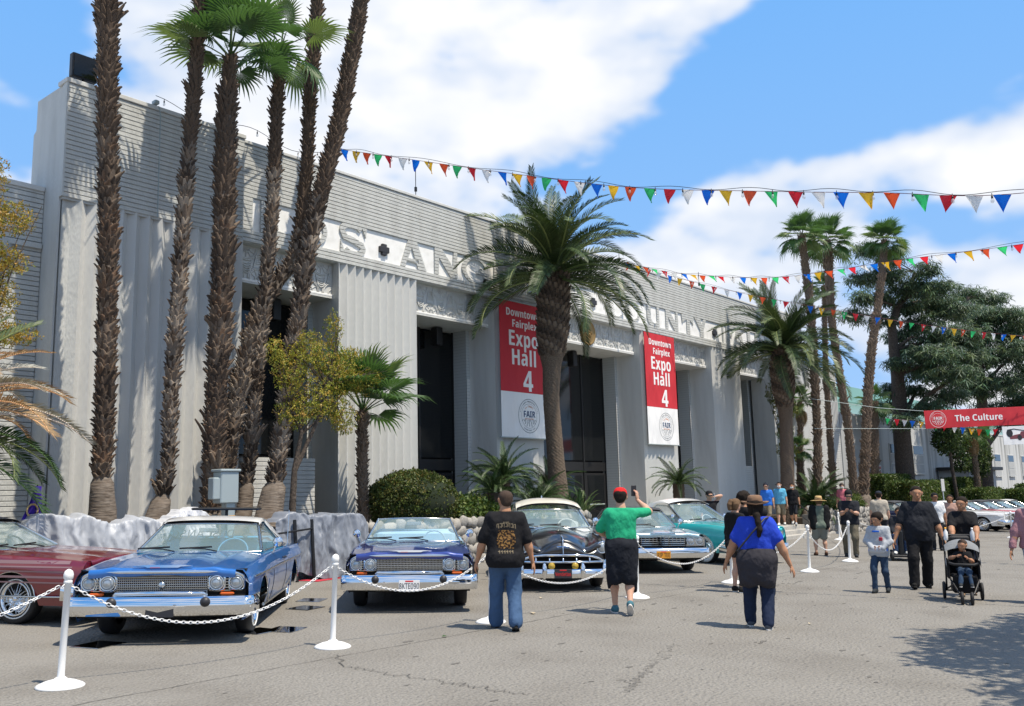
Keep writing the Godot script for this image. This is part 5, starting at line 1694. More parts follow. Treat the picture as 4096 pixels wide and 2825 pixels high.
func cabin(p: Node3D, o: Dictionary, top_y: Callable):
	var yb: float = o.belt
	var wb: Array = o.ws        # windshield: [base z, base half width, top z, top half width, top y]
	var seat: Material = M[o.seat]
	var st := ST(false)
	var wd: float = crv(o.w, 0) * 0.86
	# tub, dash, seats
	for s in [-1.0, 1.0]: box(st, v(s * wd, yb - 0.24, (o.cowl + o.deck) / 2), v(0.05, 0.44, o.cowl - o.deck))
	box(st, v(0, yb - 0.24, o.deck + 0.02), v(wd * 2, 0.44, 0.05))
	box(st, v(0, 0.42, (o.cowl + o.deck) / 2), v(wd * 2, 0.04, o.cowl - o.deck))
	part(p, "interior", done(st), seat)
	st = ST(false)
	box(st, v(0, yb - 0.12, wb[0] - 0.15), v(wd * 1.95, 0.2, 0.3), 0.05)
	part(p, "dashboard", done(st), M[o.get("dash", o.seat)])
	for z in [wb[0] - 1.15, o.deck + 0.35]:
		st = ST(false)
		box(st, v(0, yb - 0.38, z), v(wd * 1.8, 0.24, 0.55), 0.07)
		box(st, v(0, yb - 0.1, z - 0.28), v(wd * 1.8, 0.46, 0.16), 0.07, Basis(Vector3.RIGHT, -0.15))
		part(p, "bench_seat", done(st), seat)
	st = ST()
	var pts := []
	var wc := v(0.36, yb - 0.02, wb[0] - 0.48)
	var bs := Basis(Vector3.RIGHT, -0.5)
	for k in 21:
		var a := TAU * k / 20
		pts.append(wc + bs * v(cos(a) * 0.2, sin(a) * 0.2, 0))
	tube(st, pts, 0.013, 6)
	tube(st, [wc + bs * v(-0.2, 0, 0), wc + bs * v(0, 0, 0.03), wc + bs * v(0.2, 0, 0)], 0.012, 5)
	tube(st, [wc, wc + v(0, -0.12, 0.35)], 0.025, 6)
	part(p, "steering_wheel", done(st), seat)
	# windshield, bowed forwards and across
	var ws := []
	for i in 7:
		var t := i / 6.0
		var row := []
		for k in 13:
			var u := lerpf(-1, 1, k / 12.0)
			var hw: float = lerpf(wb[1], wb[3], t)
			row.append(v(u * hw, lerpf(yb + 0.01, wb[4], t) + 0.02 * (1 - u * u) * t, lerpf(wb[0], wb[2], t) - o.get("bow", 0.13) * pow(absf(u), 2.4)))
		ws.append(row)
	st = ST()
	grid(st, ws)
	part(p, "windshield", done(st), M.car_glass)
	st = ST()
	for e in [0, 12]:
		var q := []
		for i in 7: q.append(ws[i][e])
		tube(st, q, 0.022, 6)
	tube(st, ws[6], 0.016, 6)
	var base := []
	for q in ws[0]: base.append(q - Vector3(0, 0.008, -0.02))
	tube(st, base, 0.014, 6)
	part(p, "windshield_frame", done(st), M.chrome_satin)
	# wipers
	st = ST()
	for q in [[-0.38, -0.75], [0.16, -0.22]]:
		tube(st, [v(q[0] + 0.1, yb + 0.02, wb[0] + 0.09), v(q[0] - 0.06, yb + 0.05, wb[0] + 0.05), v(q[1] + 0.05, yb + 0.06, wb[0] + 0.02)], 0.009, 5)
		tube(st, [v(q[0] + 0.02, yb + 0.075, wb[0] + 0.01), v(q[1] - 0.02, yb + 0.055, wb[0] - 0.0)], 0.011, 4)
	part(p, "wiper", done(st), M.black_metal)
	# mirrors
	st = ST()
	for s in o.get("mirrors", [1.0]):
		var c := v(s * (crv(o.w, o.cowl - 0.4) + 0.0), yb + 0.12, o.cowl - o.get("mirz", 0.3))
		tube(st, [v(c.x - s * 0.06, yb - 0.02, c.z), v(c.x - s * 0.03, yb + 0.06, c.z), c], 0.012, 6)
		lathe(st, [[0.005, -0.04], [0.05, -0.025], [0.07, 0.0], [0.068, 0.012], [0.005, 0.014]], 14, Transform3D(Basis(Vector3.RIGHT, -PI / 2), c))
	part(p, "door_mirror", done(st), M.chrome)
	st = ST(false)
	box(st, v(0, wb[4] - 0.07, wb[2] + 0.04), v(0.26, 0.06, 0.02), 0.01)
	part(p, "rear_view_mirror", done(st), M.chrome_satin)
	if o.has("antenna"):
		st = ST()
		tube(st, [o.antenna, o.antenna + v(0, 0.55, -0.12)], 0.006, 5)
		part(p, "antenna", done(st), M.chrome)
	if not o.has("roof"):
		# open car: folded top behind the seats
		st = ST(false)
		box(st, v(0, yb + 0.02, o.deck + 0.02), v(wd * 1.9, 0.12, 0.36), 0.05)
		part(p, "folded_top", done(st), M[o.paint])
		return
	# roof: [rear top z, rear half width, rear y, backlight base z, material]
	var rf: Array = o.roof
	var g := []
	for i in 13:
		var t := i / 12.0
		var z := lerpf(wb[2] + 0.02, rf[0], t)
		var hw := lerpf(wb[3] + 0.015, rf[1], t)
		var y: float = lerpf(wb[4] + 0.005, rf[2], t) + o.get("crown", 0.045) * sin(PI * (0.12 + 0.85 * t))
		var row := [v(-hw - 0.02, y - 0.05, z - (0.1 if i == 0 else 0.0))]
		for k in 15:
			var u := lerpf(-1, 1, k / 14.0)
			row.append(v(u * hw, y + o.get("arc", 0.035) * (1 - pow(absf(u), 3.0)), z - (o.get("bow", 0.13) * pow(absf(u), 2.4) * (1 - t))))
		row.append(v(hw + 0.02, y - 0.05, z - (0.1 if i == 0 else 0.0)))
		g.append(row)
	st = ST()
	grid(st, g)
	# rear pillars down to the deck
	for s in [-1.0, 1.0]:
		var pw: float = o.get("pillar", 0.36)
		var q := []
		for i in 7:
			var t := i / 6.0
			var hw := lerpf(rf[1] + 0.01, crv(o.w, rf[3]) * 0.87, t)
			var y := lerpf(rf[2] + 0.03, yb - 0.01, t)
			var zz := lerpf(rf[0], rf[3], t)
			q.append([v(s * (hw - 0.14 * (1 - t * 0.4)), y + 0.02, zz - 0.02), v(s * hw, y, zz), v(s * (hw + 0.015), y - 0.01, zz + pw * 0.5), v(s * (hw + 0.008), y - 0.01, zz + pw * lerpf(0.9, 1.1, t))])
		grid(st, q)
	part(p, "roof", done(st), M[rf[4]])
	# underside
	st = ST()
	var ug := []
	for r in g:
		var row := []
		for k in range(1, r.size() - 1): row.append(r[k] - Vector3(0, 0.035, 0))
		ug.append(row)
	grid(st, ug)
	part(p, "headliner", done(st), M.seat_dark)
	# rear glass and side glass
	st = ST()
	var bg := []
	for i in 5:
		var t := i / 4.0
		var row := []
		for k in 9:
			var u := lerpf(-1, 1, k / 8.0)
			row.append(v(u * lerpf(rf[1] - 0.06, crv(o.w, rf[3]) * 0.78, t), lerpf(rf[2] + 0.02, yb, t), lerpf(rf[0], rf[3], t) + 0.08 * u * u - 0.04))
		bg.append(row)
	grid(st, bg)
	part(p, "rear_window", done(st), M.car_glass)
	for s in [-1.0, 1.0]:
		var z0: float = wb[0] - o.get("bow", 0.13) - 0.02
		var z1: float = wb[2] - o.get("bow", 0.13) - 0.02
		st = ST()
		grid(st, [[v(s * wb[1], yb, z0), v(s * (wb[3] + 0.01), wb[4] - 0.04, z1)], [v(s * (crv(o.w, 0) * 0.87), yb, rf[3] + 0.3), v(s * (rf[1] + 0.01), rf[2] - 0.03, rf[0] + 0.3)]])
		part(p, "side_window", done(st), M.car_glass)
		st = ST()
		tube(st, [v(s * (wb[1] + 0.01), yb, z0), v(s * (wb[3] + 0.02), wb[4] - 0.03, z1), v(s * (rf[1] + 0.02), rf[2] - 0.02, rf[0] + 0.3), v(s * (crv(o.w, 0) * 0.875), yb + 0.02, rf[3] + 0.32)], 0.014, 5)
		tube(st, [v(s * (wb[1] + 0.03), yb + 0.01, z0 - 0.05), v(s * crv(o.w, 0) * 0.885, yb + 0.01, rf[3] + 0.2)], 0.014, 5)
		if o.get("post", 0.0) != 0.0: tube(st, [v(s * crv(o.w, 0) * 0.87, yb, o.post), v(s * (wb[3] + 0.02), wb[4] - 0.02, o.post - 0.08)], 0.02, 5)
		part(p, "window_frame", done(st), M.chrome_satin)

func headlight(p: Node3D, c: Vector3, r: float, bezel := 0.0, fwd := Basis.IDENTITY):
	var xf := Transform3D(fwd * Basis(Vector3.RIGHT, PI / 2), c)
	var st := ST()
	lathe(st, [[r * 1.22, -0.05], [r * 1.24, 0.0], [r * 1.16, 0.018], [r * 1.0, 0.014], [r * 0.97, 0.0]], 24, xf, false)
	if bezel > 0:
		var rings := []
		for q in [[1.0, 0.0], [1.0, 0.012], [0.8, 0.016]]:
			var rr := PackedVector3Array()
			for k in 24:
				var a := TAU * k / 24
				var sq := pow(pow(absf(cos(a)), 5) + pow(absf(sin(a)), 5), -0.2)
				rr.append(c + fwd * v(cos(a) * sq * bezel * q[0], sin(a) * sq * bezel * 1.02 * q[0], q[1] - 0.02))
			rings.append(rr)
		loft(st, rings, true, false)
	var h := part(p, "headlight", done(st), M.chrome)
	st = ST()
	lathe(st, [[r * 0.98, 0.0], [r * 0.9, 0.014], [r * 0.5, 0.03], [0.002, 0.034]], 24, xf, false)
	if bezel > 0:
		for k in 24:
			var a := TAU * k / 24
			lathe(st, [[0.006, 0.02], [0.006, 0.034], [0.001, 0.036]], 5, xf * Transform3D(Basis(), v(cos(a) * r * 0.72, 0, sin(a) * r * 0.72)))
	part(h, "lens", done(st), M.light_glass)

func plate(p: Node3D, c: Vector3, s: String, base: String, ink: String, size := 0.07):
	var q := part(p, "number_plate", boxm(v(0.31, 0.155, 0.008), 0.003), M[base], Transform3D(Basis(Vector3.RIGHT, -0.05), c))
	part(q, "plate_lettering", text_mesh(s, size, 0.003, false), M[ink], Transform3D(Basis.from_scale(Vector3(0.82, 1.15, 1)), v(0, -0.008, 0.006)))
	part(q, "plate_band", boxm(v(0.12, 0.018, 0.002)), M.print_red if ink == "print_black" else M[ink], Transform3D(Basis(), v(0, 0.06, 0.005)))

func bumper(p: Node3D, zf: float, hw: float, back: float, sec: Array, n := "front_bumper", bend := 0.06):
	var path := []
	path.append(v(-hw, 0, zf - back))
	path.append(v(-hw, 0, zf - back * 0.35))
	path.append(v(-hw * 0.975, 0, zf - back * 0.12))
	for k in 11:
		var u := lerpf(-0.93, 0.93, k / 10.0)
		path.append(v(u * hw, 0, zf - bend * u * u))
	path.append(v(hw * 0.975, 0, zf - back * 0.12))
	path.append(v(hw, 0, zf - back * 0.35))
	path.append(v(hw, 0, zf - back))
	var st := ST()
	var s2 := []
	for q in sec: s2.append([-q[0], q[1]])
	sweep(st, path, s2)
	part(p, n, done(st), M.chrome)

func front(p: Node3D, o: Dictionary, top_y: Callable, zf: float):
	var hw: float = crv(o.w, zf)
	var st := ST(false)
	match o.front:
		"quad63":
			blk(p, "grille_back", -hw * 0.95, hw * 0.95, 0.5, 0.84, zf - 0.16, zf - 0.06, M.underbody)
			for i in 9: blk(p, "grille_bar", -0.5, 0.5, 0.565 + 0.026 * i, 0.575 + 0.026 * i, zf - 0.06, zf - 0.015 + 0.02 * sin(i * PI / 8), M.chrome_satin, 0.003)
			for i in 46:
				var x := -0.495 + 0.022 * i
				box(st, v(x, 0.673, zf - 0.025), v(0.005, 0.225, 0.02))
			part(p, "grille_uprights", done(st), M.chrome_satin).set_meta("kind", "stuff")
			st = ST(false)
			for s in [-1.0, 1.0]:
				for i in 5: box(st, v(s * 0.708, 0.6 + 0.032 * i, zf - 0.03), v(0.1, 0.008, 0.02))
			part(p, "grille_links", done(st), M.chrome_satin)
			# chrome brow above the grille, turned down round the ends
			st = ST()
			var pts := []
			for k in 25:
				var u := lerpf(-1, 1, k / 24.0)
				pts.append(v(u * hw * 0.985, 0.815 - 0.14 * pow(absf(u), 14.0), zf + 0.0 - 0.1 * pow(absf(u), 6)))
			tube(st, pts, 0.026, 8)
			part(p, "brow", done(st), M.chrome)
			for s in [-1.0, 1.0]:
				for x in [0.6, 0.815]: headlight(p, v(s * x, 0.688, zf - 0.01 - (0.03 if x > 0.7 else 0.0)), 0.072, 0.1)
				blk(p, "turn_lamp", s * 0.64, s * 0.8, 0.545, 0.58, zf - 0.05, zf - 0.005, M.amber, 0.012)
				st = ST()
				lathe(st, [[0.055, -0.1], [0.062, -0.02], [0.055, 0.03], [0.03, 0.055], [0.003, 0.06]], 16, Transform3D(Basis(Vector3.RIGHT, PI / 2), v(s * 0.51, 0.485, zf + 0.11)))
				part(p, "bumper_guard", done(st), M.print_black)
			bumper(p, zf + 0.1, 1.0, 0.42, [[0.0, 0.335], [0.012, 0.34], [0.02, 0.44], [0.035, 0.455], [0.055, 0.48], [0.05, 0.52], [0.02, 0.545], [-0.04, 0.545], [-0.04, 0.335]])
			st = ST()
			tube(st, [v(-0.5, 0.55, zf + 0.05), v(-0.47, 0.575, zf + 0.085), v(0, 0.58, zf + 0.095), v(0.47, 0.575, zf + 0.085), v(0.5, 0.55, zf + 0.05)], 0.028, 8)
			part(p, "bumper_bar", done(st), M.chrome)
			blk(p, "apron", -0.92, 0.92, 0.3, 0.55, zf - 0.2, zf - 0.03, M.underbody)
			# emblem on the hood's lip and on the grille
			st = ST(false)
			prism(st, PackedVector2Array([Vector2(-0.33, 0.0), Vector2(-0.2, -0.008), Vector2(-0.17, -0.022), Vector2(0.17, -0.022), Vector2(0.2, -0.008), Vector2(0.33, 0.0), Vector2(0.2, 0.01), Vector2(-0.2, 0.01)]), 0, 0.015, Transform3D(Basis(Vector3.RIGHT, -0.5), v(0, 0.878, zf + 0.002)), true)
			part(p, "hood_emblem", done(st), M.chrome)
			blk(p, "emblem_field", -0.14, -0.03, 0.862, 0.872, zf + 0.008, zf + 0.024, M.print_red)
			if o.get("badge", false):
				st = ST()
				lathe(st, [[0.04, 0], [0.045, 0.02], [0.03, 0.035], [0.002, 0.04]], 12, Transform3D(Basis(Vector3.RIGHT, PI / 2), v(0, 0.665, zf - 0.0)))
				part(p, "grille_badge", done(st), M.chrome_satin)
		"quad62":
			blk(p, "grille_back", -hw * 0.95, hw * 0.95, 0.52, 0.83, zf - 0.16, zf - 0.06, M.underbody)
			for i in 5: blk(p, "grille_bar", -0.5, 0.5, 0.585 + 0.045 * i, 0.605 + 0.045 * i, zf - 0.06, zf - 0.005, M.chrome, 0.006)
			for i in 12: box(st, v(-0.48 + 0.087 * i, 0.725, zf - 0.02), v(0.012, 0.12, 0.03))
			part(p, "grille_uprights", done(st), M.chrome_satin).set_meta("kind", "stuff")
			st = ST()
			var pts := []
			for k in 25:
				var u := lerpf(-1, 1, k / 24.0)
				pts.append(v(u * hw * 0.985, 0.81 - 0.12 * pow(absf(u), 14.0), zf - 0.08 * pow(absf(u), 6)))
			tube(st, pts, 0.02, 8)
			part(p, "brow", done(st), M.chrome)
			for s in [-1.0, 1.0]:
				blk(p, "light_panel", s * 0.52, s * 0.97, 0.56, 0.8, zf - 0.09, zf - 0.03, M.chrome_satin, 0.03)
				for x in [0.62, 0.83]: headlight(p, v(s * x, 0.69, zf - 0.015 - (0.03 if x > 0.7 else 0.0)), 0.077)
			bumper(p, zf + 0.1, 1.0, 0.4, [[0.0, 0.34], [0.012, 0.345], [0.02, 0.46], [0.05, 0.48], [0.06, 0.5], [0.05, 0.53], [0.02, 0.55], [-0.04, 0.55], [-0.04, 0.34]])
			blk(p, "apron", -0.92, 0.92, 0.3, 0.55, zf - 0.2, zf - 0.03, M.underbody)
			blk(p, "hood_emblem", -0.28, 0.28, 0.852, 0.866, zf + 0.0, zf + 0.022, M.chrome, 0.004)
		"old53":
			# one big mouth under the hood with a floating bar and teeth
			blk(p, "grille_back", -0.78, 0.78, 0.42, 0.66, zf - 0.25, zf - 0.1, M.underbody)
			st = ST()
			var g := []
			for i in 7:
				var t := i / 6.0
				var row := []
				for k in 25:
					var u := lerpf(-1, 1, k / 24.0)
					var yt: float = top_y.call(zf, minf(absf(u) * 0.92, 0.9)) - 0.05
					var yl := 0.63 + 0.03 * (1 - u * u) - 0.16 * pow(absf(u), 8.0)
					row.append(v(u * hw * 0.95, lerpf(yt, yl, t), zf + 0.02 + 0.07 * sin(t * PI * 0.8) * (1 - 0.6 * u * u) - 0.12 * pow(absf(u), 4)))
				g.append(row)
			grid(st, g)
			part(p, "nose_panel", done(st), M[o.paint])
			st = ST()
			var pts := []
			for k in 21:
				var u := lerpf(-1, 1, k / 20.0)
				pts.append(v(u * 0.74, 0.635 - 0.11 * pow(absf(u), 5.0), zf + 0.09 - 0.14 * u * u))
			tube(st, pts, 0.026, 8)
			part(p, "grille_arch", done(st), M.chrome)
			st = ST()
			pts = []
			for k in 13:
				var u := lerpf(-1, 1, k / 12.0)
				pts.append(v(u * 0.8, 0.515, zf + 0.09 - 0.16 * u * u))
			tube(st, pts, 0.024, 8)
			part(p, "grille_bar", done(st), M.chrome)
			for k in 5:
				st = ST()
				var x := -0.48 + 0.24 * k
				tube(st, [v(x, 0.6, zf + 0.02), v(x, 0.57, zf + 0.1 - x * x * 0.2), v(x, 0.51, zf + 0.11 - x * x * 0.2)], [0.008, 0.02, 0.012], 8)
				part(p, "grille_tooth", done(st), M.chrome)
			for s in [-1.0, 1.0]:
				headlight(p, v(s * 0.72, 0.765, zf - 0.02), 0.088)
				st = ST()
				lathe(st, [[0.06, -0.06], [0.075, 0.0], [0.06, 0.02], [0.04, 0.03], [0.003, 0.035]], 16, Transform3D(Basis(Vector3.RIGHT, PI / 2), v(s * 0.8, 0.5, zf - 0.03)))
				part(p, "parking_lamp", done(st), M.chrome_satin)
				st = ST()
				lathe(st, [[0.055, -0.06], [0.06, 0.0], [0.05, 0.012], [0.003, 0.03]], 16, Transform3D(Basis(Vector3.RIGHT, PI / 2), v(s * 0.21, 0.45, zf + 0.13)))
				part(p, "fog_lamp", done(st), M.fog_yellow)
				for x in [0.34, 0.74]:
					st = ST()
					tube(st, [v(s * x, 0.24, zf + 0.16 - x * x * 0.2), v(s * x, 0.36, zf + 0.22 - x * x * 0.2), v(s * x, 0.44, zf + 0.2 - x * x * 0.2), v(s * x, 0.5, zf + 0.17 - x * x * 0.2)], [0.035, 0.05, 0.045, 0.02], 10)
					part(p, "bumper_guard", done(st), M.chrome)
				# bright fins over the headlights
				st = ST()
				tube(st, [v(s * 0.72, 0.885, zf - 0.1), v(s * 0.72, 0.91, zf - 0.06), v(s * 0.72, 0.93, zf - 0.02)], [0.014, 0.01, 0.004], 6)
				part(p, "fender_ornament", done(st), M.chrome)
			bumper(p, zf + 0.17, 0.93, 0.45, [[0.0, 0.25], [0.03, 0.27], [0.05, 0.32], [0.05, 0.36], [0.02, 0.4], [-0.02, 0.4], [-0.03, 0.25]], "front_bumper", 0.14)
			blk(p, "hood_emblem", -0.12, 0.12, 0.76, 0.79, zf + 0.07, zf + 0.1, M.chrome, 0.01)
			st = ST()
			tube(st, [v(0, 0.97, zf - 0.2), v(0, 0.93, zf + 0.03), v(0, 0.84, zf + 0.085), v(0, 0.66, zf + 0.11)], [0.018, 0.014, 0.01, 0.008], 6)
			part(p, "hood_ornament", done(st), M.chrome)
			st = ST(false)
			prism(st, PackedVector2Array([Vector2(-0.38, 0), Vector2(0.38, 0), Vector2(0.3, 0.03), Vector2(-0.3, 0.03)]), -0.02, 0.02, Transform3D(Basis(), v(0, 1.06, o.cowl + 0.06)), true)
			part(p, "cowl_vent", done(st), M.chrome)
			blk(p, "apron", -0.85, 0.85, 0.26, 0.5, zf - 0.3, zf - 0.1, M.underbody)
		"hood57":
			blk(p, "grille_back", -0.7, 0.7, 0.42, 0.7, zf - 0.2, zf - 0.08, M.underbody)
			for s in [-1.0, 1.0]:
				headlight(p, v(s * 0.78, 0.74, zf - 0.06), 0.09)
				st = ST()
				lathe(st, [[0.15, -0.3], [0.145, -0.1], [0.14, 0.03], [0.12, 0.03], [0.115, -0.05]], 20, Transform3D(Basis(Vector3.RIGHT, PI / 2) * Basis.from_scale(v(1, 1, 1.15)), v(s * 0.78, 0.75, zf - 0.04)), false)
				part(p, "headlight_hood", done(st), M[o.paint])
				st = ST()
				lathe(st, [[0.09, -0.12], [0.1, 0.0], [0.07, 0.07], [0.03, 0.12], [0.003, 0.14]], 16, Transform3D(Basis(Vector3.RIGHT, PI / 2), v(s * 0.5, 0.52, zf + 0.02)))
				part(p, "bumper_bullet", done(st), M.chrome)
			for i in 5: blk(p, "grille_bar", -0.66, 0.66, 0.48 + 0.04 * i, 0.49 + 0.04 * i, zf - 0.08, zf - 0.04, M.chrome_satin, 0.003)
			st = ST()
			tube(st, [v(-0.8, 0.6, zf - 0.04), v(-0.5, 0.58, zf + 0.04), v(0.5, 0.58, zf + 0.04), v(0.8, 0.6, zf - 0.04)], 0.03, 8)
			part(p, "bumper_bar", done(st), M.chrome)
			bumper(p, zf + 0.08, 0.97, 0.5, [[0.0, 0.3], [0.03, 0.32], [0.05, 0.38], [0.06, 0.44], [0.03, 0.49], [-0.02, 0.5], [-0.03, 0.3]])
			for s in [-1.0, 1.0]:
				st = ST()
				tube(st, [v(s * (hw + 0.005), 0.66, zf - 0.3), v(s * 0.955, 0.72, zf - 1.5), v(s * 0.95, 0.74, -0.6), v(s * 0.955, 0.62, -1.3)], 0.016, 6)
				part(p, "side_spear", done(st), M.chrome)
				part(p, "year_badge", text_mesh("57", 0.07, 0.006), M.chrome, Transform3D(Basis(Vector3.UP, s * PI / 2), v(s * (hw * 0.99), 0.76, zf - 0.45)))
			blk(p, "apron", -0.9, 0.9, 0.28, 0.5, zf - 0.3, zf - 0.06, M.underbody)
		"box80":
			blk(p, "header_panel", -hw * 0.94, hw * 0.94, 0.42, 0.84, zf - 0.1, zf + 0.0, M[o.paint], 0.02)
			blk(p, "grille_back", -0.36, 0.36, 0.5, 0.8, zf - 0.02, zf + 0.02, M.underbody)
			for i in 11: box(st, v(-0.35 + 0.07 * i, 0.65, zf + 0.025), v(0.012, 0.3, 0.02))
			part(p, "grille_uprights", done(st), M.chrome).set_meta("kind", "stuff")
			blk(p, "grille_bar", -0.38, 0.38, 0.8, 0.825, zf, zf + 0.04, M.chrome, 0.006)
			for s in [-1.0, 1.0]:
				for x in [0.5, 0.72]:
					var l := blk(p, "headlight", s * (x - 0.1), s * (x + 0.1), 0.6, 0.74, zf, zf + 0.025, M.chrome, 0.01)
					part(l, "lens", boxm(v(0.17, 0.11, 0.01), 0.004), M.light_glass, Transform3D(Basis(), v(0, 0, 0.014)))
			bumper(p, zf + 0.14, 0.98, 0.4, [[0.0, 0.34], [0.02, 0.36], [0.03, 0.42], [0.03, 0.5], [0.0, 0.52], [-0.05, 0.52], [-0.05, 0.34]], "front_bumper", 0.03)
			bumper(p, zf + 0.17, 0.985, 0.4, [[0.0, 0.42], [0.012, 0.425], [0.012, 0.455], [0.0, 0.46]], "rub_strip", 0.03)
	if o.has("plate"): plate(p, o.plate[0], o.plate[1], o.plate[2], o.plate[3], o.plate[4])

func cars():
	car_mats()
	var base := {"w": [[-2.65, 0.93], [-2.3, 0.985], [-1.4, 1.0], [0.3, 0.985], [1.6, 1.0], [2.4, 0.985], [2.56, 0.965]], "sh": [[-2.65, 0.86], [-1.6, 0.885], [0.5, 0.9], [1.6, 0.88], [2.3, 0.84], [2.56, 0.825]], "ce": [[-2.65, 0.87], [-1.5, 0.9], [-1.0, 0.92], [0.5, 0.95], [0.8, 0.95], [1.8, 0.93], [2.4, 0.89], [2.56, 0.87]],
		"fw": 1.62, "rw": -1.4, "cowl": 0.8, "deck": -1.3, "belt": 0.93, "ws": [0.84, 0.8, 0.2, 0.64, 1.275], "crown": 0.075, "sill": 0.26, "front": "quad63", "rim": "wire", "strip": 0.72, "crease": [[0.78, 0.012]]}
	var c := base.duplicate(true)
	c.merge({"label": "bright blue lowrider coupe with white roof and blanked number plate", "x": 7.5, "z": -11.95, "dx": -0.696, "dz": 0.718, "paint": "paint_blue", "seat": "seat_blue", "dash": "seat_blue", "roof": [-0.75, 0.62, 1.29, -1.3, "paint_white"], "mirrors": [1.0], "badge": true, "antenna": v(0.85, 0.9, -1.5), "plate": [v(0.02, 0.395, 2.695), "", "print_black", "amber", 0.06]}, true)
	var c1 := car(c)
	c1.scale = Vector3(1.02, 1, 1)
	part(c1, "roof_rack_board", boxm(v(1.05, 0.04, 0.3), 0.015), M.black_metal, Transform3D(Basis(), v(-0.15, 1.47, -1.75)))
	part(c1, "rack_post", boxm(v(0.04, 0.58, 0.04)), M.black_metal, Transform3D(Basis(), v(-0.15, 1.17, -1.75)))
	var dc := part(c1, "window_lettering", text_mesh("S  DESCANSO", 0.14, 0.004, false), M.print_black, Transform3D(Basis(Vector3.UP, PI) * Basis(Vector3.RIGHT, 0.6), v(-0.25, 1.1, -1.03)))
	dc.scale = Vector3(1, 1, 1)
	c = base.duplicate(true)
	c.merge({"label": "dark blue open convertible facing the camera, plate 8KTE090", "x": 11.36, "z": -11.76, "dx": -0.712, "dz": 0.702, "paint": "paint_navy", "seat": "seat_pale", "dash": "paint_blue", "mirrors": [1.0, -1.0], "plate": [v(0.0, 0.4, 2.7), "8KTE090", "white_plain", "print_black", 0.07]}, true)
	car(c).scale = Vector3(0.965, 1, 1)
	c = base.duplicate(true)
	c.merge({"label": "pale metallic blue convertible with dark raised soft top and orange plate", "x": 19.46, "z": -12.32, "dx": -0.7, "dz": 0.714, "paint": "paint_sky", "seat": "seat_dark", "front": "quad62", "rim": "cap", "roof": [-0.75, 0.66, 1.3, -1.3, "soft_top"], "pillar": 0.3, "mirrors": [1.0, -1.0], "plate": [v(-0.03, 0.41, 2.7), "RIP TEE", "plate_orange", "print_black", 0.075]}, true)
	car(c)
	# black two-tone sedan of the fifties
	c = {"label": "black rounded sedan with cream roof and toothed chrome grille", "x": 15.07, "z": -11.66, "dx": -0.724, "dz": 0.69, "paint": "paint_black", "seat": "seat_white", "front": "old53", "rim": "white", "wr": 0.35, "arch": 0.4, "old": true, "bow": 0.24,
		"w": [[-2.4, 0.8], [-2.0, 0.92], [-1.3, 0.95], [0.2, 0.93], [1.5, 0.94], [2.1, 0.92], [2.38, 0.86], [2.45, 0.82]], "sh": [[-2.4, 0.72], [-1.5, 0.95], [0.2, 0.98], [1.3, 0.97], [2.0, 0.93], [2.38, 0.87], [2.45, 0.83]], "ce": [[-2.4, 0.75], [-1.6, 1.0], [-1.0, 1.05], [0.6, 1.07], [1.6, 1.06], [2.2, 1.0], [2.45, 0.9]],
		"fw": 1.5, "rw": -1.4, "cowl": 0.65, "deck": -1.2, "belt": 1.05, "ws": [0.78, 0.78, 0.28, 0.63, 1.38], "sill": 0.27, "roof": [-0.85, 0.64, 1.44, -1.35, "paint_cream"], "crown": 0.12, "arc": 0.1, "pillar": 0.3, "roll": 0.8, "mirrors": [1.0, -1.0], "post": -0.15, "plate": [v(-0.02, 0.33, 2.7), "Vendettas", "print_black", "print_red", 0.055]}
	c.skirt = true
	var c3 := car(c)
	var st := ST()
	lathe(st, [[0.03, 0], [0.02, 0.03], [0.012, 0.06], [0.02, 0.08], [0.003, 0.11]], 8, Transform3D(Basis(), v(-0.1, 1.57, -0.3)))
	part(c3, "roof_ornament", done(st), M.chrome)
	# turquoise and white hardtop
	c = {"label": "turquoise hardtop with white roof and wide whitewall tyres", "x": 22.2, "z": -12.36, "dx": -0.30, "dz": 0.954, "paint": "paint_turquoise", "seat": "seat_white", "front": "hood57", "rim": "white", "wr": 0.35, "arch": 0.4, "bow": 0.2,
		"w": [[-2.6, 0.9], [-2.2, 0.95], [-1.3, 0.96], [0.3, 0.945], [1.5, 0.96], [2.3, 0.95], [2.5, 0.93]], "sh": [[-2.6, 1.0], [-2.2, 1.0], [-1.2, 0.93], [0.4, 0.95], [1.5, 0.95], [2.3, 0.9], [2.5, 0.86]], "ce": [[-2.6, 0.9], [-1.5, 0.97], [-1.0, 1.0], [0.7, 1.0], [1.5, 0.99], [2.3, 0.93], [2.5, 0.88]],
		"fw": 1.45, "rw": -1.45, "cowl": 0.7, "deck": -1.25, "belt": 1.0, "ws": [0.85, 0.82, 0.15, 0.66, 1.42], "sill": 0.28, "roof": [-0.8, 0.66, 1.43, -1.35, "paint_white"], "crown": 0.1, "arc": 0.07, "pillar": 0.28, "mirrors": [-1.0, 1.0], "crease": [[0.6, 0.01]]}
	var c5 := car(c)
	c5.scale = Vector3(1, 1.0, 1)
	# maroon lowrider at the left edge
	c = base.duplicate(true)
	c.merge({"label": "dark maroon lowrider with pinstriped flank cut off by the left edge", "x": 5.45, "z": -14.85, "dx": 0.448, "dz": 0.894, "paint": "paint_maroon", "seat": "seat_dark", "front": "box80", "rim": "wire", "roof": [-0.85, 0.62, 1.29, -1.5, "soft_top"], "strip": 0.36, "antenna": v(-0.82, 0.9, 1.0), "mirrors": [], "fw": 1.5}, true)
	var cm := car(c)
	# pinstriped panels on its flank, bands laid along the fender
	st = ST()
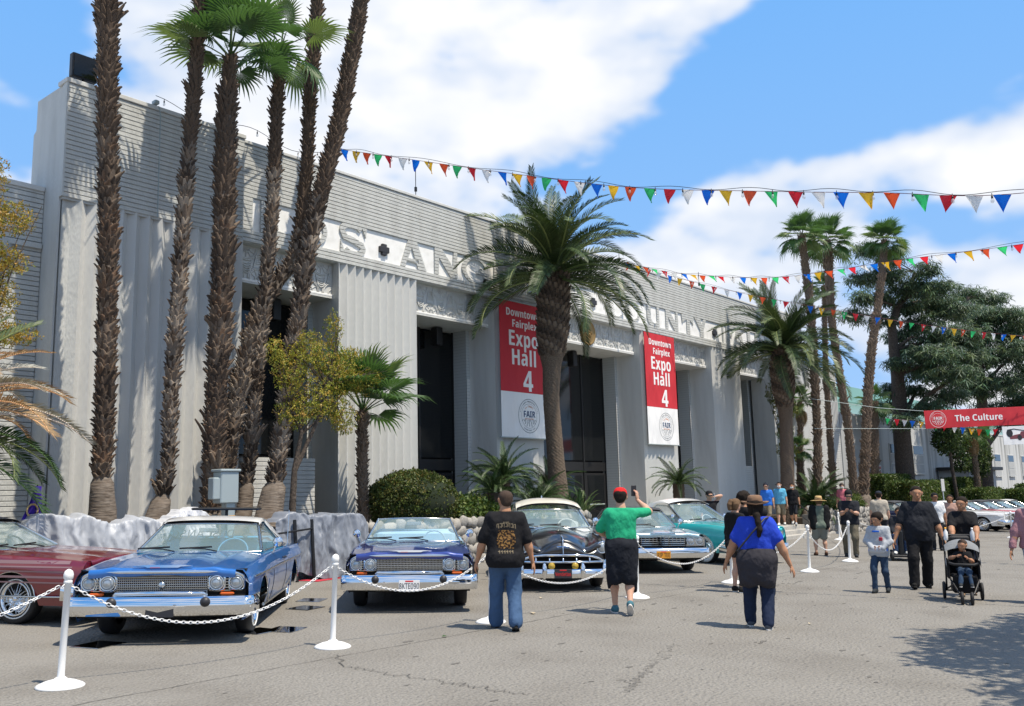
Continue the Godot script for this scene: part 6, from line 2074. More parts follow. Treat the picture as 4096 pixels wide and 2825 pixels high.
	for q in [[0.82, 0.022, 2.35, 0.2], [0.76, 0.009, 2.4, 0.6], [0.7, 0.009, 2.3, 0.6], [0.63, 0.014, 2.45, 1.0], [0.56, 0.009, 2.45, 0.9], [0.45, 0.012, 1.05, -1.4], [0.41, 0.02, 1.0, -1.4]]:
		for s in [-1.0, 1.0]:
			var g := []
			for k in 25:
				var z := lerpf(q[3], q[2], k / 24.0)
				var dy: float = 0.045 * smoothstep(q[3] + 0.35, q[3], z) * -6.0 if q[0] > 0.5 else 0.0
				var row := []
				for e in [-1, 1]:
					var y: float = q[0] + dy * (0.5 if q[0] < 0.8 else 1.0) + e * q[1]
					var tt := (y - 0.26) / (crv(c.sh, z) - 0.26)
					var x := crv(c.w, z) * crv([[0.0, 0.93], [0.3, 0.985], [0.55, 1.0], [0.8, 0.985], [0.95, 0.955], [1.0, 0.925]], tt) + 0.012 * exp(-pow((tt - 0.78) / 0.06, 2)) + 0.002
					row.append(v(s * x, y, z))
				g.append(row)
			grid(st, g)
	part(cm, "pinstripe", done(st), M.stripe_grey)
	# the row at the right edge
	var far := base.duplicate(true)
	far.front = "box80"
	far.rim = "cap"
	var i := 0
	for q in [["navy blue coupe with dark top, parked behind the boy", 44.97, -13.84, "paint_midnight", "soft_top"], ["white sedan with chrome bumper, first of the row past the navy coupe", 47.6, -12.2, "paint_white", "paint_white"], ["white sedan with a pink hood, second past the navy coupe", 50.4, -12.2, "paint_pink", "paint_white"], ["white sedan with dark vinyl top, third past the navy coupe", 54.0, -12.2, "paint_white", "soft_top"], ["dark green topped sedan, fourth past the navy coupe", 58.0, -12.4, "paint_black", "soft_top"], ["plain white sedan, last of the row at the right edge", 62.5, -12.6, "paint_white", "paint_white"]]:
		var f := far.duplicate(true)
		f.merge({"label": q[0], "x": q[1], "z": q[2], "dx": -0.1, "dz": 0.995, "paint": q[3], "seat": "seat_white" if i else "seat_dark", "roof": [-0.75, 0.62, 1.3, -1.25, q[4]], "mirrors": [-1.0]}, true)
		car(f)
		i += 1
# ================================================================ street furniture and small things
var link_mesh: ArrayMesh
func stanchion(x: float, z: float, label: String) -> Node3D:
	var p := street("stanchion", label, "stanchion", x, z, rnd(-.5, .5), 1, "white chain stanchions")
	p.basis = p.basis * Basis.from_euler(Vector3(rnd(-.012, .012), 0, rnd(-.012, .012)))
	var st := ST()
	lathe(st, [[0.205, 0.0], [0.208, 0.012], [0.19, 0.025], [0.13, 0.05], [0.06, 0.068], [0.04, 0.085]], 28)
	part(p, "base", done(st), M.plastic_white)
	st = ST()
	lathe(st, [[0.034, 0.07], [0.031, 0.12], [0.029, 0.9], [0.037, 0.905], [0.037, 0.93], [0.029, 0.935]], 18)
	part(p, "post", done(st), M.plastic_white)
	st = ST()
	lathe(st, [[0.03, 0.935], [0.042, 0.955], [0.044, 0.985], [0.034, 1.015], [0.014, 1.03], [0.002, 1.034]], 18)
	part(p, "knob", done(st), M.plastic_white)
	st = ST()
	for s in [-1, 1]: tube(st, [v(s * 0.03, 0.9, 0), v(s * 0.055, 0.885, 0), v(s * 0.045, 0.87, 0)], 0.006, 5)
	part(p, "hook", done(st), M.plastic_white)
	return p

func chain(a: Vector3, b: Vector3, sag: float, label: String):
	var p := thing("chain", label, "chain", a, "white plastic barrier chains")
	if link_mesh == null:
		var st := ST()
		var pts := []
		for k in 11:
			var t := TAU * k / 10
			pts.append(v(cos(t) * 0.0135, 0, sin(t) * 0.025))
		tube(st, pts, 0.0048, 5, false)
		link_mesh = done(st)
	var d := b - a
	var L := d.length() * (1.0 + 2.6 * pow(sag / d.length(), 2))
	var n := mini(290, int(L / 0.04))
	for i in n:
		var t := (i + 0.5) / n
		var q := d * t - Vector3(0, sag * 4 * t * (1 - t), 0)
		var dir := (d - Vector3(0, sag * 4 * (1 - 2 * t), 0)).normalized()
		var f := frame_of(dir) * Basis(Vector3.BACK, PI / 2 * (i % 2) + 0.4)
		part(p, "link", link_mesh, M.plastic_white, Transform3D(f, q))

func tarp(label: String, at: Vector3, path: Array, top: Array, foot: Array, sd: float, m: Material) -> Node3D:
	# crumpled sheet: for each column a foot point and a top height; folds run down and across
	var p := thing("tarp", label, "tarp", at)
	var st := ST()
	var g := []
	var nx := 110
	var ny := 46
	var cx := []
	for i in nx + 1:
		var t := float(i) / nx * (path.size() - 1)
		var k := mini(int(t), path.size() - 2)
		var f := t - k
		var b: Vector3 = path[k].lerp(path[k + 1], f)
		var tp: float = lerpf(top[k], top[k + 1], f)
		var ft: float = lerpf(foot[k], foot[k + 1], f)
		var row := []
		for j in ny + 1:
			var u := float(j) / ny
			var y := lerpf(ft, tp, minf(1.0, u * 1.22))
			var back := maxf(0.0, u - 0.82) / 0.18
			var z := 0.16 * (1 - minf(1.0, u * 1.2)) - back * 0.42 + 0.1
			var xx: float = b.x + 0.06 * noi.get_noise_2d(u * 2.0, i * 0.02 + sd)
			# broad folds hang from the bunched top edge
			var w1 := noi.get_noise_3d(b.x * 1.5, y * 0.35 + b.x * 0.3, sd)
			var w2 := noi.get_noise_3d(b.x * 2.6 + y * 0.5, y * 0.6, sd + 5)
			var fold := 0.3 * (0.4 - sqrt(w1 * w1 + 0.003)) + 0.12 * (0.4 - sqrt(w2 * w2 + 0.002))
			row.append(v(xx, y + (0.12 * w2 + 0.16 * w1) * smoothstep(0.6, 1.0, u), b.z + z + fold - 0.2))
		g.append(row)
	grid(st, g)
	part(p, "sheet", done(st), m)
	return p

func pennants(label: String, pts: Array, step: float, bulbs: float, size: float, ph: int, wind: float):
	var p := thing("pennant_string", label, "bunting", pts[0], "strings of coloured pennants")
	var o: Vector3 = pts[0]
	var line := []
	for i in pts.size() - 1:
		for j in 14:
			line.append(pts[i].cubic_interpolate(pts[i + 1], pts[maxi(i - 1, 0)], pts[mini(i + 2, pts.size() - 1)], j / 14.0) - o)
	line.append(pts[-1] - o)
	var st := ST()
	tube(st, line, 0.006, 5)
	part(p, "cord", done(st), M.cord_red)
	var wire := []
	for q in line.size(): wire.append(line[q] + Vector3(0, 0.035 + 0.03 * sin(q * 0.7), 0.02))
	st = ST()
	tube(st, wire, 0.006, 5)
	part(p, "lamp_wire", done(st), M.black_metal)
	var acc := 0.0
	var next_p := 0.25
	var next_b := 0.5
	var k := ph
	var cols := ["flag_blue", "flag_yellow", "flag_orange", "flag_green", "flag_red", "flag_white"]
	for i in line.size() - 1:
		var a: Vector3 = line[i]
		var b: Vector3 = line[i + 1]
		var d := (b - a).normalized()
		var L := a.distance_to(b)
		while next_p < acc + L:
			var c := a + d * (next_p - acc)
			var sw := rnd(-0.25, 0.25) + wind
			var tw := rnd(-0.5, 0.5)
			var dn := Vector3(0, -cos(sw), 0) + Vector3(d.z, 0, -d.x) * sin(sw)
			st = ST()
			var g := []
			for r in 6:
				var t := r / 5.0
				var w := size * 0.5 * (1 - t) + 0.001
				var row := []
				for q in 4:
					var u := q / 3.0 * 2 - 1
					row.append(c + d * u * w + dn * size * 1.12 * t + Vector3(d.z, 0, -d.x) * (0.035 * sin(t * 3 + u * 2.5 + tw * 4) * size / 0.25) + d * tw * 0.12 * t * size / 0.25)
				g.append(row)
			grid(st, g)
			part(p, "pennant", done(st), M[cols[k % 6]])
			k += 1
			next_p += step * rnd(0.9, 1.12)
		while next_b < acc + L:
			bulb(p, a + d * (next_b - acc) + Vector3(0, 0.03, 0.02))
			next_b += bulbs * rnd(0.95, 1.05)
		acc += L

func rail(label: String, pts: Array, posts: Array, low: float):
	var p := thing("handrail", label, "handrail", pts[0])
	var st := ST()
	var q := []
	for a in pts: q.append(a - pts[0])
	tube(st, q, 0.024, 8)
	part(p, "top_rail", done(st), M.black_metal)
	st = ST()
	var q2 := []
	for a in q: q2.append(a - Vector3(0, 0.4, 0))
	tube(st, q2, 0.018, 6)
	part(p, "lower_rail", done(st), M.black_metal)
	for a in posts:
		st = ST()
		tube(st, [a - pts[0], Vector3(a.x, low, a.z) - pts[0]], 0.022, 6)
		part(p, "post", done(st), M.black_metal)

func street_things():
	mat("plastic_white", Color(0.8, 0.8, 0.79), 0.35)
	mat("cord_red", Color(0.2, 0.03, 0.05), 0.7)
	for q in [["blue", Color(0.0, 0.16, 0.72)], ["yellow", Color(0.85, 0.5, 0.03)], ["orange", Color(0.8, 0.1, 0.03)], ["green", Color(0.02, 0.3, 0.09)], ["red", Color(0.62, 0.015, 0.03)], ["white", Color(0.75, 0.75, 0.74)]]:
		var m := mat("flag_" + q[0], q[1], 0.5)
		m.backlight_enabled = true
		var tp := maxf(q[1].r, maxf(q[1].g, q[1].b))
		m.backlight = (Color(q[1].r / tp, q[1].g / tp, q[1].b / tp) * 0.7).linear_to_srgb()
	var tm := mat("tarp_grey", Color(0.36, 0.38, 0.415), 0.45)
	var crumple := noise_tex(0.02, 5, null, 256, 62, true, 6.0)
	mat("tarp_mid", Color(0.2, 0.22, 0.26), 0.45)
	for q in ["tarp_grey", "tarp_mid"]:
		M[q].normal_enabled = true
		M[q].normal_texture = crumple
		M[q].normal_scale = 0.25
		M[q].uv1_triplanar = true
		M[q].uv1_scale = Vector3(0.9, 0.5, 0.9)
	mat("tarp_dark", Color(0.2, 0.22, 0.26), 0.45, 0.1)
	mat("cover_white", Color(0.55, 0.56, 0.59), 0.5)
	mat("flag_purple", Color(0.06, 0.02, 0.4), 0.6)
	mat("flag_gold", Color(0.6, 0.42, 0.18), 0.6)
	mat("mirror", Color(0.6, 0.62, 0.64), 0.04, 1.0)
	mat("mat_red", Color(0.45, 0.03, 0.05), 0.95)
	# chains along the car row
	var xs := [[0.35, -8.55, "beyond the left edge"], [3.94, -8.63, "nearest white stanchion, at the lower left"], [6.88, -8.43, "white stanchion between the two blue cars"], [9.55, -8.39, "white stanchion mostly hidden by the man in jeans"], [13.32, -8.44, "white stanchion beside the man in the green shirt"], [16.67, -8.39, "white stanchion behind the girl's feet"], [20.15, -8.24, "white stanchion right of the woman with the hat"], [23.82, -8.66, "white stanchion by the couple looking at a phone"]]
	var tops := []
	for q in xs:
		if q[2].begins_with("beyond"):
			tops.append(gp(q[0], q[1], 0.885))
			continue
		stanchion(q[0], q[1], q[2])
		tops.append(gp(q[0], q[1], 0.885))
	var cn := ["chain at the left edge in front of the maroon car", "chain drooping across the bright blue car's bumper", "chain drooping under the plate of the dark blue convertible", "chain drooping before the black sedan", "chain drooping before the orange plate", "chain between the woman with the hat and the turquoise car's nose", "chain in front of the couple's legs"]
	for i in 7:
		var a: Vector3 = tops[i]
		var b: Vector3 = tops[i + 1]
		var d := (b - a).normalized() * 0.05
		chain(a + d, b - d, [0.42, 0.46, 0.36, 0.5, 0.42, 0.4, 0.5][i], "white plastic " + cn[i])
	var s2 := [[34.6, -12.9, "white stanchion behind the boy's head"], [40.6, -8.3, "white stanchion alone at the right before the white sedans"], [46.5, -8.0, "far white stanchion at the right edge"]]
	for q in s2: stanchion(q[0], q[1], q[2])
	chain(gp(23.87, -8.66, 0.885), gp(34.6, -12.9, 0.885), 0.55, "white plastic chain from the couple back to the stanchion by the navy coupe")
	chain(gp(34.65, -12.85, 0.885), gp(40.6, -8.3, 0.885), 0.7, "white plastic chain passing behind the boy and the woman with the stroller")
	chain(gp(40.65, -8.3, 0.885), gp(46.5, -8.0, 0.885), 0.5, "white plastic chain at the far right before the sedans")
	# pennants
	pennants("nearest pennant string, crossing the sky from the palm trunks to the right edge", [v(14.71, 10.9, -18.3), v(14.82, 10.29, -16.6), v(15.3, 9.01, -12.88), v(15.58, 7.96, -9.72), v(15.71, 7.27, -7.05), v(15.87, 6.75, -4.82), v(16.26, 6.32, -2.62), v(16.5, 6.2, 1.0)], 0.43, 0.62, 0.265, 5, 0.2)
	pennants("second pennant string, from the roof right of the date palm to the right edge", [v(29.36, 10.49, -18.6), v(29.33, 9.67, -16.32), v(29.12, 9.12, -14.22), v(28.81, 8.7, -12.24), v(28.15, 8.43, -9.9), v(27.32, 8.2, -7.77), v(26.24, 7.8, -4.36), v(25.5, 7.6, 0.0)], 0.42, 0.75, 0.26, 0, 0.7)
	pennants("third pennant string, falling right across the smaller date palm", [v(29.4, 10.52, -18.55), v(32.12, 10.15, -17.65), v(34.36, 9.51, -15.72), v(36.79, 8.96, -13.58), v(40.44, 8.34, -10.73), v(44.2, 7.91, -7.75), v(47.0, 7.7, -5.0)], 0.5, 0.95, 0.26, 2, 0.3)
	pennants("low far pennant string at the red street banner", [v(43.19, 4.74, -13.68), v(44.42, 4.49, -12.19), v(45.87, 4.13, -10.45), v(46.6, 4.1, -9.56), v(47.3, 4.12, -8.71), v(50, 4.4, -5)], 0.36, 1.2, 0.27, 3, 0.3)
	# red banner over the street
	var a := v(42.31, 4.47, -11.61)
	var dir := (v(45.12, 0, -8.21) - v(42.31, 0, -11.61)).normalized()
	var bs := Basis(dir, Vector3.UP, dir.cross(Vector3.UP)) * Basis(Vector3.BACK, 0.018)
	var bn := thing("street_banner", "red banner with white words hung across the street at the right", "banner", a)
	bn.basis = bs
	part(bn, "cloth", boxm(v(8.0, 0.79, 0.012), 0.003, v(4.0, 0, 0)), M.red_cloth)
	var t2 := text_mesh("The Culture", 0.27, 0.006)
	t2.horizontal_alignment = HORIZONTAL_ALIGNMENT_LEFT
	part(bn, "lettering", t2, M.letter_white, Transform3D(Basis(), v(1.32, 0.0, 0.01)))
	logo(bn, v(0.58, 0.0, 0.008), 0.36, true)
	var st := ST()
	tube(st, [v(-5, 1.1, 0.4), v(-2, 0.6, 0.1), v(0, 0.38, 0)], 0.012, 5)
	tube(st, [v(-5, -0.2, 0.4), v(0, -0.39, 0)], 0.01, 5)
	part(bn, "guy_wire", done(st), M.galvanised)
	var bd := thing("hanging_board", "white board with a drawing of a dark red hot rod below the banner", "sign", v(44.44, 3.68, -9.03))
	bd.basis = bs
	part(bd, "panel", boxm(v(2.2, 0.8, 0.02), 0.004, v(1.1, 0, 0)), M.white_plain)
	st = ST(false)
	var V2 := func(arr: Array) -> PackedVector2Array:
		var r := PackedVector2Array()
		for k in range(0, arr.size(), 2): r.append(Vector2(arr[k], arr[k + 1]))
		return r
	prism(st, V2.call([0.28, -0.05, 0.5, 0.02, 0.75, 0.06, 0.8, 0.16, 1.2, 0.18, 1.3, 0.05, 1.6, 0.0, 1.6, -0.12, 0.3, -0.16]), 0.0, 0.014)
	part(bd, "print_red", done(st), M.paint_maroon)
	st = ST(false)
	for q in [[0.3, 0.1, 0.14, 0.17], [0.72, -0.1, 0.1, 0.12], [1.4, -0.08, 0.14, 0.16]]:
		prism(st, disc(q[0], q[1], q[2], q[3], 18), 0.0, 0.017)
	prism(st, V2.call([0.2, 0.26, 0.5, 0.3, 1.0, 0.2, 0.98, 0.17, 0.5, 0.26, 0.22, 0.22]), 0.0, 0.017)
	part(bd, "print_black", done(st), M.print_black)
	st = ST()
	for x in [0.05, 2.1]: tube(st, [v(x, 0.4, 0), v(x, 0.45, 0)], 0.01, 5)
	part(bd, "cord", done(st), M.galvanised)
	# tarps over things by the wall
	tarp("long crumpled silver grey tarp between the maroon and bright blue cars", Vector3(0, 0, 0), [v(6.05, 0, -15.25), v(6.5, 0, -15.2), v(7.0, 0, -15.1), v(7.6, 0, -15.1), v(8.2, 0, -15.1), v(8.6, 0, -15.25)], [1.3, 1.62, 1.5, 1.45, 1.38, 1.36], [0.9, 0.5, 0.25, 0.2, 0.2, 0.2], 3.0, M.tarp_grey)
	tarp("draped dark and light grey tarp between the two blue cars", Vector3(0, 0, 0), [v(11.05, 0, -15.3), v(11.5, 0, -15.2), v(12.0, 0, -15.15), v(12.5, 0, -15.2), v(13.0, 0, -15.3), v(13.5, 0, -15.35)], [1.3, 1.5, 1.38, 1.36, 1.45, 1.32], [0.75, 0.3, 0.12, 0.12, 0.12, 0.3], 14.0, M.tarp_mid)
	var cw := tarp("white car cover bunched on the bed behind the white roof", Vector3(0, 0, 0), [v(8.7, 0, -15.6), v(9.1, 0, -15.5), v(9.5, 0, -15.5), v(9.9, 0, -15.6)], [1.28, 1.56, 1.6, 1.3], [1.0, 1.0, 1.0, 1.0], 25.0, M.cover_white)
	var pf := street("support_frame", "dark pipe frame under the draped tarp by the cobble wall", "frame", 11.35, -15.0)
	st = ST()
	for x in [0.0, 0.42]: tube(st, [v(x, 0, 0), v(x, 1.2, -0.15)], 0.035, 8)
	tube(st, [v(-0.6, 0.95, 0.1), v(0.4, 1.02, -0.1)], 0.02, 6)
	part(pf, "pipe", done(st), M.black_metal)
	# purple flag behind the first tarp
	var fl := thing("team_flag", "purple and gold cloth flag poking up behind the silver tarp", "flag", v(6.55, 1.3, -15.55))
	st = ST()
	var g := []
	for i in 10:
		var t := i / 9.0
		var row := []
		for k in 7:
			var u := k / 6.0 - 0.5
			row.append(v(u * lerpf(0.42, 0.1, t) - 0.08 + 0.12 * t, 0.78 * t - 0.05, 0.05 * sin(u * 14 + t * 3)))
		g.append(row)
	grid(st, g)
	part(fl, "cloth", done(st), M.flag_purple)
	st = ST()
	tube(st, [v(0, -0.4, -0.03), v(0.04, 0.76, -0.03)], 0.012, 6)
	part(fl, "staff", done(st), M.black_metal)
	st = ST()
	var rp := []
	for k in 17: rp.append(v(-0.06 + cos(TAU * k / 16) * 0.085, 0.34 + sin(TAU * k / 16) * 0.1, 0.065))
	tube(st, rp, 0.016, 5, false)
	tube(st, [v(-0.02, 0.25, 0.07), v(0.08, 0.2, 0.06), v(-0.02, 0.15, 0.07)], 0.02, 5)
	tube(st, [v(-0.22, 0.12, 0.06), v(-0.1, 0.05, 0.07), v(-0.24, -0.02, 0.06)], 0.022, 5)
	part(fl, "print", done(st), M.flag_gold)
	# utility cabinet
	var mb := thing("meter_cabinet", "grey electrical cabinet on a post with an orange stripe", "utility box", v(10.33, 1.0, -15.95))
	part(mb, "cabinet", boxm(v(0.4, 0.62, 0.3), 0.02, v(0, 0.98, 0)), M.galvanised)
	part(mb, "lid", boxm(v(0.46, 0.05, 0.36), 0.012, v(0, 1.31, 0)), M.galvanised)
	part(mb, "side_box", boxm(v(0.16, 0.42, 0.2), 0.015, v(-0.27, 0.96, 0.02)), M.galvanised)
	part(mb, "post", boxm(v(0.19, 0.7, 0.19), 0.008, v(0.06, 0.35, 0)), M.galvanised)
	part(mb, "stripe", boxm(v(0.196, 0.07, 0.196), 0.0, v(0.06, 0.4, 0)), M.orange)
	var ct := thing("crew_sign", "square black sign board on a thin post in the first entrance", "sign", v(12.75, 0.2, -19.9))
	part(ct, "board", boxm(v(1.0, 1.0, 0.05), 0.08, v(0, 5.1, 0)), M.black_metal)
	st = ST()
	tube(st, [v(0, 0, 0), v(0, 4.7, 0)], 0.04, 6)
	part(ct, "post", done(st), M.black_metal)
	# mirrors and mats laid under the lowriders
	for q in [[7.35, -9.95, 0.5, "square mirror tile on the ground by the bright blue car's front wheel"], [7.05, -10.1, 0.2, "second mirror tile overlapping the first by the front wheel"], [9.6, -12.3, 0.7, "mirror tile on the ground by the bright blue car's rear wheel"], [8.9, -11.55, 0.3, "small green glass tile lying between the two blue cars"], [5.25, -10.6, 0.4, "dull mirror tile under the bright blue car's far front wheel"]]:
		var mt := street("mirror_tile", q[3], "mirror", q[0], q[1], q[2], 1.0, "mirror tiles under the cars", 0.006)
		part(mt, "pane", boxm(v(0.46, 0.008, 0.4), 0.002), M.mirror if q[0] != 8.9 else M.dark_glass)
	var rm := street("red_mat", "red carpet strip on the ground below the draped tarp", "mat", 12.0, -15.1, 0.3, 1.0, "", 0.008)
	part(rm, "carpet", boxm(v(0.9, 0.015, 0.5), 0.004), M.mat_red)
	# handrails
	rail("black handrail at the centre doors left of the green shirt", [v(24.7, 1.25, -18.2), v(23.9, 1.25, -16.9), v(23.5, 0.95, -15.7), v(23.45, 0.5, -15.0)], [v(24.7, 1.25, -18.2), v(23.5, 0.95, -15.7)], 0.1)
	rail("black handrail beside the yellowish sago palm", [v(34.2, 1.3, -19.0), v(33.1, 1.3, -18.0), v(32.4, 1.0, -17.0)], [v(34.2, 1.3, -19.0), v(33.1, 1.3, -18.0)], 0.15)
	rail("black handrail running down the right end of the steps", [v(38.0, 1.15, -16.4), v(36.6, 1.12, -15.4), v(35.6, 0.85, -14.6), v(34.9, 0.55, -13.9)], [v(36.6, 1.12, -15.4), v(35.1, 0.65, -14.1)], -0.25)
	var sg := thing("grey_panel_sign", "back of a small grey sign before the tall hedge", "sign", v(50.2, -0.6, -13.2))
	part(sg, "panel", boxm(v(0.55, 0.62, 0.03), 0.01, v(0, 2.2, 0)), M.far_grey)
	st = ST()
	tube(st, [v(0, 0, 0), v(0, 2.4, -0.03)], 0.03, 6)
	part(sg, "post", done(st), M.galvanised)
	var ws := thing("wall_notice", "small red and white notice on the grey warehouse bay", "sign", v(59.6, 2.6, -19.33))
	part(ws, "panel", boxm(v(0.62, 0.62, 0.02)), M.letter_white)
	part(ws, "red_band", boxm(v(0.5, 0.16, 0.01), 0.0, v(0, 0.16, 0.013)), M.print_red)
	part(ws, "red_band", boxm(v(0.5, 0.1, 0.01), 0.0, v(0, -0.16, 0.013)), M.print_red)
	var tc := street("traffic_marker", "orange and black roadwork beacon behind the car row at the right edge", "beacon", 70.0, -11.2)
	part(tc, "panel", boxm(v(0.5, 1.0, 0.1), 0.02, v(0, 1.6, 0)), M.orange)
	part(tc, "base", boxm(v(0.6, 1.1, 0.6), 0.03, v(0, 0.55, 0)), M.black_metal)
	# leaf litter on the street
	for q in [[6.0, -10.05, 0.07], [10.6, -8.5, 0.09], [12.2, -9.6, 0.06], [8.2, -7.95, 0.05], [12.1, -5.0, 0.04], [17.8, -3.2, 0.05]]:
		var lf := street("fallen_leaf", {6.0: "dry leaf beside the bright blue car's shadow", 10.6: "pale scrap on the street between the two walking men", 12.2: "dry leaf near the black sedan's shadow", 8.2: "green leaf on the street right of the middle stanchion", 12.1: "small dry leaf on the open street before the woman with the hat", 17.8: "yellow leaf on the street at the right"}[q[0]], "leaf", q[0], q[1], rnd(-1, 1), 1.0, "", 0.01)
		st = ST(false)
		quad(st, v(-q[2], 0.005, 0), v(0, 0.02, -q[2] * 0.5), v(q[2], 0.004, 0), v(0, 0.012, q[2] * 0.5))
		part(lf, "blade", done(st), M.palm_straw if q[0] != 8.2 else M.palm_green)
# ================================================================ people
# skin over tapered bones: a smooth field on a grid, meshed by surface nets
func net(st: SurfaceTool, bones: Array, cell: float, kk: float, wob := 0.0, hem := -99.0, lid := 99.0, sd := 0.0):
	var lo := Vector3(1e9, 1e9, 1e9)
	var hi := -lo
	for b in bones:
		for e in [[b[0], b[2]], [b[1], b[3]]]:
			var r: Vector3 = Vector3.ONE * (e[1] + cell * 3 + 0.03)
			lo = lo.min(e[0] - r)
			hi = hi.max(e[0] + r)
	var nx := int((hi.x - lo.x) / cell) + 2
	var ny := int((hi.y - lo.y) / cell) + 2
	var nz := int((hi.z - lo.z) / cell) + 2
	var f := PackedFloat32Array()
	f.resize(nx * ny * nz)
	var mark := PackedByteArray()
	mark.resize(nx * ny * nz)
	var cand := PackedInt32Array()
	var sy := nx
	var sz := nx * ny
	var m := 0.045 + cell
	var near := cell * 2.6 + 0.012
	for b in bones:
		var a: Vector3 = b[0]
		var ab: Vector3 = b[1] - a
		var il := 1.0 / maxf(1e-9, ab.length_squared())
		var ra: float = b[2]
		var dr: float = b[3] - b[2]
		var q0 := (a.min(b[1]) - Vector3.ONE * (maxf(ra, b[3]) + m) - lo) / cell
		var q1 := (a.max(b[1]) + Vector3.ONE * (maxf(ra, b[3]) + m) - lo) / cell
		for k in range(maxi(0, int(q0.z)), mini(nz - 1, int(q1.z) + 1) + 1):
			for j in range(maxi(0, int(q0.y)), mini(ny - 1, int(q1.y) + 1) + 1):
				var id := k * sz + j * sy
				for i in range(maxi(0, int(q0.x)), mini(nx - 1, int(q1.x) + 1) + 1):
					var p := lo + Vector3(i, j, k) * cell
					var t := clampf((p - a).dot(ab) * il, 0.0, 1.0)
					var d := p.distance_to(a + ab * t) - ra - dr * t
					if d < m:
						f[id + i] += exp(-kk * d)
						if absf(d) < near and mark[id + i] == 0:
							mark[id + i] = 1
							cand.append(id + i)
	if wob > 0.0:
		for c in cand:
			var i := c % nx
			var j := (c / nx) % ny
			var k := c / sz
			var p := lo + Vector3(i, j, k) * cell
			f[c] *= exp(kk * wob * (noi.get_noise_3d(p.x * 6.0 + sd, p.y * 4.0, p.z * 6.0) + 0.6 * noi.get_noise_3d(p.x * 11.0, p.y * 9.0 + p.x * 6.0, p.z * 11.0 + sd)))
	if hem > -90.0 or lid < 90.0:
		var j0 := int((hem - lo.y) / cell) if hem > -90 else -1
		var j1 := int((lid - lo.y) / cell) + 1 if lid < 90 else ny
		for j in ny:
			if j <= j0 or j >= j1:
				for k in nz:
					for i in nx: f[k * sz + j * sy + i] = 0.0
	var off := [0, 1, sy, sy + 1, sz, sz + 1, sz + sy, sz + sy + 1]
	var vid := {}
	var vs := PackedVector3Array()
	for c in cand:
		for s in off:
			var o: int = c - s
			if o < 0 or vid.has(o): continue
			var i := o % nx
			var j := (o / nx) % ny
			var k := o / sz
			if i >= nx - 1 or j >= ny - 1 or k >= nz - 1: continue
			var inside := 0
			for q in 8: if f[o + off[q]] > 1.0: inside += 1
			if inside == 0 or inside == 8: continue
			var sum := Vector3.ZERO
			var n := 0
			for e in [[0, 1], [2, 3], [4, 5], [6, 7], [0, 2], [1, 3], [4, 6], [5, 7], [0, 4], [1, 5], [2, 6], [3, 7]]:
				var fa := f[o + off[e[0]]]
				var fb := f[o + off[e[1]]]
				if (fa > 1.0) == (fb > 1.0): continue
				var la := log(maxf(fa, 0.02))
				var lb := log(maxf(fb, 0.02))
				var t := la / (la - lb)
				var pa := Vector3(e[0] & 1, (e[0] >> 1) & 1, e[0] >> 2)
				var pb := Vector3(e[1] & 1, (e[1] >> 1) & 1, e[1] >> 2)
				sum += pa.lerp(pb, t)
				n += 1
			vid[o] = vs.size()
			vs.append(lo + (Vector3(i, j, k) + sum / n) * cell)
	st.set_smooth_group(0)
	for o in vid:
		var in0 := f[o] > 1.0
		for ax in [[1, sy, sz], [sy, sz, 1], [sz, 1, sy]]:
			var nb: int = o + ax[0]
			if nb >= f.size() or (f[nb] > 1.0) == in0: continue
			var c0 = vid.get(o - ax[1] - ax[2])
			var c1 = vid.get(o - ax[2])
			var c2 = vid.get(o)
			var c3 = vid.get(o - ax[1])
			if c0 == null or c1 == null or c2 == null or c3 == null: continue
			if in0: quad(st, vs[c0], vs[c3], vs[c2], vs[c1])
			else: quad(st, vs[c0], vs[c1], vs[c2], vs[c3])

func ik(a: Vector3, b: Vector3, l1: float, l2: float, pole: Vector3) -> Vector3:
	var d := b - a
	var L := clampf(d.length(), 0.05, l1 + l2 - 0.002)
	var n := d.normalized()
	var x := (l1 * l1 - l2 * l2 + L * L) / (2 * L)
	var h := sqrt(maxf(0.0, l1 * l1 - x * x))
	return a + n * x + (pole - n * pole.dot(n)).normalized() * h

func hand(st: SurfaceTool, w: Vector3, dir: Vector3, palm: Vector3, side: float, curl: float, s: float):
	# dir: along the fingers, palm: out of the palm
	dir = dir.normalized()
	palm = (palm - dir * palm.dot(dir)).normalized()
	var across := dir.cross(palm) * side
	var rings := []
	for i in 5:
		var t := i / 4.0
		var rx: float = [0.026, 0.034, 0.042, 0.043, 0.038][i] * s
		var ry: float = [0.02, 0.021, 0.019, 0.016, 0.012][i] * s
		var r := PackedVector3Array()
		for k in 10:
			var a := TAU * k / 10
			r.append(w + dir * 0.092 * t * s + across * cos(a) * rx + palm * sin(a) * ry)
		rings.append(r)
	st.set_smooth_group(0)
	loft(st, rings)
	for q in [[-0.031, 0.062], [-0.0105, 0.078], [0.0105, 0.083], [0.031, 0.072]]:
		var p: Vector3 = w + dir * 0.086 * s + across * q[0] * s
		var d := dir
		var pts := [p]
		for k in 3:
			d = (d + palm * curl * (0.5 + 0.3 * k)).normalized()
			p += d * q[1] * s * [0.42, 0.32, 0.26][k]
			pts.append(p)
		tube(st, pts, [0.0098 * s, 0.0092 * s, 0.0083 * s, 0.006 * s], 6)
	var tp: Vector3 = w + dir * 0.028 * s + across * 0.03 * s
	tube(st, [tp, tp + (across * 0.8 + dir * 0.6 + palm * 0.2).normalized() * 0.035 * s, tp + (across * 0.45 + dir * 0.9 + palm * 0.45).normalized() * 0.066 * s], [0.0135 * s, 0.0115 * s, 0.0075 * s], 6)

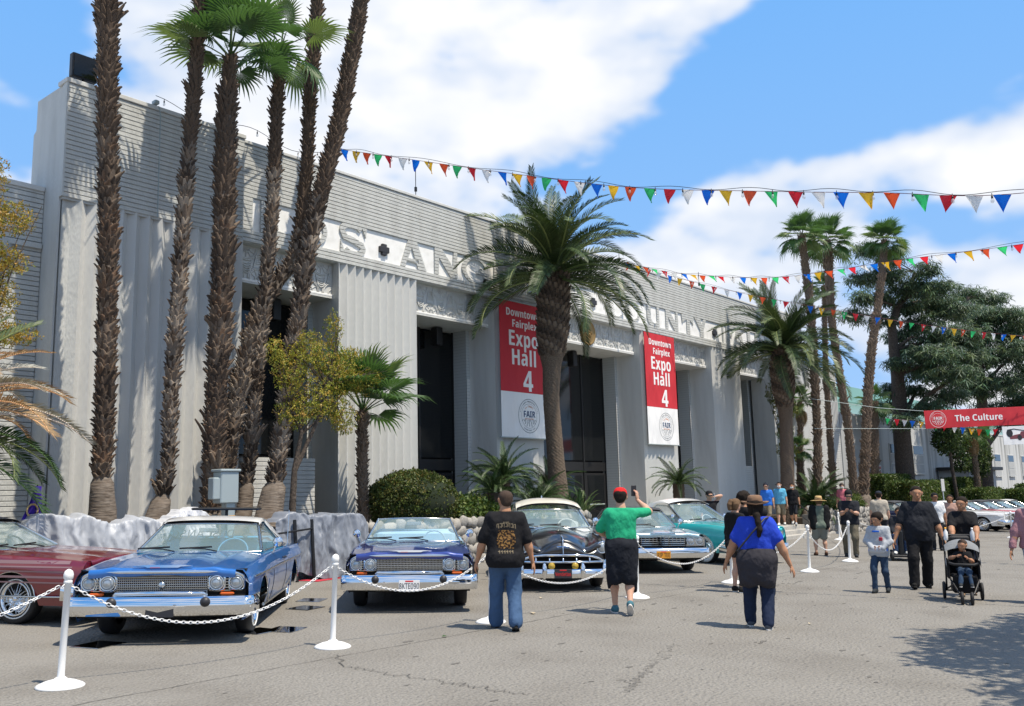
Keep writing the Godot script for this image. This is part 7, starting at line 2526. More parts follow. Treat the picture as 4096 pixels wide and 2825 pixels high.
func tone(n: String, c: Color, cloth := true) -> StandardMaterial3D:
	if M.has(n): return M[n]
	var m := mat(n, c, 0.85 if cloth else 0.5, 0.0, 0.3)
	if cloth:
		m.normal_enabled = true
		m.normal_texture = M.tarp_grey.normal_texture
		m.normal_scale = 0.6
		m.uv1_triplanar = true
		m.uv1_scale = Vector3(2.5, 1.5, 2.5)
	else:
		m.subsurf_scatter_enabled = true
		m.subsurf_scatter_strength = 0.08
	return m

# o: size, girth, skin, hair, shirt, trousers, shoes as [name, colour]; hands and feet as targets
func person(label: String, x: float, z: float, dx: float, dz: float, o: Dictionary, at = null) -> Node3D:
	var p: Node3D
	if at == null: p = street("person", label, "person", x, z, dx, dz, "visitors at the car show")
	else:
		p = thing("person", label, "person", at, "visitors at the car show")
		p.basis = Basis(Vector3.UP, atan2(dx, dz))
	var s: float = o.get("h", 1.75) / 1.75
	var g: float = o.get("g", 1.0)
	var belly: float = o.get("belly", 0.0)
	var cell: float = o.get("cell", 0.02)
	var seat: float = o.get("seat", 0.0)
	var fem: bool = o.get("fem", false)
	var lean: float = o.get("lean", 0.0)
	var hipy := (0.93 - seat) * s
	var J := {}
	var hw := 0.085 * s * (1.0 + (g - 1) * 0.6)
	var sw: float = (0.155 if fem else 0.175) * s * (1.0 + (g - 1) * 0.38)
	var up := func(y: float, zz := 0.0) -> Vector3: return Vector3(0, (y - seat) * s, zz * s + lean * (y - 0.93) * s)
	for e in [["l", 1.0], ["r", -1.0]]:
		var hip := Vector3(e[1] * hw, hipy - 0.02 * s, 0)
		var ft: Vector3 = o.get("foot_" + e[0], Vector3(e[1] * 0.1, 0.085, 0.0)) * s
		var kn := ik(hip, ft, 0.43 * s, 0.425 * s, o.get("knee_" + e[0], Vector3(e[1] * 0.12, 0, 1)))
		var sh: Vector3 = up.call(1.405) + Vector3(e[1] * sw, 0, -0.01 * s)
		var hd: Vector3 = o.get("hand_" + e[0], Vector3(e[1] * 0.27 * (0.8 + 0.2 * g), 0.84, 0.04)) * s
		var el := ik(sh, hd, 0.29 * s, 0.26 * s, o.get("elbow_" + e[0], Vector3(e[1] * 0.4, -0.1, -1)))
		J[e[0]] = [hip, kn, ft, sh, el, hd, e[1]]
	var neck: Vector3 = up.call(1.5)
	var head: Vector3 = up.call(1.625, 0.025) + o.get("head_at", Vector3.ZERO) * s
	var hb := Basis.from_euler(o.get("look", Vector3.ZERO))
	var hs: float = s * o.get("hs", 1.0)
	var lg := 1.0 + (g - 1) * 0.75
	# ---- skin
	var st := ST()
	var B := []
	B.append([up.call(1.1), up.call(1.38), 0.1 * s, 0.1 * s])
	B.append([up.call(1.36), neck, 0.075 * s, 0.06 * s])
	B.append([neck, head - hb * Vector3(0, 0.05 * hs, 0.01 * hs), 0.057 * s * sqrt(g), 0.055 * s * sqrt(g)])
	B.append([J.l[3], J.r[3], 0.055 * s, 0.055 * s])
	B.append([up.call(0.95), up.call(1.1), 0.1 * s, 0.1 * s])
	for e in ["l", "r"]:
		var q: Array = J[e]
		B.append([q[3], q[4], 0.052 * s * lg, 0.041 * s * lg])
		B.append([q[4], q[4].lerp(q[5], 0.35), 0.041 * s * lg, 0.04 * s * lg])
		B.append([q[4].lerp(q[5], 0.35), q[5], 0.04 * s * lg, 0.027 * s])
		var cv: float = 0.72 if o.has("trousers") and o.get("leg_end", 1.0) > 0.9 else 1.0
		B.append([q[0], q[1], 0.075 * s * lg * minf(1.0, cv * 1.1), 0.052 * s * lg * cv])
		B.append([q[1], q[1].lerp(q[2], 0.35) - Vector3(0, 0, 0.015 * s), 0.05 * s * lg * cv, 0.056 * s * lg * cv])
		B.append([q[1].lerp(q[2], 0.35) - Vector3(0, 0, 0.015 * s), q[2], 0.056 * s * lg * cv, 0.036 * s])
	net(st, B, cell, 60.0)
	var hc: float = 0.009 if o.get("face", false) else 0.0125
	var H := func(a, b, c) -> Vector3: return head + hb * Vector3(a, b, c) * hs
	net(st, [[H.call(0, 0.03, -0.025), H.call(0, 0.035, 0.02), 0.088 * hs, 0.082 * hs], [H.call(0, -0.03, 0.035), H.call(0, 0.02, 0.045), 0.062 * hs, 0.062 * hs], [H.call(0, -0.085, 0.05), H.call(0, -0.05, 0.04), 0.036 * hs, 0.058 * hs],
		[H.call(0, 0.008, 0.1), H.call(0, -0.03, 0.118), 0.01 * hs, 0.015 * hs], [H.call(-0.018, -0.068, 0.09), H.call(0.018, -0.068, 0.09), 0.011 * hs, 0.011 * hs], [H.call(-0.035, 0.028, 0.092), H.call(0.035, 0.028, 0.092), 0.012 * hs, 0.012 * hs],
		[H.call(0.088, -0.02, -0.005), H.call(0.094, 0.02, -0.012), 0.01 * hs, 0.015 * hs], [H.call(-0.088, -0.02, -0.005), H.call(-0.094, 0.02, -0.012), 0.01 * hs, 0.015 * hs], [neck, H.call(0, -0.05, -0.01), 0.056 * s, 0.055 * s]], hc * hs, 110.0)
	for e in ["l", "r"]:
		var q: Array = J[e]
		hand(st, q[5], o.get("hdir_" + e, (q[5] - q[4]) * Vector3(1, 1, 1)), o.get("palm_" + e, Vector3(-q[6], 0, 0.25)), q[6], o.get("curl_" + e, 0.35), s)
	part(p, "body", done(st), tone("skin_" + o.skin[0], o.skin[1], false))
	# ---- face
	if o.get("face", false):
		for e in [-1.0, 1.0]:
			st = ST()
			lathe(st, [[0.002, -0.004], [0.013, -0.001], [0.012, 0.004], [0.002, 0.007]], 10, Transform3D(hb * Basis(Vector3.RIGHT, PI / 2) * Basis.from_scale(Vector3(1, 1, 0.55) * hs), H.call(e * 0.033, 0.0, 0.096)))
			var ey := part(p, "eye", done(st), tone("eye_white", Color(0.6, 0.58, 0.55), false))
			st = ST()
			lathe(st, [[0.002, 0.003], [0.0065, 0.006], [0.002, 0.0085]], 8, Transform3D(hb * Basis(Vector3.RIGHT, PI / 2) * Basis.from_scale(Vector3.ONE * hs), H.call(e * 0.033, 0.0, 0.096)))
			part(ey, "iris", done(st), tone("iris_dark", Color(0.02, 0.012, 0.008), false))
			st = ST()
			tube(st, [H.call(e * 0.014, 0.022, 0.107), H.call(e * 0.034, 0.03, 0.104), H.call(e * 0.055, 0.022, 0.088)], [0.004 * hs, 0.006 * hs, 0.003 * hs], 5)
			part(p, "eyebrow", done(st), tone("hair_" + o.hair[0], o.hair[1]))
		st = ST()
		tube(st, [H.call(-0.024, -0.062, 0.094), H.call(0, -0.06, 0.104), H.call(0.024, -0.062, 0.094)], [0.003 * hs, 0.0065 * hs, 0.003 * hs], 6)
		part(p, "lips", done(st), tone("lip", Color(0.28, 0.1, 0.08), false))
	# ---- hair
	if o.has("hair"):
		st = ST()
		var hl: float = o.get("hair_len", 0.0)
		var tk: float = o.get("hair_thick", 0.007)
		var hbn := [[H.call(0, 0.045, -0.032), H.call(0, 0.052, 0.014), (0.088 + tk) * hs, (0.08 + tk) * hs], [H.call(0, -0.01, -0.05), H.call(0, 0.03, -0.03), 0.07 * hs, (0.082 + tk) * hs]]
		if hl > 0.0:
			for e in [-1.0, 0.0, 1.0]: hbn.append([H.call(e * 0.055, 0.02, -0.05), H.call(e * 0.06, 0.0 - hl, -0.055 - 0.1 * hl), 0.055 * hs, 0.035 * hs])
		net(st, hbn, hc * hs, 110.0, o.get("hair_wob", 0.004))
		part(p, "hair", done(st), tone("hair_" + o.hair[0], o.hair[1]))
		if o.has("tail"):
			st = ST()
			var tl: Array = o.tail
			var pts := []
			var rd := []
			for i in tl.size():
				pts.append(head + tl[i] * s)
				rd.append([0.03, 0.042, 0.038, 0.036, 0.028, 0.012][mini(i, 5)] * s)
			net(st, range(tl.size() - 1).map(func(i): return [pts[i], pts[i + 1], rd[i], rd[i + 1]]), 0.012, 90.0, 0.012)
			part(p, "ponytail", done(st), tone("hair_" + o.hair[0], o.hair[1]))
	# ---- trousers
	if o.has("trousers"):
		st = ST()
		var T := []
		var w: float = o.get("leg_w", 1.0)
		var hem: float = o.get("leg_end", 1.0)
		T.append([Vector3(-hw, hipy + 0.03 * s, 0), Vector3(hw, hipy + 0.03 * s, 0), 0.115 * s * (0.55 + 0.45 * g), 0.115 * s * (0.55 + 0.45 * g)])
		T.append([Vector3(-hw * 0.8, hipy - 0.03 * s, -0.035 * s), Vector3(hw * 0.8, hipy - 0.03 * s, -0.035 * s), 0.118 * s * g, 0.118 * s * g])
		for e in ["l", "r"]:
			var q: Array = J[e]
			if hem < 0.52:
				T.append([q[0], q[0].lerp(q[1], hem * 2), 0.1 * s * g * w, 0.088 * s * lg * w])
			else:
				T.append([q[0], q[1], 0.096 * s * g * w, 0.071 * s * lg * w])
				var en: Vector3 = q[1].lerp(q[2] + Vector3(0, 0.005 * s, 0), (hem - 0.5) * 2)
				T.append([q[1], en, 0.071 * s * lg * w, 0.064 * s * w * o.get("cuff", 1.0)])
		net(st, T, cell, 60.0, 0.015, -99.0, hipy + 0.13 * s, x)
		part(p, o.get("trouser_name", "trousers"), done(st), tone("cloth_" + o.trousers[0], o.trousers[1]))
	# ---- shirt
	if o.has("shirt"):
		st = ST()
		var S := []
		var tw := 0.082 * s * (0.4 + 0.6 * g)
		var cr: float = (0.118 if not fem else 0.108) * s * (0.55 + 0.45 * g)
		for e in [-1.0, 1.0]:
			S.append([up.call(0.86) + Vector3(e * tw * 0.95, 0, 0), up.call(1.1) + Vector3(e * tw, 0, 0.01 * s), cr * (1.04 + 0.25 * belly), cr * (0.98 + 0.3 * belly)])
			S.append([up.call(1.1) + Vector3(e * tw, 0, 0), up.call(1.33) + Vector3(e * tw * 1.15, 0, 0), cr * (0.98 + 0.2 * belly), cr])
		if belly > 0: S.append([up.call(1.0, 0.07 * belly + 0.02), up.call(1.12, 0.08 * belly + 0.02), 0.14 * s * (0.8 + belly * 0.4), 0.12 * s * (0.8 + belly * 0.3)])
		if fem: for e in [-1.0, 1.0]: S.append([up.call(1.27, 0.07) + Vector3(e * 0.07 * s, 0, 0), up.call(1.28, 0.08) + Vector3(e * 0.07 * s, 0, 0), 0.07 * s * g, 0.06 * s * g])
		S.append([J.l[3] - Vector3(0.02 * s, 0.02 * s, 0), J.r[3] - Vector3(-0.02 * s, 0.02 * s, 0), 0.06 * s * sqrt(g), 0.06 * s * sqrt(g)])
		S.append([up.call(0.9, -0.01), up.call(1.36, -0.015), cr * 1.02, cr * 0.92])
		S.append([up.call(1.38, 0.0), up.call(1.455, 0.004), 0.1 * s * sqrt(g), 0.074 * s])
		S.append([up.call(1.3, 0.03), up.call(1.4, 0.015), 0.09 * s * sqrt(g), 0.08 * s * sqrt(g)])
		for e in ["l", "r"]: S.append([up.call(1.455, -0.01), J[e][3] + Vector3(-J[e][6] * 0.015 * s, 0.012 * s, 0), 0.062 * s * sqrt(g), 0.066 * s * sqrt(g)])
		if o.get("shirt_hem", 0.84) < 0.9:
			S.append([Vector3(-hw, hipy - 0.02 * s, 0), Vector3(hw, hipy - 0.02 * s, 0), 0.13 * s * (0.55 + 0.45 * g), 0.13 * s * (0.55 + 0.45 * g)])
			S.append([Vector3(-hw * 0.8, hipy - 0.04 * s, -0.035 * s), Vector3(hw * 0.8, hipy - 0.04 * s, -0.035 * s), 0.133 * s * g, 0.133 * s * g])
		var sl: float = o.get("sleeve", 0.75)
		for e in ["l", "r"]:
			var q: Array = J[e]
			if sl <= 1.0: S.append([q[3], q[3].lerp(q[4], sl), 0.066 * s * lg, 0.06 * s * lg * o.get("loose", 1.1)])
			else:
				S.append([q[3], q[4], 0.066 * s * lg, 0.057 * s * lg])
				S.append([q[4], q[4].lerp(q[5], sl - 1.0), 0.06 * s * lg, 0.048 * s * lg])
		if o.has("hood"): S.append([up.call(1.46, -0.07) + Vector3(-0.06, 0, 0), up.call(1.46, -0.07) + Vector3(0.06, 0, 0), 0.06 * s, 0.06 * s])
		net(st, S, cell, 60.0, 0.016, (o.get("shirt_hem", 0.84) - seat) * s, (1.5 - seat) * s, z)
		part(p, o.get("shirt_name", "shirt"), done(st), tone("cloth_" + o.shirt[0], o.shirt[1]))
	if o.has("wrap"):
		# jacket knotted round the waist
		st = ST()
		var wr: float = o.wrap[2] * s
		var gg := 0.55 + 0.45 * g
		net(st, [[Vector3(-hw, hipy + 0.05 * s, 0), Vector3(hw, hipy + 0.05 * s, 0), 0.14 * s * gg, 0.14 * s * gg], [Vector3(0, hipy, -0.06 * s), Vector3(0, hipy - wr * 0.72, -0.075 * s), 0.15 * s * gg, 0.12 * s * gg], [Vector3(-hw * 0.8, hipy - 0.03 * s, -0.035 * s), Vector3(hw * 0.8, hipy - 0.03 * s, -0.035 * s), 0.132 * s * g, 0.132 * s * g], [Vector3(-hw * 1.1, hipy - 0.02 * s, -0.05 * s), Vector3(-hw * 1.15, hipy - wr, -0.06 * s), 0.13 * s * gg, 0.11 * s * gg], [Vector3(hw * 1.1, hipy - 0.02 * s, -0.05 * s), Vector3(hw * 1.15, hipy - wr, -0.06 * s), 0.13 * s * gg, 0.11 * s * gg],
			[Vector3(-hw * 1.5, hipy, -0.02 * s), Vector3(-hw * 2.1, hipy - wr * 1.45, -0.03 * s), 0.09 * s * gg, 0.025 * s], [Vector3(hw * 1.5, hipy, -0.02 * s), Vector3(hw * 2.1, hipy - wr * 1.35, -0.03 * s), 0.09 * s * gg, 0.025 * s]], cell, 60.0, 0.018, -99.0, hipy + 0.14 * s, z + 3)
		part(p, "tied_jacket", done(st), tone("cloth_" + o.wrap[0], o.wrap[1]))
		st = ST()
		net(st, [[Vector3(-0.07 * s, hipy + 0.03 * s, 0.15 * s * gg), Vector3(0.07 * s, hipy + 0.03 * s, 0.15 * s * gg), 0.035 * s, 0.035 * s], [Vector3(0.02 * s, hipy, 0.17 * s * gg), Vector3(0.06 * s, hipy - 0.22 * s, 0.17 * s * gg), 0.03 * s, 0.022 * s]], 0.014, 80.0)
		part(p, "knotted_sleeves", done(st), tone("cloth_" + o.wrap[0], o.wrap[1]))
	# ---- shoes
	for e in ["l", "r"]:
		var q: Array = J[e]
		var tilt: float = o.get("toe_" + e, 0.0)
		var fb := Basis(Vector3.UP, q[6] * 0.12 + o.get("turn_" + e, 0.0)) * Basis(Vector3.RIGHT, tilt)
		var A: Vector3 = q[2]
		st = ST()
		net(st, [[A + fb * Vector3(0, -0.03, -0.035) * s, A + fb * Vector3(0, -0.035, 0.05) * s, 0.045 * s, 0.042 * s], [A + fb * Vector3(0, -0.042, 0.06) * s, A + fb * Vector3(0, -0.05, 0.15) * s, 0.042 * s, 0.034 * s], [A, A + fb * Vector3(0, -0.03, -0.01) * s, 0.042 * s, 0.045 * s]], 0.016, 80.0)
		var sh := part(p, "shoe", done(st), tone("shoe_" + o.shoes[0], o.shoes[1]))
		st = ST()
		var so := []
		for y in [-0.088, -0.066]:
			var rr := PackedVector3Array()
			for k in 16:
				var a := TAU * k / 16
				rr.append(A + fb * Vector3(cos(a) * (0.045 + 0.004 * (1 if sin(a) > 0 else 0)), y, 0.055 - sin(a) * -0.138) * s)
			so.append(rr)
		loft(st, so)
		part(sh, "sole", done(st), tone("sole_" + o.get("sole", ["dark", Color(0.02, 0.02, 0.02)])[0], o.get("sole", ["dark", Color(0.02, 0.02, 0.02)])[1]))
	p.set_meta("head", 0)
	p.remove_meta("head")
	# ---- headgear
	if o.has("cap"):
		st = ST()
		lathe(st, [[0.104 * hs, -0.01 * hs], [0.106 * hs, 0.03 * hs], [0.094 * hs, 0.075 * hs], [0.06 * hs, 0.108 * hs], [0.004, 0.118 * hs]], 20, Transform3D(hb * Basis.from_scale(Vector3(0.96, 1, 1.06)), H.call(0, 0.038, -0.008)))
		var cp := part(p, "cap", done(st), tone("cap_" + o.cap[0], o.cap[1]))
		st = ST()
		var br := []
		for i in 4:
			var row := []
			for k in 9:
				var a := lerpf(-1.0, 1.0, k / 8.0)
				row.append(H.call(sin(a) * (0.1 + 0.01 * i), 0.035 - 0.006 * i - 0.03 * a * a * i / 3.0, cos(a) * (0.1 + 0.027 * i) - 0.008))
			br.append(row)
		grid(st, br)
		part(cp, "peak", done(st), tone("cap_" + o.cap[0], o.cap[1]))
	if o.has("hat"):
		st = ST()
		lathe(st, [[0.108 * hs, 0.0], [0.104 * hs, 0.06 * hs], [0.092 * hs, 0.105 * hs], [0.06 * hs, 0.118 * hs], [0.004, 0.105 * hs]], 24, Transform3D(hb, H.call(0, 0.05, -0.005)))
		var ht := part(p, "hat", done(st), tone("hat_" + o.hat[0], o.hat[1]))
		st = ST()
		var br := []
		for q in [[0.1, 0.0], [0.15, -0.006], [o.hat[3] * 0.85, -0.012], [o.hat[3], 0.0], [o.hat[3], 0.008], [0.15, 0.006]]:
			var rr := PackedVector3Array()
			for k in 28:
				var a := TAU * k / 28
				rr.append(H.call(cos(a) * q[0], 0.05 + q[1] + o.hat[4] * absf(cos(a)) * (q[0] - 0.1) / 0.1 - (0.02 * q[0] / 0.2 if o.hat[4] <= 0 else 0.0), -sin(a) * q[0] * 1.08))
			br.append(rr)
		loft(st, br, true, false)
		part(ht, "brim", done(st), tone("hat_" + o.hat[0], o.hat[1]))
		st = ST()
		lathe(st, [[0.1095 * hs, 0.002], [0.1075 * hs, 0.04 * hs], [0.104 * hs, 0.041 * hs]], 24, Transform3D(hb, H.call(0, 0.05, -0.005)), false)
		part(ht, "band", done(st), tone("band_" + o.hat[0], o.hat[2]))
	if o.has("mask"):
		st = ST()
		net(st, [[H.call(-0.03, -0.05, 0.085), H.call(0.03, -0.05, 0.085), 0.042 * hs, 0.042 * hs]], 0.012, 90.0)
		part(p, "face_mask", done(st), tone("mask_pale", Color(0.6, 0.62, 0.62)))
	return p

func pos_in(p: Node3D, q: Vector3) -> Vector3: return p.transform * q

func held(n: String, label: String, cat: String, p: Node3D, at: Vector3) -> Node3D:
	var o := thing(n, label, cat, p.transform * at)
	o.basis = p.basis
	return o

func people():
	var tan_ := ["tan", Color(0.42, 0.22, 0.13)]
	var fair := ["fair", Color(0.52, 0.31, 0.22)]
	var brown := ["brown", Color(0.29, 0.145, 0.085)]
	var black := ["black", Color(0.012, 0.012, 0.014)]
	var ink := ["ink", Color(0.018, 0.02, 0.026)]
	var jean := ["jean", Color(0.055, 0.105, 0.2)]
	var dkjean := ["dark_jean", Color(0.016, 0.025, 0.055)]
	var dkhair := ["dark", Color(0.018, 0.013, 0.01)]
	var sole_w := ["white", Color(0.6, 0.58, 0.55)]
	# man in black tee and jeans, seen from behind
	var a := person("heavy man with cropped hair in black tee and blue jeans, walking away", 9.15, -7.8, 0.70, -0.71, {"h": 1.75, "g": 1.2, "belly": 0.25, "cell": 0.016, "skin": tan_, "hair": ["crop", Color(0.06, 0.04, 0.03)], "hair_thick": 0.002, "hair_wob": 0.001, "shirt": black, "sleeve": 0.95, "loose": 1.2, "shirt_hem": 0.78, "trousers": jean, "leg_w": 1.05, "cuff": 1.4, "shoes": ["black", Color(0.01, 0.01, 0.01)],
		"foot_l": v(0.1, 0.085, 0.22), "foot_r": v(-0.12, 0.11, -0.16), "toe_r": 0.35, "hand_l": v(0.36, 0.84, 0.08), "hand_r": v(-0.36, 0.84, 0.02), "look": v(-0.05, 0.3, 0), "curl_l": 0.8})
	back_print(a)
	var ph := held("phone", "dark phone in the low left hand of the man in jeans", "phone", a, v(0.38, 0.77, 0.12))
	part(ph, "case", boxm(v(0.075, 0.15, 0.012), 0.005), M.print_black)
	# man photographing, red cap
	var b := person("man in green tee and red cap holding a phone up high", 11.42, -7.5, 0.78, -0.62, {"h": 1.78, "g": 1.05, "belly": 0.2, "cell": 0.016, "skin": fair, "hair": dkhair, "shirt": ["green", Color(0.02, 0.34, 0.17)], "sleeve": 0.85, "loose": 1.15, "shirt_hem": 0.9, "trousers": ["shorts_dark", Color(0.03, 0.03, 0.034)], "leg_end": 0.44, "leg_w": 1.15, "trouser_name": "shorts", "wrap": ["black_knit", Color(0.012, 0.014, 0.02), 0.42], "cap": ["red", Color(0.62, 0.02, 0.02)], "shoes": ["teal", Color(0.06, 0.16, 0.2)], "sole": sole_w,
		"foot_l": v(0.09, 0.085, 0.12), "foot_r": v(-0.09, 0.17, -0.22), "toe_r": 0.75, "hand_r": v(-0.27, 1.6, 0.26), "elbow_r": v(-0.8, -0.5, -0.2), "hand_l": v(0.16, 1.06, 0.26), "elbow_l": v(1.0, -0.2, -0.6), "hdir_r": v(0, 1, 0.1), "palm_r": v(0.6, 0, 0.4), "curl_r": 0.7, "look": v(0.05, -0.15, 0)})
	ph = held("phone", "black phone held up by the man in the red cap", "phone", b, v(-0.23, 1.76, 0.3))
	part(ph, "case", boxm(v(0.078, 0.16, 0.012), 0.005), M.print_black)
	# woman in blue tee with a brown hat
	var c := person("woman in blue tee, brown brimmed hat and ponytail, walking away", 11.35, -5.36, 0.92, -0.4, {"h": 1.66, "g": 1.34, "fem": true, "belly": 0.3, "cell": 0.016, "skin": tan_, "hair": dkhair, "hair_len": 0.08, "tail": [v(0, 0, -0.1), v(-0.02, -0.1, -0.15), v(-0.04, -0.2, -0.19), v(-0.05, -0.3, -0.2), v(-0.04, -0.38, -0.19)], "shirt": ["royal_blue", Color(0.022, 0.06, 0.48)], "sleeve": 0.72, "loose": 1.25, "shirt_hem": 0.93, "trousers": dkjean, "leg_w": 1.0, "cuff": 1.25, "wrap": ["charcoal", Color(0.035, 0.033, 0.04), 0.26], "hat": ["brown", Color(0.2, 0.12, 0.075), Color(0.05, 0.028, 0.018), 0.19, 0.03], "shoes": ["grey", Color(0.08, 0.09, 0.11)], "sole": sole_w,
		"foot_l": v(0.12, 0.085, 0.2), "foot_r": v(-0.12, 0.085, -0.1), "hand_l": v(0.42, 0.86, 0.1), "hand_r": v(-0.44, 0.84, 0.02), "look": v(-0.05, 0.1, 0)})
	var bg := held("bag_strap", "dark bag strap across the blue tee's back", "strap", c, v(0, 0, 0))
	var st := ST()
	tube(st, [v(-0.2, 1.42, 0.05), v(-0.12, 1.4, -0.15), v(0.06, 1.2, -0.21), v(0.24, 0.98, -0.16)], 0.012, 6)
	part(bg, "strap", done(st), M.print_black)
	# girl in black hoodie
	var d := person("girl in long black hoodie and bare legs looking to the right", 15.2, -7.55, 0.95, 0.1, {"h": 1.62, "g": 0.92, "fem": true, "cell": 0.018, "skin": fair, "hair": ["light_brown", Color(0.13, 0.08, 0.045)], "hair_len": 0.05, "hair_wob": 0.012, "tail": [v(0, 0.06, -0.09), v(0, 0.09, -0.15), v(0.01, 0.02, -0.19), v(0.01, -0.06, -0.18)], "shirt": black, "sleeve": 1.85, "shirt_hem": 0.66, "hood": true, "shoes": black, "sole": sole_w, "foot_l": v(0.09, 0.085, 0.05), "foot_r": v(-0.13, 0.085, -0.05), "hand_l": v(0.26, 0.78, 0.12), "hand_r": v(-0.25, 0.8, 0.02), "look": v(0, -0.15, 0), "face": true, "trousers": ["shorts_dark", Color(0.03, 0.03, 0.034)], "leg_end": 0.25})
	var sk := held("drawstring_bag", "blue and red patterned cloth bag hanging from the girl's hand", "bag", d, v(-0.26, 0.5, 0.05))
	st = ST()
	lathe(st, [[0.02, 0.3], [0.07, 0.22], [0.085, 0.0], [0.08, -0.14], [0.01, -0.16]], 12, Transform3D(Basis.from_scale(v(1, 1, 0.5)), Vector3.ZERO))
	part(sk, "sack", done(st), tone("cloth_sack", Color(0.05, 0.08, 0.25)))
	st = ST()
	lathe(st, [[0.03, 0.31], [0.075, 0.24], [0.08, 0.2]], 12, Transform3D(Basis.from_scale(v(1.03, 1, 0.55)), Vector3.ZERO), false)
	part(sk, "flap", done(st), M.mat_red)
	# photographer in black behind the hat
	var e := person("photographer in black with wavy dark hair, behind the woman's hat", 15.95, -7.75, 0.85, 0.5, {"h": 1.74, "g": 1.05, "cell": 0.022, "skin": tan_, "hair": dkhair, "hair_thick": 0.03, "hair_len": 0.06, "hair_wob": 0.02, "shirt": black, "sleeve": 1.9, "trousers": black, "shoes": black, "hand_l": v(0.08, 1.56, 0.26), "hand_r": v(-0.08, 1.56, 0.26), "elbow_l": v(0.8, -0.8, 0), "elbow_r": v(-0.8, -0.8, 0), "hdir_l": v(-0.2, 0.6, 0.5), "hdir_r": v(0.2, 0.6, 0.5)})
	var cm := held("camera", "black camera raised to the photographer's face", "camera", e, v(0, 1.63, 0.24))
	st = ST()
	box(st, v(0, 0, 0), v(0.14, 0.09, 0.06), 0.012)
	lathe(st, [[0.035, 0.0], [0.035, 0.09], [0.02, 0.092]], 14, Transform3D(Basis(Vector3.RIGHT, PI / 2), v(0, 0, 0.03)))
	part(cm, "housing", done(st), M.black_metal)
	# the one behind the turquoise roof
	var f := person("person in a black cap with a phone at the ear behind the turquoise car", 24.6, -13.0, -0.6, 0.8, {"h": 1.78, "cell": 0.026, "skin": fair, "hair": dkhair, "shirt": black, "trousers": ink, "shoes": black, "cap": ["black", Color(0.015, 0.015, 0.017)], "hand_l": v(0.1, 1.6, 0.12), "elbow_l": v(1, 0.2, -0.2)})
	ph = held("phone", "white phone at the ear of the person behind the turquoise car", "phone", f, v(0.11, 1.66, 0.12))
	part(ph, "case", boxm(v(0.012, 0.15, 0.075), 0.004), M.white_plain)
	# three men on the landing
	person("man in blue tee and cap on the landing, leading the three", 0, 0, -0.95, 0.3, {"h": 1.7, "cell": 0.026, "skin": fair, "hair": dkhair, "cap": ["navy", Color(0.02, 0.025, 0.04)], "shirt": ["blue_tee", Color(0.03, 0.16, 0.62)], "trousers": ["khaki", Color(0.2, 0.17, 0.12)], "leg_end": 0.5, "shoes": ink, "foot_l": v(.09, .085, .2), "foot_r": v(-.09, .1, -.25), "lean": 0.12}, v(35.3, 0.17, -16.0))
	person("man in light blue tee, khaki shorts and mask on the landing", 0, 0, -0.95, 0.3, {"h": 1.74, "cell": 0.026, "skin": fair, "hair": dkhair, "mask": true, "shirt": ["sky_tee", Color(0.12, 0.42, 0.62)], "trousers": ["khaki", Color(0.2, 0.17, 0.12)], "leg_end": 0.5, "shoes": ["white", Color(.6, .6, .58)], "foot_l": v(.09, .1, -.25), "foot_r": v(-.09, .085, .2), "lean": 0.12}, v(35.9, 0.17, -15.7))
	person("man in black tee and black shorts on the landing, last of the three", 0, 0, -0.95, 0.3, {"h": 1.68, "cell": 0.026, "skin": tan_, "hair": dkhair, "mask": true, "shirt": black, "trousers": ink, "leg_end": 0.5, "shoes": ["white", Color(.6, .6, .58)], "foot_l": v(.09, .085, .28), "foot_r": v(-.09, .14, -.3), "toe_r": 0.5}, v(36.45, 0.17, -15.4))
	person("masked person in a pink shirt by the wide sago palm", 0, 0, -0.9, 0.35, {"h": 1.7, "cell": 0.028, "skin": fair, "hair": ["grey_brown", Color(0.09, 0.07, 0.06)], "hair_thick": 0.02, "mask": true, "shirt": ["pink", Color(0.5, 0.14, 0.18)], "trousers": ink, "shoes": ink}, v(39.9, 0.1, -14.6))
	# the couple with the phone
	var k := person("woman in straw sun hat and black cardigan, standing back to camera", 25.6, -10.1, 0.75, -0.5, {"h": 1.62, "g": 1.08, "fem": true, "cell": 0.024, "skin": fair, "hair": ["light_brown", Color(0.13, 0.08, 0.045)], "hair_len": 0.06, "shirt": ["moss_dress", Color(0.12, 0.15, 0.125)], "sleeve": 0.6, "shirt_hem": 0.8, "trousers": ["print_shorts", Color(0.2, 0.21, 0.19)], "leg_end": 0.42, "leg_w": 1.25, "trouser_name": "shorts", "hat": ["straw", Color(0.5, 0.34, 0.16), Color(0.45, 0.3, 0.14), 0.24, -0.01], "shoes": ["tan_shoe", Color(0.1, 0.05, 0.03)], "foot_l": v(.14, .085, 0), "foot_r": v(-.16, .085, .03)})
	st = ST()
	for s in [-1.0, 1.0]: net(st, [[v(s * 0.2, 1.32, 0), v(s * 0.24, 1.05, 0.0), 0.075, 0.075], [v(s * 0.17, 1.3, -0.02), v(s * 0.15, 0.82, -0.02), 0.1, 0.12]], 0.024, 60.0, 0.012)
	part(k, "cardigan", done(st), tone("cloth_black", black[1]))
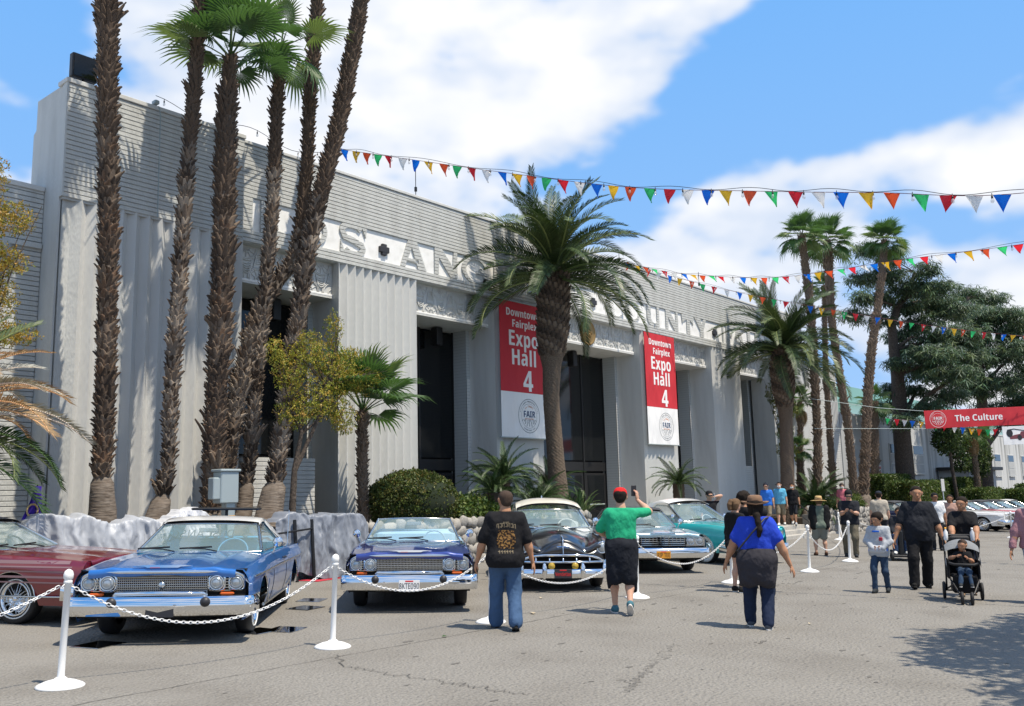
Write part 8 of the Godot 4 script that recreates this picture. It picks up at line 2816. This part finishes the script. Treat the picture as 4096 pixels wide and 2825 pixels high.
	var l := person("man in black cap and olive trousers looking down at his phone", 25.6, -9.25, -0.85, 0.3, {"h": 1.8, "g": 1.2, "belly": 0.3, "cell": 0.024, "skin": fair, "hair": dkhair, "cap": ["black", Color(0.015, 0.015, 0.017)], "shirt": ["ink", ink[1]], "trousers": ["olive", Color(0.13, 0.115, 0.085)], "leg_w": 1.1, "shoes": ["dark_shoe", Color(0.03, 0.035, 0.04)], "hand_r": v(-0.1, 1.2, 0.34), "hand_l": v(0.1, 1.18, 0.36), "look": v(0.35, 0, 0), "foot_l": v(.12, .085, .1), "foot_r": v(-.12, .085, -.14), "curl_r": 0.7, "hdir_r": v(0.4, 0.3, 1), "hdir_l": v(-0.4, 0.3, 1), "palm_l": v(0, 1, 0), "palm_r": v(0, 1, 0)})
	ph = held("phone", "phone held by the man in olive trousers", "phone", l, v(0, 1.26, 0.44))
	part(ph, "case", boxm(v(0.075, 0.012, 0.15), 0.005), M.print_black)
	# family coming towards the camera
	var boy := person("boy in grey and blue hoodie and jeans, hands in the pouch", 16.75, -5.58, -0.97, 0.12, {"h": 1.36, "g": 1.0, "hs": 1.2, "cell": 0.016, "face": true, "skin": tan_, "hair": dkhair, "hair_thick": 0.016, "shirt": ["hoodie_grey", Color(0.4, 0.42, 0.45)], "shirt_name": "hoodie", "sleeve": 1.95, "shirt_hem": 0.8, "hood": true, "trousers": ["boy_jean", Color(0.03, 0.055, 0.1)], "shoes": ["dark_shoe", Color(0.03, 0.035, 0.04)], "foot_l": v(.12, .1, -.16), "foot_r": v(-.1, .085, .12), "hand_l": v(0.1, 0.98, 0.17), "hand_r": v(-0.1, 0.98, 0.17), "elbow_l": v(1, 0, -0.4), "elbow_r": v(-1, 0, -0.4), "hdir_l": v(-1, 0, 0.1), "hdir_r": v(1, 0, 0.1), "look": v(0.1, -0.35, 0)})
	st = ST()
	net(st, [[v(-0.08, 0.75, 0.085), v(0.08, 0.75, 0.085), 0.075, 0.075]], 0.016, 70.0)
	var pk := part(boy, "pouch", done(st), tone("cloth_pouch", Color(0.5, 0.53, 0.58)))
	for q in [[v(0.06, 0.93, 0.108), v(0.06, 0.06, 0.02), "mat_red"], [v(-0.02, 1.06, 0.1), v(0.12, 0.025, 0.02), "flag_blue"], [v(-0.13, 0.76, 0.1), v(0.05, 0.09, 0.02), "flag_blue"], [v(0.14, 0.76, 0.1), v(0.05, 0.07, 0.02), "flag_blue"]]:
		part(pk, "patch", boxm(q[1], 0.006), M[q[2]], Transform3D(Basis(), q[0]))
	person("tall heavy man in dark tee and black trousers walking towards the camera", 18.0, -5.25, -0.93, 0.33, {"h": 1.85, "g": 1.22, "belly": 0.7, "cell": 0.016, "face": true, "skin": tan_, "hair": dkhair, "hair_thick": 0.004, "hair_wob": 0.002, "shirt": ["ink", ink[1]], "sleeve": 0.95, "loose": 1.15, "shirt_hem": 0.8, "trousers": black, "leg_w": 1.08, "cuff": 1.3, "shoes": black, "foot_l": v(.1, .085, -.16), "foot_r": v(-.13, .1, .2), "toe_r": -0.2, "hand_l": v(0.38, 0.84, 0.04), "hand_r": v(-0.4, 0.83, 0.1), "look": v(0.05, 0.05, 0)})
	person("woman in black tee with tied back hair pushing a stroller", 17.25, -4.3, -0.94, 0.3, {"h": 1.66, "g": 1.15, "fem": true, "belly": 0.15, "cell": 0.016, "face": true, "skin": tan_, "hair": dkhair, "hair_thick": 0.006, "hair_wob": 0.002, "shirt": black, "sleeve": 0.8, "shirt_hem": 0.84, "trousers": ["dark_jean", dkjean[1]], "wrap": ["black_knit", Color(0.012, 0.014, 0.02), 0.2], "shoes": ["tan_shoe2", Color(0.3, 0.2, 0.12)], "foot_l": v(.1, .085, -.2), "foot_r": v(-.1, .085, .18), "hand_l": v(0.18, 1.02, 0.4), "hand_r": v(-0.2, 1.02, 0.4), "elbow_l": v(1, -0.2, -0.5), "elbow_r": v(-1, -0.2, -0.5), "hdir_l": v(-0.5, 0, 1), "hdir_r": v(0.5, 0, 1), "palm_l": v(0, -1, 0.2), "palm_r": v(0, -1, 0.2), "curl_l": 0.9, "curl_r": 0.9, "look": v(0.05, -0.45, 0)})
	stroller()
	# people farther back
	person("man in white tee and dark cap farther back behind the heavy man", 30.2, -8.25, -0.95, 0.2, {"h": 1.72, "g": 1.15, "cell": 0.026, "face": true, "skin": brown, "hair": dkhair, "cap": ["black", Color(0.015, 0.015, 0.017)], "shirt": ["white_tee", Color(0.7, 0.71, 0.72)], "trousers": ink, "shoes": ink, "look": v(-0.1, 0.3, 0)})
	person("woman with dark hair in a pale top beside the white tee", 31.3, -8.1, -0.95, 0.2, {"h": 1.68, "cell": 0.028, "fem": true, "face": true, "skin": brown, "hair": dkhair, "hair_len": 0.1, "shirt": ["pale_top", Color(0.4, 0.25, 0.2)], "trousers": ink, "shoes": ink})
	person("person in tan shirt and navy cap facing away before the navy coupe", 31.0, -10.2, 0.9, -0.3, {"h": 1.78, "g": 1.2, "cell": 0.028, "skin": fair, "hair": dkhair, "cap": ["navy", Color(0.02, 0.025, 0.04)], "shirt": ["tan_shirt", Color(0.4, 0.36, 0.3)], "trousers": ink, "shoes": ink})
	person("person seated on a mobility scooter in jeans and white shoes", 25.5, -7.9, -0.92, 0.3, {"h": 1.7, "g": 1.2, "seat": 0.36, "cell": 0.026, "face": true, "skin": brown, "hair": dkhair, "shirt": ["ink", ink[1]], "sleeve": 1.8, "trousers": ["scooter_jean", Color(0.02, 0.04, 0.09)], "shoes": ["white", Color(.6, .6, .58)], "foot_l": v(.14, .24, .5), "foot_r": v(-.14, .24, .5), "hand_l": v(.14, .72, .36), "hand_r": v(-.14, .72, .36)})
	var sc := street("mobility_scooter", "low black mobility scooter under the seated person", "scooter", 25.5, -7.9, -0.92, 0.3)
	part(sc, "deck", boxm(v(0.5, 0.06, 1.1), 0.02, v(0, 0.13, 0.25)), M.black_metal)
	part(sc, "seat", boxm(v(0.48, 0.1, 0.44), 0.04, v(0, 0.43, -0.08)), M.rubber)
	part(sc, "backrest", boxm(v(0.44, 0.5, 0.08), 0.03, v(0, 0.7, -0.3)), M.rubber)
	part(sc, "column", boxm(v(0.1, 0.65, 0.08), 0.02, v(0, 0.45, 0.74)), M.black_metal)
	part(sc, "pedestal", boxm(v(0.2, 0.3, 0.3), 0.02, v(0, 0.28, -0.1)), M.black_metal)
	for q in [[-.24, -.25], [.24, -.25], [-.22, .7], [.22, .7]]:
		st = ST()
		lathe(st, [[0.03, -0.04], [0.11, -0.04], [0.12, 0], [0.11, 0.04], [0.03, 0.04]], 18, Transform3D(Basis(Vector3.BACK, PI / 2), v(q[0], 0.12, q[1])))
		part(sc, "wheel", done(st), M.rubber)
	person("person in dusty pink sleeves half cut off by the right edge", 16.78, -3.12, -0.96, 0.25, {"h": 1.74, "g": 1.15, "cell": 0.02, "skin": tan_, "hair": dkhair, "shirt": ["dusty_pink", Color(0.33, 0.17, 0.19)], "sleeve": 1.85, "loose": 1.2, "trousers": ["pale_jean", Color(0.3, 0.36, 0.47)], "shoes": ink, "foot_l": v(.1, .085, -.15), "foot_r": v(-.1, .085, .15), "hand_r": v(-0.36, 0.83, 0.12)})

# faded gold print on the back of the black tee, draped over the cloth's curve
func back_print(p: Node3D):
	var sm: TriangleMesh = p.get_node("shirt").mesh.generate_triangle_mesh()
	var hit := func(x: float, y: float) -> Vector3:
		var r := sm.intersect_ray(Vector3(x, y, -1.0), Vector3(0, 0, 1))
		return (r.position if r else Vector3(x, y, -0.2)) - Vector3(0, 0, 0.003)
	var put := func(st: SurfaceTool, u: float, w: float, ww: float, hh: float):
		quad(st, hit.call(u - ww, w - hh), hit.call(u + ww, w - hh), hit.call(u + ww, w + hh), hit.call(u - ww, w + hh))
	var st := ST(false)
	for i in 7:
		var x := -0.12 + 0.036 * i
		var a := 1.30 + 0.02 * cos(x * 12)
		put.call(st, x, a, 0.004, 0.03)
		put.call(st, x + 0.012, a + 0.022, 0.01, 0.005)
		if i % 2: put.call(st, x + 0.012, a - 0.02, 0.01, 0.005)
		else: put.call(st, x + 0.022, a, 0.004, 0.022)
	for i in 6:
		put.call(st, -0.085 + 0.034 * i, 0.985, 0.004, 0.02)
		put.call(st, -0.075 + 0.034 * i, 0.99, 0.01, 0.005)
	for i in 5: put.call(st, -0.03 + 0.015 * i, 1.355, 0.005, 0.006)
	part(p, "shirt_lettering", done(st), tone("print_pale", Color(0.22, 0.18, 0.12)))
	st = ST(false)
	var st2 := ST(false)
	for i in 26:
		for k in 22:
			var x := -0.125 + i * 0.0098
			var y := 1.03 + k * 0.0105
			var n := noi.get_noise_2d(x * 26, y * 26) + 0.5 * noi.get_noise_2d(x * 60, y * 60)
			if absf(x) > 0.125 - 0.25 * absf(y - 1.14): continue
			if n > 0.12: put.call(st, x, y, 0.0049, 0.0052)
			elif n > -0.06: put.call(st2, x, y, 0.0049, 0.0052)
	part(p, "shirt_picture", done(st), tone("print_gold", Color(0.27, 0.15, 0.05)))
	part(p, "shirt_picture", done(st2), tone("print_brown", Color(0.11, 0.055, 0.025)))

func stroller():
	var p := street("stroller", "black and grey three wheeled stroller with a canopy", "stroller", 16.25, -4.1, -0.94, 0.3)
	var st := ST()
	for s in [-1.0, 1.0]:
		tube(st, [v(s * 0.24, 0.14, -0.36), v(s * 0.24, 0.55, -0.2), v(s * 0.23, 1.0, -0.46)], 0.016, 7)
		tube(st, [v(s * 0.24, 0.62, -0.2), v(s * 0.2, 0.35, 0.25), v(s * 0.1, 0.16, 0.46)], 0.016, 7)
		tube(st, [v(s * 0.24, 0.16, -0.36), v(s * 0.18, 0.26, 0.1), v(s * 0.16, 0.3, 0.3)], 0.014, 7)
	tube(st, [v(-0.23, 1.0, -0.46), v(-0.15, 1.03, -0.5), v(0.15, 1.03, -0.5), v(0.23, 1.0, -0.46)], 0.02, 8)
	tube(st, [v(-0.26, 0.14, -0.36), v(0.26, 0.14, -0.36)], 0.014, 6)
	part(p, "frame", done(st), M.black_metal)
	st = ST(false)
	box(st, v(0, 0.42, 0.0), v(0.4, 0.06, 0.4), 0.02)
	box(st, v(0, 0.68, -0.22), v(0.4, 0.56, 0.06), 0.02, Basis(Vector3.RIGHT, -0.35))
	box(st, v(0, 0.3, 0.26), v(0.36, 0.28, 0.04), 0.02, Basis(Vector3.RIGHT, 0.3))
	for s in [-1.0, 1.0]: box(st, v(s * 0.22, 0.52, 0.0), v(0.03, 0.3, 0.46), 0.015)
	part(p, "seat", done(st), tone("cloth_black", Color(0.012, 0.012, 0.014)))
	st = ST()
	var g := []
	for i in 9:
		var a := lerpf(0.5, 2.5, i / 8.0)
		var row := []
		for k in 13:
			var u := lerpf(-1.0, 1.0, k / 12.0)
			row.append(v(u * 0.25, 0.66 + sin(a) * 0.32 * sqrt(1.0 - 0.55 * u * u), -0.18 - cos(a) * -0.3 * -1.0))
		g.append(row)
	grid(st, g)
	part(p, "canopy", done(st), tone("cloth_canopy", Color(0.2, 0.21, 0.22)))
	st = ST()
	tube(st, [v(-0.22, 0.62, 0.2), v(-0.14, 0.6, 0.3), v(0.14, 0.6, 0.3), v(0.22, 0.62, 0.2)], 0.022, 8)
	part(p, "front_bar", done(st), M.rubber)
	part(p, "basket", boxm(v(0.36, 0.16, 0.46), 0.03, v(0, 0.22, -0.08)), M.rubber)
	part(p, "console", boxm(v(0.3, 0.1, 0.12), 0.03, v(0, 0.98, -0.38)), M.rubber)
	st = ST(false)
	for s in [-1.0, 1.0]: quad(st, v(s * 0.25, 0.75, 0.02), v(s * 0.25, 0.6, 0.02), v(s * 0.25, 0.56, 0.22), v(s * 0.25, 0.66, 0.22))
	part(p, "side_panel", done(st), tone("cloth_trim", Color(0.5, 0.52, 0.55)))
	for q in [[-0.28, -0.36, 0.14], [0.28, -0.36, 0.14], [-0.07, 0.48, 0.1], [0.07, 0.48, 0.1]]:
		st = ST()
		var r: float = q[2]
		lathe(st, [[0.02, -0.022], [r * 0.9, -0.022], [r, -0.01], [r, 0.01], [r * 0.9, 0.022], [0.02, 0.022]], 22, Transform3D(Basis(Vector3.BACK, PI / 2), v(q[0], r, q[1])))
		part(p, "wheel", done(st), M.rubber)
	for q in [[0.2, "clear water bottle in the stroller's left cup holder", "cover_white"], [-0.2, "drink bottle with orange cap in the stroller's other cup holder", "letter_white"]]:
		var b := held("bottle", q[1], "bottle", p, v(q[0], 0.95, -0.38))
		st = ST()
		lathe(st, [[0.03, 0], [0.034, 0.02], [0.034, 0.13], [0.014, 0.17], [0.013, 0.19]], 12)
		part(b, "flask", done(st), M[q[2]])
		st = ST()
		lathe(st, [[0.016, 0.185], [0.016, 0.21], [0.002, 0.212]], 10)
		part(b, "cap", done(st), M.orange if q[0] < 0 else M.white_plain)
	var kid := person("small child in a black tee sitting in the stroller", 16.22, -4.08, -0.94, 0.3, {"h": 0.86, "hs": 1.45, "g": 1.1, "seat": 0.0, "cell": 0.014, "face": true, "skin": ["tan", Color(0.42, 0.22, 0.13)], "hair": ["crop", Color(0.06, 0.04, 0.03)], "hair_thick": 0.004, "shirt": ["black", Color(0.012, 0.012, 0.014)], "sleeve": 0.8, "shirt_hem": 0.8, "trousers": ["boy_jean", Color(0.03, 0.055, 0.1)], "shoes": ["dark_shoe", Color(0.03, 0.035, 0.04)], "sole": ["white", Color(0.6, 0.58, 0.55)], "foot_l": v(.16, .5, .62), "foot_r": v(-.16, .5, .66), "knee_l": v(0, 1, 0.4), "knee_r": v(0, 1, 0.4), "hand_l": v(0.12, 1.3, 0.34), "hand_r": v(-0.2, 1.36, 0.3), "look": v(0.1, -0.5, 0), "head_at": v(0, 0.06, 0.02)})
	kid.position += kid.basis.y * 0.06
